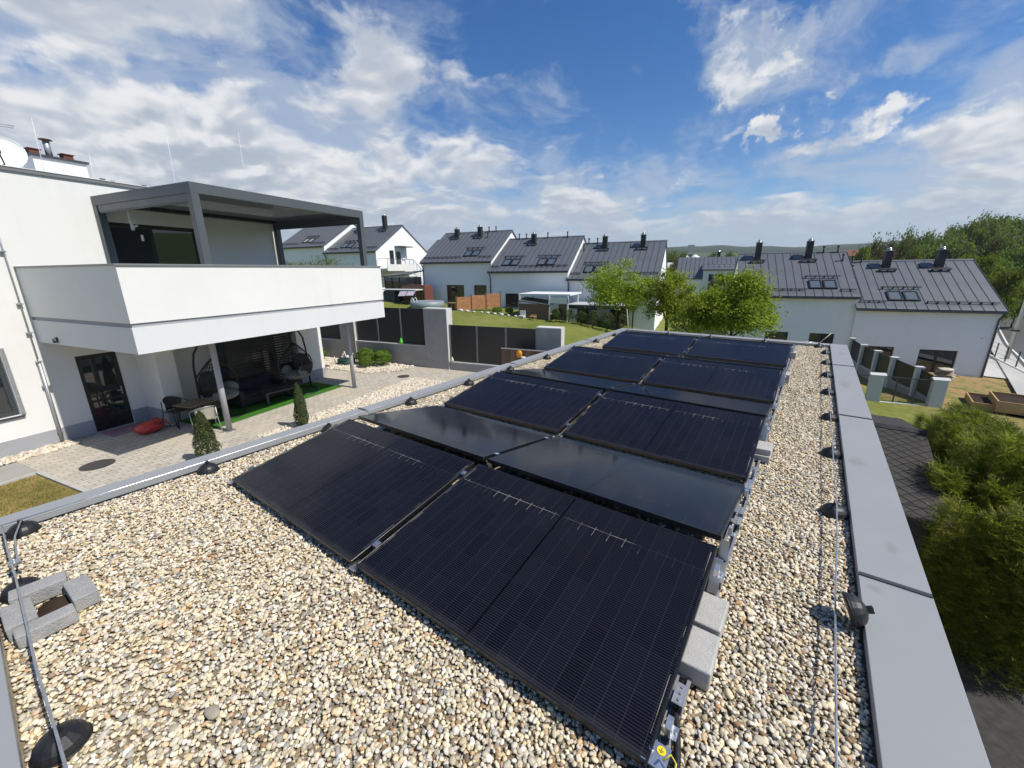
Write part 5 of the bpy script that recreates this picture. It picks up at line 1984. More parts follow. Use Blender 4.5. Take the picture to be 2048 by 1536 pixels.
for (p0, p1) in (((1.36, 0.05, 3.55), (1.36, 4.7, 3.55)), ((1.36, 4.7, 3.55), (1.36, 8.0, 1.13)), ((0.05, 0.05, 3.55), (1.36, 0.05, 3.55))):
    MB().tube([p0, p1], 0.03, 6).build('handrail', M_anth, ST_)
for k in range(7):
    y = 0.05 + k * 0.775
    MB().tube([(1.36, y, 2.4), (1.36, y, 3.55)], 0.022, 6).build('railing_post', M_anth, ST_)
for k in range(5):
    y = 5.3 + k * 0.66
    z = 3.55 - (y - 4.7) * 0.733
    MB().tube([(1.36, y, z - 1.1), (1.36, y, z)], 0.022, 6).build('railing_post', M_anth, ST_)
bars = MB()
for k in range(38):
    y = 0.1 + k * 0.12
    bars.box(1.352, y, 2.7, 1.366, y + 0.012, 3.54)
for k in range(26):
    y = 4.8 + k * 0.125
    z = 3.55 - (y - 4.7) * 0.733
    bars.box(1.352, y, z - 0.9, 1.366, y + 0.012, z)
bo = bars.build('railing_bars', M_zinc, ST_)
tag(bo, kind='stuff')

# house behind with the box dormer (between the middle group and the right pair)
hf0 = 4.2
t0 = vthing('dormer_house', 'dark-roofed house with a large box dormer between the middle group and the right pair', 'house', -2.35, 57.5, -3.6)
w0, d0, r0 = 8.3, 4.6, 2.55
sl0 = math.atan2(r0, d0)
MB().add([(0, 0, -1), (w0, 0, -1), (w0, 0, hf0), (0, 0, hf0), (0, 2 * d0, -1), (w0, 2 * d0, -1), (w0, 2 * d0, hf0), (0, 2 * d0, hf0), (0, d0, hf0 + r0), (w0, d0, hf0 + r0)],
         [(0, 1, 2, 3), (5, 4, 7, 6), (4, 0, 3, 8, 7), (1, 5, 6, 9, 2)]).build('wall', M_house, t0)
ro0 = MB().prism_x([(-0.2, hf0 - 0.09), (d0, hf0 + r0 + 0.02), (2 * d0 + 0.2, hf0 - 0.09), (2 * d0 + 0.2, hf0), (d0, hf0 + r0 + 0.12), (-0.2, hf0)], -0.1, w0 + 0.1).build('roof', M_roofm, t0)
for i in range(17):
    x = -0.05 + i * 0.525
    MB().box(x - 0.012, -0.2, 0, x + 0.012, math.hypot(d0, r0) - 0.02, 0.04).build('standing_seam', M_roofseam, ro0, loc=(0, 0, hf0 + 0.115), rot=(sl0, 0, 0))
dm = MB()
holed_wall(dm, 3.1, 7.7, 2.4, 5.15, [(3.75, 5.35, 2.75, 4.75), (5.8, 7.2, 2.75, 4.75)], -0.45, 0.2)
dm.add([(3.1, -0.45, 2.4), (3.1, -0.45, 5.15), (3.1, 3.2, 5.75), (3.1, 3.2, 2.4)], [(0, 3, 2, 1)])
dm.add([(7.7, -0.45, 2.4), (7.7, -0.45, 5.15), (7.7, 3.2, 5.75), (7.7, 3.2, 2.4)], [(0, 1, 2, 3)])
dmo = dm.build('dormer', M_stucco_grey, t0)
for x0, x1 in ((3.75, 5.35), (5.8, 7.2)):
    MB().box(x0, -0.30, 2.75, x1, -0.26, 4.75).build('dormer_pane', M_glass, dmo)
MB().add([(2.95, -0.6, 5.16), (7.85, -0.6, 5.16), (7.85, 3.6, 5.95), (2.95, 3.6, 5.95), (2.95, -0.6, 5.30), (7.85, -0.6, 5.30), (7.85, 3.6, 6.09), (2.95, 3.6, 6.09)],
         [(0, 3, 2, 1), (4, 5, 6, 7), (0, 1, 5, 4), (1, 2, 6, 5), (2, 3, 7, 6), (3, 0, 4, 7)]).build('dormer_roof', M_roofm, dmo)
dg = MB()
for z in (5.55, 5.85):
    dg.box(3.0, 0.25, z, 7.8, 0.28, z + 0.03)
for k in range(9):
    dg.box(3.05 + k * 0.58, 0.24, 5.3, 3.09 + k * 0.58, 0.30, 5.9)
dg.build('dormer_guard', M_black, dmo)
c_ = MB().box(4.6, d0 + 0.3, hf0 + r0 - 0.5, 5.0, d0 + 0.7, hf0 + r0 + 0.75).build('chimney', M_chim, t0)
MB().lathe([(0.14, 0), (0.16, 0.08), (0.01, 0.2)], 12, (4.8, d0 + 0.5, hf0 + r0 + 0.751)).build('chimney_cowl', M_steel, c_)

# ================================================================== back gardens of the middle group
LF = vthing('larch_fence', 'fresh larch board fence of three panels in front of the highest middle house', 'fence', -18.05, 29.6, -1.50, R(38))
for p in range(3):
    x0 = p * 1.25
    for k in range(11):
        dz = 0.05 + p * 0.11
        MB().box(x0 + 0.06, 0, dz + k * 0.105, x0 + 1.20, 0.025, dz + k * 0.105 + 0.098).build('board', M_wood, LF)
for p in range(4):
    MB().box(p * 1.25 - 0.04, 0.026, -0.4, p * 1.25 + 0.05, 0.10, 1.28 + p * 0.11).build('post', M_wood_brown, LF)
PC = vthing('log_box', 'small open wooden box left of the larch fence', 'box', -19.0, 29.7, -1.45)
for x in (0, 0.35, 0.7):
    MB().box(x, 0, 0, x + 0.06, 0.4, 0.62).build('side_board', M_wood_bed, PC)
MB().box(0, 0.0, 0.621, 0.76, 0.42, 0.66).build('lid', M_wood_bed, PC)
MB().box(0.062, 0.36, 0.02, 0.698, 0.4, 0.62).build('back_board', M_wood_bed, PC)

# tan awning shed with white frame
AS = vthing('garden_pavilion', 'white-framed lean-to with brown screen walls behind the lawn', 'pavilion', -12.5, 29.8, -1.85)
MB().box(0, 0, 0.0, 2.45, 0.06, 1.12).build('screen_wall', mat('brown_screen_cloth', (0.16, 0.11, 0.075), 0.9, var=0.1), AS)
MB().add([(-0.05, -0.1, 1.34), (2.6, -0.1, 1.02), (2.6, 1.6, 1.20), (-0.05, 1.6, 1.52), (-0.05, -0.1, 1.40), (2.6, -0.1, 1.08), (2.6, 1.6, 1.26), (-0.05, 1.6, 1.58)],
         [(0, 3, 2, 1), (4, 5, 6, 7), (0, 1, 5, 4), (1, 2, 6, 5), (2, 3, 7, 6), (3, 0, 4, 7)]).build('low_roof', M_anth_light, AS)
for (x, y) in ((0.0, 0.07), (2.45, 0.07), (3.9, 0.07), (3.9, 3.0), (0.0, 3.0)):
    MB().box(x - 0.05, y, -0.3, x + 0.05, y + 0.1, 1.75).build('post', M_white, AS)
MB().box(-0.15, 0.2, 1.76, 4.05, 3.6, 1.88).build('roof', M_stucco_grey, AS, bevel=0.01)
MB().box(2.55, 0.07, 1.2, 4.0, 0.13, 1.6).build('side_screen', M_white, AS)
MB().box(3.2, 0.10, 0.0, 3.75, 0.14, 1.15).build('glass_leaf', M_glass, AS)
for i, (b, a, lab) in enumerate(((-12.2, 29.3, 'small white slatted chair before the lean-to, left'), (-11.3, 29.3, 'small wooden stool before the lean-to, right'))):
    cst = vthing('garden_chair', lab, 'chair', b, a, -1.80, R(-10), 'chairs by the lean-to')
    mm = M_white if i == 0 else M_wood_bed
    hh = 0.62 if i == 0 else 0.32
    for k in range(4):
        MB().box(k * 0.13, 0.0, 0.22 if i == 0 else 0.18, k * 0.13 + 0.10, 0.03, hh).build('slat', mm, cst)
    MB().box(0, -0.3, 0.18, 0.5, -0.001, 0.215).build('seat', mm, cst)
    for (x, y) in ((0.02, -0.28), (0.44, -0.28), (0.02, -0.05), (0.44, -0.05)):
        MB().box(x, y, 0, x + 0.04, y + 0.04, 0.179).build('leg', mm, cst)
# dark flat-roofed terrace canopy of the lowest middle house
TC_ = vthing('terrace_canopy', 'anthracite flat terrace canopy with glass walls behind the trees', 'canopy', -8.95, 30.9, -2.25)
MB().box(-0.1, 0, 1.18, 5.2, 3.2, 1.42).build('roof', M_anth, TC_)
MB().box(-0.05, 0.05, 1.4205, 5.15, 3.15, 1.46).build('roof_sheet', M_coping_pale, TC_)
for x in (0.0, 1.65, 3.3, 4.95):
    MB().box(x, 0.02, -0.3, x + 0.1, 0.12, 1.178).build('post', M_anth, TC_)
for x in (0.12, 1.77):
    MB().box(x, 0.06, -0.1, x + 0.7, 0.08, 1.1).build('glass_panel', M_white if x < 1 else M_glass_sky, TC_)
# pool, ladder, swing and small sheds left of the larch fence
PO = vthing('garden_pool', 'round grey above-ground pool on the lawn by the left lane', 'pool', -21.5, 30.4, -1.32)
MB().lathe([(1.42, 0.0), (1.47, 0.03), (1.47, 0.55), (1.39, 0.57), (1.35, 0.53)], 40).build('wall', mat('grey_pool_wall', (0.22, 0.27, 0.28), 0.5), PO)
MB().cyl((0, 0), 1.37, 0.42, 0.48, 40).build('water', mat('pool_water', (0.10, 0.22, 0.24), 0.08, coat=0.5), PO)
LD = vthing('pool_ladder', 'white pool ladder standing at the round pool', 'ladder', -22.85, 29.7, -1.2)
for y in (0, 0.45):
    MB().tube([(0, y, 0), (0.12, y, 0.65), (0.25, y, 0.76), (0.38, y, 0.65), (0.5, y, 0.0)], 0.03, 8).build('rail', M_white, LD)
for z in (0.15, 0.35, 0.55):
    MB().tube([(0.03 + z * 0.14, 0, z), (0.03 + z * 0.14, 0.45, z)], 0.02, 6).build('rung', M_white, LD)
SHD = vthing('garden_shed', 'brown boarded shed at the foot of the outside stair', 'shed', -26.35, 33.2, -1.3)
for k in range(9):
    MB().box(k * 0.29, 0, -0.2, k * 0.29 + 0.28, 0.05, 1.72).build('board', M_wood_brown, SHD)
MB().box(-0.05, 0.06, -0.2, 2.62, 1.4, 1.80).build('body', M_brick, SHD)
MB().box(-2.3, -1.2, 1.36, 2.45, 0.0, 1.44).build('canopy_roof', M_stucco_grey, SHD)
SW = vthing('canopy_swing', 'garden swing with two lilac canopy cloths by the brown shed', 'swing', -25.5, 31.7, -1.35)
for k in (0, 1):
    MB().add([(k * 0.92, -0.3, 0.9 + k * .05), (k * 0.92 + 0.82, -0.3, 0.92 + k * .05), (k * 0.92 + 0.62, 0.5, 1.45), (k * 0.92 - 0.2, 0.5, 1.43), (k * 0.92, -0.3, 0.93 + k * .05), (k * 0.92 + 0.82, -0.3, 0.95 + k * .05), (k * 0.92 + 0.62, 0.5, 1.48), (k * 0.92 - 0.2, 0.5, 1.46)],
             [(0, 3, 2, 1), (4, 5, 6, 7), (0, 1, 5, 4), (1, 2, 6, 5), (2, 3, 7, 6), (3, 0, 4, 7)]).build('canopy_cloth', mat('lilac_cloth', (0.42, 0.38, 0.43), 0.9), SW)
for x in (-0.15, 1.75):
    MB().tube([(x, -0.4, -0.2), (x, 0.2, 1.4), (x, 0.7, -0.2)], 0.03, 8).build('frame', M_anth, SW)
MB().box(0.1, 0.0, 0.35, 1.6, 0.5, 0.42).build('bench', M_wood_brown, SW)
PV = vthing('glazed_pavilion', 'black glazed pavilion with pitched metal roof beside the outside stair', 'pavilion', -29.0, 33.9, -1.0)
MB().box(0, 0, 0, 2.75, 2.4, 2.25).build('glazing', M_glass, PV)
for x in (0.0, 0.9, 1.8, 2.72):
    MB().box(x - 0.04, -0.05, 0, x + 0.04, 0.0, 2.25).build('mullion', M_black, PV)
for k in range(7):
    MB().box(1.85, -0.045, 0.9 + k * 0.17, 2.66, -0.005, 0.98 + k * 0.17).build('blind_slat', M_anth, PV)
MB().add([(-0.2, -0.3, 2.26), (2.95, -0.3, 2.42), (2.95, 2.6, 2.8), (-0.2, 2.6, 2.6), (-0.2, -0.3, 2.36), (2.95, -0.3, 2.52), (2.95, 2.6, 2.9), (-0.2, 2.6, 2.7)],
         [(0, 3, 2, 1), (4, 5, 6, 7), (0, 1, 5, 4), (1, 2, 6, 5), (2, 3, 7, 6), (3, 0, 4, 7)]).build('roof', M_anth, PV)
CB = vthing('garden_cabinet', 'white and dark garden cabinets behind the balcony corner', 'cabinet', -28.9, 32.3, -1.15)
MB().box(0, 0, -0.2, 0.95, 0.6, 0.95).build('white_cabinet', M_white, CB)
for k in range(4):
    MB().box(0.97 + k * 0.33, 0, -0.2, 1.28 + k * 0.33, 0.6, 1.15).build('dark_cabinet', mat('dark_teal_door', (0.05, 0.065, 0.07), 0.6), CB)

# ================================================================== the lower neighbour on the right
def zt(b, a):
    return ground_z(b, a)


FA = vthing('panel_fence', 'stepped pillar fence with dark panels running down beside the far right house', 'fence', 0, 0, 0)
pil = [(8.75, 33.6), (9.10, 31.2), (9.55, 28.9), (10.10, 26.7), (10.75, 24.5), (11.45, 22.6)]
tops = [-3.55, -3.72, -3.86, -4.00, -4.12, -4.2]
pil = [(9.45, 33.6), (9.72, 31.1), (10.05, 28.7), (10.40, 26.4), (10.85, 24.2), (11.25, 22.3)]
M_pilg = mat('grey_rendered_pillar', (0.56, 0.57, 0.57), 0.85, var=0.06, vscale=2)
fa_px = [(1706, 676), (1729, 689), (1757, 701), (1790, 714), (1840, 733), (1890, 757)]


def ray_at(u, v, a):
    """point where the line of sight through (u, v) crosses the vertical plane at distance a along the row axis"""
    d_ = px_dir(u, v)
    an = Vector((-ST, CT, 0))
    t_ = a / d_.dot(an)
    p = Vector((0, 0, CAM_H)) + d_ * t_
    return p.x * CT + p.y * ST, p.z


fa_a = [33.0, 31.2, 29.6, 28.2, 26.8, 25.6]
pts_f = []
for (u, v), a in zip(fa_px, fa_a):
    b, z = ray_at(u, v, a)
    pts_f.append((b, a, z))
for i, (b, a, z) in enumerate(pts_f):
    MB().box(b - 0.13, a - 0.13, z - 2.0, b + 0.13, a + 0.13, z - 0.06).build('pillar', M_pilg, FA)
    MB().box(b - 0.17, a - 0.17, z - 0.059, b + 0.17, a + 0.17, z).build('pillar_cap', M_conc_pale, FA)
for (p, q) in zip(pts_f, pts_f[1:]):
    zl = min(p[2], q[2]) - 0.10
    for nm, z0, z1, th_, m in (('infill_panel', -1.12, 0.0, 0.03, M_panel), ('low_wall', -2.2, -1.18, 0.2, M_concrete), ('wall_capping', -1.179, -1.13, 0.24, M_conc_pale)):
        d_ = Vector((q[0] - p[0], q[1] - p[1], 0)).normalized() * 0.135
        dz = (q[2] - p[2])
        mb = MB()
        n_ = Vector((-d_.y, d_.x, 0)).normalized() * th_ / 2
        A = Vector((p[0], p[1], 0)) + d_
        B_ = Vector((q[0], q[1], 0)) - d_
        vs = []
        for s in (-1, 1):
            for (P_, zz) in ((A, p[2]), (B_, q[2])):
                for z in (z0, z1):
                    vs.append((P_.x + n_.x * s, P_.y + n_.y * s, zz - 0.10 + z))
        mb.add(vs, [(0, 2, 3, 1), (4, 5, 7, 6), (0, 4, 6, 2), (1, 3, 7, 5), (0, 1, 5, 4), (2, 6, 7, 3)])
        mb.build(nm, m, FA)

FB = vthing('mesh_fence', 'pale pillar fence with thin mesh between the pillars, nearer than the dark panels', 'fence', 0, 0, 0)
fb = []
for (u, v), a in (((1756, 747), 24.6), ((1882, 757), 25.2)):
    b, z = ray_at(u, v, a)
    fb.append((b, a, z))
for (b, a, z) in fb:
    MB().box(b - 0.25, a - 0.15, z - 1.6, b + 0.25, a + 0.15, z - 0.05).build('pillar', M_pilg, FB)
    MB().prism_x([(a - 0.18, z - 0.049), (a + 0.18, z - 0.049), (a, z + 0.05)], b - 0.31, b + 0.31).build('pillar_cap', M_conc_pale, FB)
(b0_, a0_, z0_), (b1_, a1_, z1_) = fb
MB().beam((b0_ + 0.285, a0_, z0_ - 0.12), (b1_ - 0.285, a1_, z1_ - 0.12), 0.035, 0.035).build('top_rail', M_anth, FB)
MB().beam((b0_ + 0.285, a0_, z0_ - 1.42), (b1_ - 0.285, a1_, z1_ - 1.42), 0.14, 0.10).build('base_kerb', M_conc_pale, FB)
for k in (0.34, 0.66):
    MB().beam(Vector((b0_, a0_, z0_ - 1.4)).lerp(Vector((b1_, a1_, z1_ - 1.4)), k), Vector((b0_, a0_, z0_ - 0.13)).lerp(Vector((b1_, a1_, z1_ - 0.13)), k), 0.04, 0.04).build('post', M_anth, FB)
msh = MB()
for k in range(60):
    f0 = 0.05 + 0.9 * k / 59
    P0 = Vector((b0_, a0_, z0_ - 1.36)).lerp(Vector((b1_, a1_, z1_ - 1.36)), f0)
    P1 = Vector((b0_, a0_, z0_ - 0.14)).lerp(Vector((b1_, a1_, z1_ - 0.14)), f0)
    msh.beam(P0, P1, 0.006, 0.006)
mo_ = msh.build('mesh_wire', M_anth, FB)
tag(mo_, kind='stuff')
MB().beam((b0_ - 1.6, a0_ - 0.1, z0_ - 0.12), (b0_ - 0.285, a0_, z0_ - 0.12), 0.035, 0.035).build('side_rail', M_anth, FB)
MB().beam((b0_ - 1.6, a0_ - 0.1, z0_ - 1.42), (b0_ - 0.285, a0_, z0_ - 1.42), 0.14, 0.10).build('side_kerb', M_conc_pale, FB)

# pile of stones, raised beds
SPx = vthing('stone_pile', 'stack of pale flagstones in front of the far right terrace window', 'stones', 14.55, 32.6, zt(14.5, 32.6))
rr_ = random.Random(4)
for k in range(14):
    s = 0.5 - 0.02 * k
    o = MB().ball((0, 0, 0), 0.33, 9, 5, (1.25, 0.95, 0.16), lambda p: 1 + 0.2 * mnoise.noise(p * 2 + Vector((k * 3.1, 0, 0)))).build('flagstone', mat('flagstone_%d' % (k % 3), [(0.42, 0.36, 0.26), (0.50, 0.46, 0.38), (0.30, 0.25, 0.19)][k % 3], 0.9, var=0.15, vscale=5), SPx)
    o.location = (rr_.uniform(-0.5, 0.5) * s * 1.4, rr_.uniform(-0.25, 0.25), 0.06 + 0.062 * k * 0.8)
    o.rotation_euler = (rr_.uniform(-.12, .12), rr_.uniform(-.12, .12), rr_.uniform(0, 6))


def raised_bed(label, u, v, a, w, d, rz, h=0.42):
    b, z = ray_at(u, v, a)
    t = vthing('raised_bed', label, 'raised bed', b, a, z, rz, 'raised vegetable beds')
    for (x0, y0, x1, y1) in ((0, 0, w, 0.05), (0, d - 0.05, w, d), (0, 0.051, 0.05, d - 0.051), (w - 0.05, 0.051, w, d - 0.051)):
        for k in range(2):
            MB().box(x0, y0, -0.3 + k * 0.26, x1, y1, -0.045 + k * 0.26).build('board', M_wood_bed, t)
    MB().box(0.051, 0.051, -0.2, w - 0.051, d - 0.051, 0.12).build('soil', M_soil, t)
    return t


raised_bed('pine raised bed of dark soil nearest to the pillar fence', 2012, 822, 25.5, 2.2, 1.1, R(72))
raised_bed('second pine raised bed cut by the right picture edge', 2075, 822, 25.0, 2.2, 1.2, R(72))
b_, z_ = ray_at(2040, 800, 27.5)
jg = vthing('garden_bucket', 'small white bucket lying in the raised bed', 'bucket', b_, 27.5, z_ + 0.02)
MB().lathe([(0.10, 0.0), (0.13, 0.22), (0.14, 0.225), (0.12, 0.21), (0.09, 0.02)], 16).build('body', M_white, jg, rot=(1.2, 0, 0.4))

# terrace slabs and street behind the right house
def drape(name, poly_b0, poly_b1, a0, a1, n, m, lift, kind='structure'):
    vs, fs = [], []
    for i in range(n + 1):
        a = a0 + (a1 - a0) * i / n
        for k in range(5):
            bb = poly_b0(a) + (poly_b1(a) - poly_b0(a)) * k / 4
            vs.append(tuple(W(bb, a, ground_z(bb, a) + lift)))
    for i in range(n):
        for k in range(4):
            fs.append((i * 5 + k, i * 5 + k + 1, (i + 1) * 5 + k + 1, (i + 1) * 5 + k))
    me = bpy.data.meshes.new(name)
    me.from_pydata(vs, [], fs)
    me.materials.append(m)
    o = bpy.data.objects.new(name, me)
    COL.objects.link(o)
    tag(o, kind=kind)
    return o


M_asph = mat('asphalt', (0.075, 0.073, 0.07), 0.9, var=0.15, vscale=0.6, bump=0.3, bscale=60, coords='Object')
M_slab = mat('pale_terrace_slabs', (0.42, 0.41, 0.38), 0.9, var=0.1, vscale=3, coords='Object')
rc = lambda a: 26.6 + (a - 44) * 0.42
drape('road', lambda a: rc(a) - 3.0, lambda a: rc(a) + 3.2, 20, 130, 60, M_asph, 0.10)
drape('pavement', lambda a: rc(a) - 4.3, lambda a: rc(a) - 3.05, 20, 130, 60, M_slab, 0.16)
drape('terrace', lambda a: 17.6, lambda a: 19.7 + (a - 34) * 0.24, 35.2, 47.0, 20, M_slab, 0.08)
ln_ = drape('road_marking', lambda a: rc(a) - 2.75, lambda a: rc(a) - 2.60, 22, 125, 60, M_white, 0.118)
mf = vthing('street_fence', 'low mesh fence with thin dark posts along the street by the far right house', 'fence', 0, 0, 0)
for k in range(9):
    a = 33 + k * 2.3
    bb = 19.9 + (a - 34) * 0.24
    z = ground_z(bb, a)
    MB().box(bb - 0.03, a - 0.03, z, bb + 0.03, a + 0.03, z + 1.35).build('post', M_anth, mf)
    if k < 8:
        b2, a2 = 19.9 + (a + 2.3 - 34) * 0.24, a + 2.3
        z2 = ground_z(b2, a2)
        MB().beam((bb, a, z + 0.12), (b2, a2, z2 + 0.12), 0.12, 0.24).build('base_kerb', M_conc_pale, mf)
        for h_ in (0.6, 0.95, 1.3):
            MB().beam((bb, a, z + h_), (b2, a2, z2 + h_), 0.012, 0.012).build('wire', M_anth, mf)
bb, zz = ray_at(2007, 735, 44.5)
zg = ground_z(bb, 44.5)
LP = vthing('street_pole', 'slanting concrete street pole at the right picture edge', 'pole', bb, 44.5, zg)
MB().tube([(0, 0, -0.3), (0.1, 0.0, 9.5)], [0.14, 0.09], 14).build('shaft', M_pole, LP)
MB().rbox((0.0, 0, 2.4), (0.36, 0.36, 0.10)).build('band', M_black, LP)
MB().tube([(0.1, 0, 9.3), (0.6, 0.4, 9.9), (1.6, 1.2, 10.0)], 0.05, 8).build('arm', M_pole, LP)
bb2 = bb - 2.9
zb2 = ground_z(bb2, 49)
WBn = vthing('waste_container', 'dark grey waste container on a white base beside the far right house', 'container', bb2, 49, zb2 + 0.1)
MB().box(0, 0, 0.85, 1.3, 0.9, 2.6).build('body', M_anth, WBn)
MB().box(-0.05, -0.05, 2.601, 1.35, 0.95, 2.68).build('lid', M_black, WBn)
MB().box(0.05, 0.05, -0.2, 1.25, 0.85, 0.849).build('base', M_white, WBn)

# shingled shed just below the roof edge
SHG = thing('shingled_shed', 'low garden shed with dark diamond shingles just below the right parapet', 'shed', (1.25, 0, 0), 0)


def shingle_mat():
    m = mat('dark_diamond_shingles', (0.050, 0.047, 0.045), 0.85, var=0.2, vscale=3, spec=0.2)
    return m


M_shing = shingle_mat()
zr, ze, yr = -1.60, -2.02, 11.45
yn, yf = 8.5, 14.0
xe = 1.05
MB().box(0.0, yn + 0.3, -4.6, xe - 0.2, yf - 0.3, ze - 0.08).build('wall', M_chim, SHG)


def shed_slope(y0, z0, y1, z1, nm):
    L = math.hypot(y1 - y0, z1 - z0)
    ang = math.atan2(z1 - z0, y1 - y0)
    base = MB().box(-0.45, 0, -0.05, xe, L, 0.0).build(nm, M_shing, SHG, loc=(0, y0, z0), rot=(ang, 0, 0))
    # diamond shingles, laid in overlapping courses
    sz = 0.115
    dm_ = MB().add([(-sz, 0, 0.010), (0, -sz, 0.016), (sz, 0, 0.010), (0, sz, 0.002), (-sz, 0, 0.001), (0, -sz, 0.004), (sz, 0, 0.001)],
                   [(0, 1, 2, 3), (0, 4, 5, 1), (1, 5, 6, 2)])
    return base, L, dm_, sz


shing_n = 0
for (y0, z0, y1, z1) in ((yn, ze - 0.16, yr, zr), (yf, ze - 0.05, yr, zr)):
    L = math.hypot(y1 - y0, z1 - z0)
    ang = math.atan2(z1 - z0, abs(y1 - y0))
    near = y1 > y0
    rz = 0 if near else math.pi
    base = MB().box(-0.45 if near else -xe, 0, -0.05, xe if near else 0.45, L, 0.0).build('roof_slope', M_shing, SHG, loc=(0, y0, z0))
    base.rotation_euler = (Matrix.Rotation(rz, 4, 'Z') @ Matrix.Rotation(ang, 4, 'X')).to_euler()
    sz = 0.118
    me = MB().add([(-sz + 0.004, 0, 0.012), (0, -sz + 0.004, 0.020), (sz - 0.004, 0, 0.012), (0, sz - 0.004, 0.003), (-sz + 0.004, 0, 0.001), (0, -sz + 0.004, 0.004), (sz - 0.004, 0, 0.001)],
                  [(0, 1, 2, 3), (0, 4, 5, 1), (1, 5, 6, 2)]).mesh('shingle', M_shing)
    row = 0
    y = 0.06
    while y < L - 0.05:
        x = (-0.36 if near else -xe + 0.1) + (sz if row % 2 else 0)
        while x < (xe - 0.1 if near else 0.36):
            if shing_n < 600:
                link('shingle', me, base, loc=(x, y, 0.0))
                shing_n += 1
            x += 2 * sz
        y += sz
        row += 1
MB().prism_x([(yr - 0.09, zr - 0.005), (yr, zr + 0.05), (yr + 0.09, zr - 0.005), (yr + 0.09, zr + 0.01), (yr, zr + 0.07), (yr - 0.09, zr + 0.01)], -0.45, xe).build('ridge_cap', M_black, SHG)
# dark gravel path below the parapet
drape('path', lambda a: 0.9 + (a + 4) * 0.22 - 0.6, lambda a: 0.9 + (a + 4) * 0.22 + 2.6, -6, 12, 18, mat('dark_gravel_path', (0.040, 0.037, 0.033), 0.95, var=0.6, vscale=9, bump=1.0, bscale=120, coords='Object'), 0.05)
# ================================================================== vegetation
def leaf_mat(name, dark, mid, light, trans=0.35):
    m = bpy.data.materials.new(name)
    m.use_nodes = True
    g = NT(m.node_tree)
    nt = m.node_tree
    b = nt.nodes['Principled BSDF']
    out = nt.nodes['Material Output']
    geo = g.node('ShaderNodeNewGeometry')
    c = g.ramp(geo.outputs['Random Per Island'], [(0.0, dark), (0.5, mid), (1.0, light)])
    oi = g.node('ShaderNodeObjectInfo')
    hs = g.node('ShaderNodeHueSaturation')
    g.l.new(g.smooth(oi.outputs['Random'], 0, 1, 0.485, 0.512), hs.inputs['Hue'])
    g.l.new(g.smooth(oi.outputs['Random'], 0, 1, 0.85, 1.12), hs.inputs['Value'])
    g.l.new(c, hs.inputs['Color'])
    g.l.new(hs.outputs[0], b.inputs['Base Color'])
    b.inputs['Roughness'].default_value = 0.6
    b.inputs['Specular IOR Level'].default_value = 0.25
    tr = g.node('ShaderNodeBsdfTranslucent')
    cl = g.mix(0.5, hs.outputs[0], (0.30, 0.42, 0.03))
    g.l.new(cl, tr.inputs[0])
    mx = g.node('ShaderNodeMixShader')
    mx.inputs[0].default_value = trans
    g.l.new(b.outputs[0], mx.inputs[1])
    g.l.new(tr.outputs[0], mx.inputs[2])
    g.l.new(mx.outputs[0], out.inputs[0])
    return m


L_spring = leaf_mat('spring_leaf', (0.13, 0.175, 0.014), (0.27, 0.36, 0.025), (0.42, 0.50, 0.06), 0.5)
L_wood = leaf_mat('woodland_leaf', (0.055, 0.092, 0.024), (0.105, 0.165, 0.036), (0.17, 0.23, 0.055), 0.36)
L_yellow = leaf_mat('yellow_green_leaf', (0.060, 0.085, 0.010), (0.105, 0.135, 0.014), (0.165, 0.185, 0.022), 0.35)
L_brown = leaf_mat('bronze_leaf', (0.050, 0.045, 0.018), (0.085, 0.070, 0.026), (0.12, 0.105, 0.035), 0.25)
L_dark = leaf_mat('dark_conifer_leaf', (0.010, 0.020, 0.009), (0.018, 0.034, 0.012), (0.032, 0.052, 0.016), 0.1)
L_thuja = leaf_mat('thuja_spray', (0.055, 0.075, 0.010), (0.145, 0.175, 0.022), (0.31, 0.31, 0.05), 0.42)
L_box = leaf_mat('box_leaf', (0.055, 0.105, 0.010), (0.105, 0.185, 0.018), (0.185, 0.27, 0.035), 0.3)
L_dwarf = leaf_mat('dwarf_conifer_needle', (0.018, 0.030, 0.010), (0.045, 0.062, 0.016), (0.095, 0.115, 0.040), 0.15)
L_shrub = leaf_mat('dark_shrub_leaf', (0.018, 0.035, 0.010), (0.035, 0.062, 0.015), (0.065, 0.095, 0.025), 0.25)


def leaf_quad(vs, fs, c, n, up, L, w):
    """kinked diamond leaf: 4 points"""
    n = n.normalized()
    t = up - n * up.dot(n)
    if t.length < 1e-4:
        t = Vector((1, 0, 0)).cross(n)
    t.normalize()
    s = n.cross(t)
    o = len(vs)
    vs += [tuple(c - t * L * 0.5), tuple(c + s * w * 0.5 + n * w * 0.12), tuple(c + t * L * 0.5), tuple(c - s * w * 0.5 + n * w * 0.12)]
    fs.append((o, o + 1, o + 2, o + 3))


def rnd_dir(rr):
    while True:
        v = Vector((rr.uniform(-1, 1), rr.uniform(-1, 1), rr.uniform(-1, 1)))
        if 0.05 < v.length < 1:
            return v.normalized()


def mesh_from(vs, fs, name, m):
    me = bpy.data.meshes.new(name)
    me.from_pydata(vs, [], fs)
    me.materials.append(m)
    return me


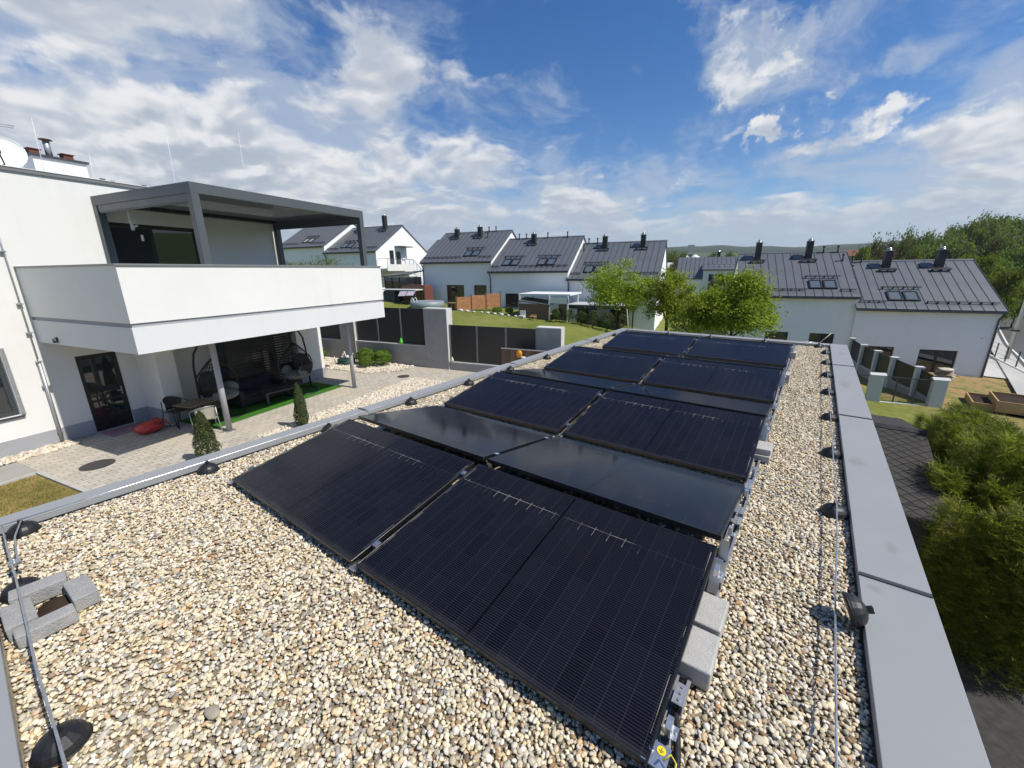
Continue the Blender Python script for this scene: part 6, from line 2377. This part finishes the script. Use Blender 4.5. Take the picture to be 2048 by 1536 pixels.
def tree_skeleton(rr, h, crown, fork, r0, nl, sub=4, lean=0.0):
    """tapered trunk with limbs; returns mesh builder and twig tips. crown = (cx, cy, cz, rx, ry, rz)"""
    mb = MB()
    tips = []
    cx, cy, cz, rx, ry, rz = crown
    top = Vector((cx * 0.5, cy * 0.5, fork))
    pts = [Vector((0, 0, -0.3)), Vector((rr.uniform(-.05, .05), rr.uniform(-.05, .05), fork * 0.5)), top]
    mb.tube(pts, [r0 * 1.25, r0, r0 * 0.8], 9)
    leader = [top]
    for i in range(nl):
        an = 2 * math.pi * (i + rr.uniform(-.3, .3)) / nl
        el = rr.uniform(0.1, 1.0)
        tgt = Vector((cx + rx * 0.78 * math.cos(an) * math.cos(el * 1.2), cy + ry * 0.78 * math.sin(an) * math.cos(el * 1.2), cz + rz * (-0.35 + 1.1 * el)))
        st = top + Vector((0, 0, rr.uniform(0, max(0.05, (cz - fork) * 0.6))))
        midp = st.lerp(tgt, 0.5) + Vector((rr.uniform(-.1, .1) * rx, rr.uniform(-.1, .1) * ry, -0.08 * rz))
        rr0 = r0 * rr.uniform(0.35, 0.6)
        mb.tube([st, midp, tgt], [rr0, rr0 * 0.6, rr0 * 0.2], 6)
        tips.append(tgt)
        for k in range(sub):
            t = rr.uniform(0.35, 0.95)
            p0 = st.lerp(midp, t * 2) if t < 0.5 else midp.lerp(tgt, t * 2 - 1)
            d = rnd_dir(rr)
            d.z = abs(d.z) * 0.6 + 0.1
            q = p0 + Vector((d.x * rx, d.y * ry, d.z * rz)) * rr.uniform(0.25, 0.5)
            mb.tube([p0, p0.lerp(q, 0.5) + rnd_dir(rr) * 0.05 * rx, q], [rr0 * 0.35, rr0 * 0.2, rr0 * 0.07], 5)
            tips.append(q)
    mb.tube([top, Vector((cx, cy, cz + rz * 0.6))], [r0 * 0.75, r0 * 0.12], 7)
    tips.append(Vector((cx, cy, cz + rz * 0.65)))
    return mb, tips


def crown_mesh(rr, crown, tips, n, L, m, name='crown', clump=0.16, extra=30, ragged=0.25):
    cx, cy, cz, rx, ry, rz = crown
    cen = []
    for t in tips:
        cen.append((t, rr.uniform(0.8, 1.4)))
    for i in range(extra):
        d = rnd_dir(rr)
        q = rr.uniform(0.55, 1.0) * (1 + ragged * mnoise.noise(d * 1.7 + Vector((rr.random() * 0.2, 3, 1))))
        if d.z < -0.55:
            d.z *= 0.5
        cen.append((Vector((cx + d.x * rx * q, cy + d.y * ry * q, cz + d.z * rz * q)), rr.uniform(0.7, 1.25)))
    vs, fs = [], []
    for i in range(n):
        c, s = cen[rr.randrange(len(cen))]
        g = Vector((rr.gauss(0, 1) * rx, rr.gauss(0, 1) * ry, rr.gauss(0, 0.8) * rz)) * clump * s
        p = c + g
        nrm = (rnd_dir(rr) + Vector((0, 0, 0.7)) + (p - Vector((cx, cy, cz))).normalized() * 0.4)
        l = L * rr.uniform(0.6, 1.35)
        leaf_quad(vs, fs, p, nrm, rnd_dir(rr), l, l * rr.uniform(0.45, 0.7))
    return mesh_from(vs, fs, name, m)


def ray_px(u, v, a):
    return ray_at(u, v, a)


def garden_tree(label, u, vtop, vbot, wpx, a, m, seed, n=9000, L=0.10, trunks=1, name='garden_tree', group='light green garden trees behind the garage', zbase=None, clump=0.13, extra=26):
    rr = random.Random(seed)
    b, zt_ = ray_at(u, vtop, a)
    bl, _ = ray_at(u - wpx / 2, (vtop + vbot) / 2, a)
    br, _ = ray_at(u + wpx / 2, (vtop + vbot) / 2, a)
    _, zb = ray_at(u, vbot, a)
    zg = ground_z(b, a) if zbase is None else zbase
    rx = (br - bl) / 2
    rz = (zt_ - zb) / 2
    cz = (zt_ + zb) / 2 - zg
    t = vthing(name, label, 'tree', b, a, zg, 0, group)
    crown = (0, 0, cz, rx, rx * 0.95, rz)
    mb, tips = tree_skeleton(rr, zt_ - zg, crown, max(0.4, cz - rz * 0.75), 0.085 if trunks == 1 else 0.06, 8, 5)
    mb.build('trunk', M_bark, t)
    me = crown_mesh(rr, (0, 0, cz, rx * 0.92, rx * 0.9, rz * 0.92), tips, n, L, m, clump=clump, extra=extra)
    link('crown', me, t)
    return t


garden_tree('light green garden tree with forked trunk at the left of the group behind the garage', 1243, 510, 650, 150, 20.5, L_spring, 21, n=13500, L=0.10, clump=0.13, extra=26)
garden_tree('airy light green garden tree in the middle of the group behind the garage', 1343, 540, 668, 125, 19.5, L_spring, 22, n=10000, L=0.10, clump=0.12, extra=24)
garden_tree('fullest light green garden tree at the right of the group behind the garage', 1480, 536, 700, 170, 18.0, L_spring, 23, n=21000, L=0.10, clump=0.135, extra=40)
garden_tree('low light green young tree in front of the two right garden trees', 1400, 580, 690, 110, 17.6, L_spring, 24, n=5500, L=0.095, clump=0.13)
garden_tree('light green tree top showing just above the balcony parapet', 640, 508, 575, 96, 30.0, L_yellow, 25, n=4500, L=0.11, group='tree tops behind the balcony', clump=0.15)
garden_tree('small tree top at the rear right pergola post above the balcony parapet', 572, 514, 575, 22, 29.0, L_yellow, 26, n=900, L=0.10, group='tree tops behind the balcony')
garden_tree('dim light green tree top left of the other one above the balcony parapet', 600, 520, 575, 40, 31.0, L_yellow, 27, n=1500, L=0.10, group='tree tops behind the balcony')

# woods: shared crowns, every tree its own thing
def proto(m, seed, n, L, shape):
    rr = random.Random(seed)
    crown = (0, 0, 1.12, 0.95, 0.95, 0.92)
    mb, tips = tree_skeleton(rr, 2, crown, 0.35, 0.05, 9, 4)
    tips = [t for t in tips]
    me = crown_mesh(rr, crown, tips, n, L, m, clump=shape, extra=60, ragged=0.45)
    return mb.mesh('trunk', M_bark), me


PR = {'w1': proto(L_wood, 31, 9000, 0.12, 0.15), 'w2': proto(L_wood, 32, 9000, 0.12, 0.14), 'y': proto(L_yellow, 33, 9000, 0.11, 0.15), 'b': proto(L_brown, 34, 7000, 0.11, 0.15), 'w3': proto(L_wood, 35, 9000, 0.115, 0.17)}


def conifer_proto(seed, n=6500):
    rr = random.Random(seed)
    vs, fs = [], []
    for i in range(n):
        u = rr.random() ** 0.75
        z = 2.07 * (1 - u)
        rad = 0.72 * u * (0.8 + 0.25 * math.sin(u * 60))
        an = rr.uniform(0, 6.283)
        q = rad * rr.uniform(0.55, 1.0)
        p = Vector((q * math.cos(an), q * math.sin(an), z + 0.02 - q * 0.12))
        leaf_quad(vs, fs, p, Vector((math.cos(an) * 0.4, math.sin(an) * 0.4, 1)) + rnd_dir(rr) * 0.5, Vector((math.cos(an), math.sin(an), -0.25)), 0.13, 0.045)
    return MB().tube([(0, 0, -0.1), (0, 0, 1.95)], [0.05, 0.01], 6).mesh('trunk', M_bark), mesh_from(vs, fs, 'crown', L_dark)


PR['c'] = conifer_proto(36)


def wood_tree(label, u, vtop, wpx, a, kind, hfac=1.0, group='trees of the wooded hill'):
    b, zt_ = ray_at(u, vtop, a)
    bl, _ = ray_at(u - wpx / 2, vtop + 20, a)
    br, _ = ray_at(u + wpx / 2, vtop + 20, a)
    rx = (br - bl) / 2
    zg = min(ground_z(b, a), zt_ - 3)
    t = vthing({'c': 'spruce_tree', 'b': 'bronze_tree', 'y': 'yellow_green_tree'}.get(kind, 'woodland_tree'), label, 'tree', b, a, zg, rnd.uniform(0, 6.28), group)
    h = zt_ - zg
    s = h / (2.07 if kind == 'c' else 1.92)
    sx = max(rx * 1.35, 0.36 * s)
    for nm, me in zip(('trunk', 'crown'), PR[kind]):
        o = link(nm, me, t)
        o.scale = (sx, sx, s)
    return t


woods = [
    ('broad dark green tree crowning the wooded hill, farthest right on the skyline', 2035, 438, 70, 150, 'w1'),
    ('dark green skyline tree left of the farthest right one', 2005, 440, 70, 145, 'w2'),
    ('rounded skyline tree above the dark spruce', 1975, 446, 64, 140, 'w3'),
    ('rounded skyline tree left of the dark spruce', 1945, 450, 62, 138, 'w1'),
    ('thin grey-green skyline tree on the shoulder of the hill', 1920, 461, 46, 136, 'w2'),
    ('green tree where the skyline starts to climb', 1900, 474, 50, 130, 'w3'),
    ('low green tree in the dip of the skyline', 1872, 482, 46, 128, 'w1'),
    ('dark green skyline tree above the right chimney', 1846, 474, 44, 134, 'w2'),
    ('grey-green skyline tree left above the right chimney', 1822, 478, 36, 136, 'w3'),
    ('bronze tree right of the red-roofed house', 1815, 490, 40, 112, 'b'),
    ('bronze tree behind the red-roofed house', 1785, 489, 44, 128, 'b'),
    ('olive tree left of the red-roofed house', 1757, 489, 40, 120, 'b'),
    ('yellow-green tree behind the ridge of the higher right house', 1728, 503, 46, 96, 'y'),
    ('dark spruce standing out in the wood', 1972, 478, 46, 112, 'c'),
    ('green tree in the second rank above the right chimney', 1858, 498, 60, 104, 'w1'),
    ('green tree in the second rank right of the right chimney', 1915, 490, 66, 102, 'w3'),
    ('green tree in the second rank left of the right chimney', 1833, 507, 44, 98, 'y'),
    ('dark tree in the second rank under the skyline, right of the spruce', 2018, 476, 66, 106, 'w2'),
    ('olive tree in the second rank under the skyline, at the spruce', 1993, 486, 50, 104, 'b'),
    ('dark tree in the third rank at the right picture edge', 2045, 500, 70, 90, 'w1'),
    ('shaded tree in the third rank behind the yellow-green one', 2005, 520, 60, 84, 'w2'),
    ('large yellow-green tree behind the right corner of the far right house', 1975, 520, 86, 66, 'y'),
    ('second yellow-green tree lower down towards the street', 2012, 545, 64, 62, 'y'),
    ('yellow-green tree close behind the verge of the far right house', 1950, 528, 50, 70, 'y'),
    ('dark shrubby tree by the street at the right picture edge', 2050, 572, 60, 70, 'w2'),
    ('tall dark tree outside the right picture edge', 2110, 450, 90, 120, 'w1'),
]
for w_ in woods:
    wood_tree(*w_)
# gap between the middle group and the right pair
for w_ in (('dark green tree in the gap beside the lowest middle house', 1342, 507, 30, 150, 'w1'), ('dark green tree in the gap left of the silos', 1362, 510, 26, 160, 'w2'),
           ('small olive tree in the gap below the silos', 1352, 522, 30, 105, 'b'), ('small dark tree in the gap beside the dormer house', 1370, 530, 26, 100, 'w3'),
           ('small green tree low in the gap by the dormer house', 1338, 538, 26, 92, 'y'), ('small dark tree just right of the far chimney', 1462, 508, 18, 210, 'w1'), ('small dark tree left of the far chimney', 1424, 509, 16, 215, 'w2')):
    wood_tree(*w_, group='trees of the valley')

# thujas below the right parapet
def thuja_mesh(seed, n=9000):
    """loose clump of several upright plumes carrying flat fans of scale leaves"""
    rr = random.Random(seed)
    vs, fs = [], []
    plumes = []
    for k in range(9):
        an = rr.uniform(0, 6.283)
        q = 0.62 * math.sqrt((k + 0.4) / 9)
        plumes.append((q * math.cos(k * 2.4 + an * 0.15), q * math.sin(k * 2.4 + an * 0.15), rr.uniform(0.72, 1.0) - 0.16 * q, rr.uniform(0.30, 0.44)))
    for i in range(n):
        px_, py_, ph, pr_ = plumes[rr.randrange(9)]
        z = rr.random() ** 0.8
        an = rr.uniform(0, 6.283)
        prof = pr_ * (1 - z) ** 0.6 * (1.0 + 0.4 * mnoise.noise(Vector((math.cos(an) * 1.5 + px_ * 9, math.sin(an) * 1.5 + py_ * 9, z * 6 + seed))))
        q = prof * (0.35 + 0.65 * rr.random() ** 0.5)
        p = Vector((px_ * (0.75 + 0.35 * z) + q * math.cos(an), py_ * (0.75 + 0.35 * z) + q * math.sin(an), 0.05 + z * ph * 2.9))
        out = Vector((math.cos(an) * 0.8 + px_ * 0.6, math.sin(an) * 0.8 + py_ * 0.6, rr.uniform(0.1, 1.3))).normalized()
        side = out.cross(Vector((rr.uniform(-.6, .6), rr.uniform(-.6, .6), 1))).normalized()
        nrm = out.cross(side)
        L = rr.uniform(0.12, 0.28) * (1.4 if rr.random() < 0.10 else 1.0)
        tip = out.copy()
        tip.z -= rr.uniform(0.0, 0.5)
        tip.normalize()
        leaf_quad(vs, fs, p + tip * L * 0.5, nrm, tip, L, L * 0.055)
        for k in range(6):
            t_ = 0.25 + 0.12 * k
            sg = 1 if k % 2 else -1
            d = (tip * 0.75 + side * sg * 0.66 + rnd_dir(rr) * 0.15).normalized()
            l = L * (0.50 - 0.05 * k) * rr.uniform(0.8, 1.2)
            leaf_quad(vs, fs, p + tip * L * t_ + d * l * 0.5, nrm + rnd_dir(rr) * 0.35, d, l, l * 0.17)
    return mesh_from(vs, fs, 'foliage', L_thuja)


TM = [thuja_mesh(s) for s in (1, 2, 3)]
thu = [
    ('bushy thuja nearest to the camera, over the dark path', 2.85, 8.45, 0.98, -1.45), ('tall thuja in the middle of the clump, right of the shed', 2.85, 9.9, 1.05, -0.95),
    ('thuja beside the right end of the shed ridge', 3.05, 11.6, 1.05, -1.0), ('thuja at the far end of the clump, before the pillar fence', 3.5, 13.3, 1.15, -1.25),
    ('thuja in the second rank at the right picture edge', 4.25, 9.2, 1.2, -1.05), ('thuja at the right picture edge, below the raised beds', 4.6, 11.3, 1.25, -1.15),
    ('low feathery thuja farthest away before the mesh fence', 3.4, 15.0, 1.05, -1.8), ('broad low thuja farthest right before the raised beds', 5.1, 13.7, 1.3, -1.65)]
for i, (lab, x, y, r_, zt_) in enumerate(thu):
    b = x * CT + y * ST
    a = -x * ST + y * CT
    zg = ground_z(b, a)
    t = thing('thuja', lab, 'shrub', (x, y, zg), rnd.uniform(0, 6.28), 'thujas below the right parapet')
    o = link('foliage', TM[i % 3], t)
    s = (zt_ - zg) / 2.95
    o.scale = (r_, r_, s)
    MB().tube([(0, 0, -0.2), (0, 0, (zt_ - zg) * 0.85)], [0.06, 0.015], 7).build('stem', M_bark, t)


def ball_shrub(label, b, a, z, r, h, m, n, L, seed, name='round_shrub', group='round shrubs in the rock bed'):
    rr = random.Random(seed)
    t = vthing(name, label, 'shrub', b, a, z, rr.uniform(0, 6), group)
    vs, fs = [], []
    for i in range(n):
        d = rnd_dir(rr)
        if d.z < -0.5:
            d.z = -d.z
        q = (0.72 + 0.28 * rr.random() ** 0.5) * (1 + 0.22 * mnoise.noise(d * 2.2 + Vector((seed, 0, 0))))
        p = Vector((d.x * r * q, d.y * r * q, h * 0.5 + d.z * h * 0.5 * q))
        leaf_quad(vs, fs, p, d + rnd_dir(rr) * 0.7, rnd_dir(rr), L * rr.uniform(0.7, 1.4), L * rr.uniform(0.35, 0.6))
    link('foliage', mesh_from(vs, fs, 'foliage', m), t)
    st = MB()
    for k in range(4):
        an = k * 1.57
        st.tube([(0, 0, -0.05), (r * 0.5 * math.cos(an), r * 0.5 * math.sin(an), h * 0.7)], [0.02, 0.006], 5)
    st.build('stem', M_bark, t)


ball_shrub('bright green round shrub beside the villa corner', -17.05, 14.45, G, 0.42, 0.72, L_box, 2600, 0.075, 51)
ball_shrub('bright green round shrub hidden half behind the villa corner', -17.75, 14.4, G, 0.38, 0.66, L_box, 1800, 0.075, 52)
ball_shrub('large bright green round shrub, left of the cluster of three', -14.0, 14.55, G, 0.46, 0.80, L_box, 2800, 0.075, 53)
ball_shrub('bright green round shrub, right of the cluster of three', -13.05, 14.60, G, 0.44, 0.78, L_box, 2600, 0.075, 54)
ball_shrub('small bright green round shrub in front of the cluster of three', -13.55, 14.05, G, 0.32, 0.52, L_box, 1600, 0.07, 55)


def dwarf_conifer(label, b, a, r, h, seed):
    rr = random.Random(seed)
    t = vthing('dwarf_conifer', label, 'conifer', b, a, G, 0, 'dwarf conifers beside the garage')
    vs, fs = [], []
    for i in range(6500):
        z = rr.random() ** 0.85
        an = rr.uniform(0, 6.283)
        prof = (1 - z) ** 0.55 * (0.55 + 0.45 * min(1, z * 6)) * (1 + 0.30 * mnoise.noise(Vector((math.cos(an) * 2, math.sin(an) * 2, z * 7 + seed))))
        q = r * prof * (0.55 + 0.45 * rr.random() ** 0.4)
        p = Vector((q * math.cos(an), q * math.sin(an), 0.08 + z * (h - 0.1)))
        d = Vector((math.cos(an), math.sin(an), 0.6))
        leaf_quad(vs, fs, p, d + rnd_dir(rr) * 0.9, rnd_dir(rr) + Vector((0, 0, 0.8)), rr.uniform(0.03, 0.06), rr.uniform(0.014, 0.026))
    link('foliage', mesh_from(vs, fs, 'foliage', L_dwarf), t)
    MB().tube([(0, 0, -0.05), (0, 0, h * 0.8)], [0.035, 0.01], 6).build('stem', M_bark, t)


dwarf_conifer('dark dwarf conifer in front of the bistro chairs, nearer to the door', -10.05, 5.12, 0.29, 1.26, 3)
dwarf_conifer('dark slim dwarf conifer in front of the coffee table', -9.85, 7.52, 0.21, 1.34, 9)

# shrubs and bedding along the far gardens
for i, (b, a, r_, h_, lab) in enumerate(((-8.6, 30.2, 0.45, 1.1, 'dark shrub at the left end of the row before the terrace canopy'), (-7.6, 30.3, 0.45, 1.0, 'dark shrub second in the row before the terrace canopy'),
                                         (-6.7, 30.2, 0.5, 1.3, 'dark shrub third in the row before the terrace canopy'), (-5.6, 30.0, 0.55, 1.4, 'dark shrub fourth in the row before the terrace canopy'),
                                         (-4.5, 29.8, 0.6, 1.5, 'dark shrub at the right end of the row before the terrace canopy'), (-9.4, 29.6, 0.35, 1.0, 'dark shrub between the lean-to and the terrace canopy'),
                                         (-13.6, 30.4, 0.35, 0.6, 'small pale shrub between the larch fence and the lean-to'), (-14.6, 30.2, 0.4, 0.55, 'round pale shrub right of the larch fence'))):
    ball_shrub(lab, b, a, ground_z(b, a), r_, h_, L_shrub if i < 6 else L_box, 700, 0.11, 60 + i, 'garden_shrub', 'shrubs of the far gardens')
rr_ = random.Random(8)
for i in range(10):
    b = -17.6 + i * 0.62
    a = 29.55 + rr_.uniform(-.1, .1)
    o = MB().ball((0, 0, 0.06), rr_.uniform(0.10, 0.2), 9, 6, (1.2, 0.9, 0.7), lambda p: 1 + 0.25 * mnoise.noise(p * 2 + Vector((i, 0, 0)))).build('border_stone', M_conc_pale)
    o.location = W(b, a, ground_z(b, a))
    tag(o, f'{["first", "second", "third", "fourth", "fifth", "sixth", "seventh", "eighth", "ninth", "tenth"][i]} pale border stone from the larch fence along the lawn edge', 'stone', 'border stones at the lawn edge')

# ================================================================== the valley
def far_house(label, u, v, a, w, h, rf, wallm, roofm, rz=0.0, group='far houses of the valley', name='far_house'):
    b, z = ray_at(u, v, a)
    t = vthing(name, label, 'house', b, a, z - h - rf, rz, group)
    MB().add([(-w / 2, 0, -6), (w / 2, 0, -6), (w / 2, 0, h), (-w / 2, 0, h), (-w / 2, w * 0.9, -6), (w / 2, w * 0.9, -6), (w / 2, w * 0.9, h), (-w / 2, w * 0.9, h), (-w / 2, w * 0.45, h + rf), (w / 2, w * 0.45, h + rf)],
             [(0, 1, 2, 3), (5, 4, 7, 6), (4, 0, 3, 8, 7), (1, 5, 6, 9, 2)]).build('wall', wallm, t)
    MB().prism_x([(-0.4, h - 0.3), (w * 0.45, h + rf + 0.05), (w * 0.9 + 0.4, h - 0.3), (w * 0.9 + 0.4, h - 0.1), (w * 0.45, h + rf + 0.3), (-0.4, h - 0.1)], -w / 2 - 0.3, w / 2 + 0.3).build('roof', roofm, t)
    for k in (-0.22, 0.22):
        MB().box(k * w - 0.6, -0.05, h * 0.3, k * w + 0.6, -0.002, h * 0.75).build('window', M_glass, t)
    return t


far_house('red tiled house between the chimneys on the wooded hillside', 1779, 507, 118, 6.0, 3.0, 2.6, M_stucco, M_tile, R(-50))
far_house('pale house with grey roof beyond the left end of the wooded hill', 1713, 501, 170, 4.5, 3.0, 1.6, M_stucco, M_brick, R(20))
far_house('tiny red-roofed house on the ridge line left of the wooded hill', 1660, 503, 190, 8, 3, 3.0, M_stucco, M_tile, R(-20))
far_house('white valley house in the gap beside the lowest middle house, upper one', 1343, 527, 130, 5, 3, 1.8, M_white, M_conc_pale, R(30))
far_house('white valley house in the gap beside the lowest middle house, lower one', 1355, 540, 105, 4, 2.6, 1.6, M_white, M_anth, R(-20))
for i, (u, w, lab) in enumerate(((1371, 4.2, 'pink silo with white cone roof, left one'), (1391, 5.0, 'pink silo with white cone roof, right one'))):
    b, z = ray_at(u, 509, 260)
    t = vthing('silo', lab, 'silo', b, 260, z - 22, 0, 'silos of the valley')
    MB().cyl((0, 0), w, 0, 18.6, 24).build('drum', mat('pink_silo_sheet', (0.33, 0.11, 0.085), 0.7, var=0.1, vscale=0.4), t)
    MB().cyl((0, 0), w * 1.05, 18.61, 22, 24, 0.4).build('cone_roof', M_white, t)
b, z = ray_at(1383, 490, 262)
mt = vthing('elevator_tower', 'thin dark elevator tower between the two silos', 'tower', b, 262, z - 30)
MB().box(-1.1, -1.1, 0, 1.1, 1.1, 25).build('shaft', mat('dark_tower_sheet', (0.10, 0.10, 0.10), 0.7), mt)
for s in (-1, 1):
    MB().beam((s * 0.9, 0, 25), (s * 0.9, 0, 30), 0.3, 0.3).build('leg', M_zinc, mt)
MB().box(-1.7, -1.2, 29.4, 1.7, 1.2, 30).build('platform', M_zinc, mt)

# ================================================================== the air
def haze():
    o = MB().box(-4600, -4600, -40, 4600, 4600, 140).build('haze', None)
    m = bpy.data.materials.new('valley_air')
    m.use_nodes = True
    nt = m.node_tree
    nt.nodes.clear()
    out = nt.nodes.new('ShaderNodeOutputMaterial')
    pv = nt.nodes.new('ShaderNodeVolumePrincipled')
    pv.inputs['Color'].default_value = (0.86, 0.92, 1.0, 1)
    pv.inputs['Density'].default_value = 0.00018
    pv.inputs['Anisotropy'].default_value = 0.1
    nt.links.new(pv.outputs[0], out.inputs['Volume'])
    o.data.materials.append(m)
    tag(o, kind='stuff')
    o['label'] = 'thin pale air over the valley fading the far hills'
    o['category'] = 'haze'


haze()
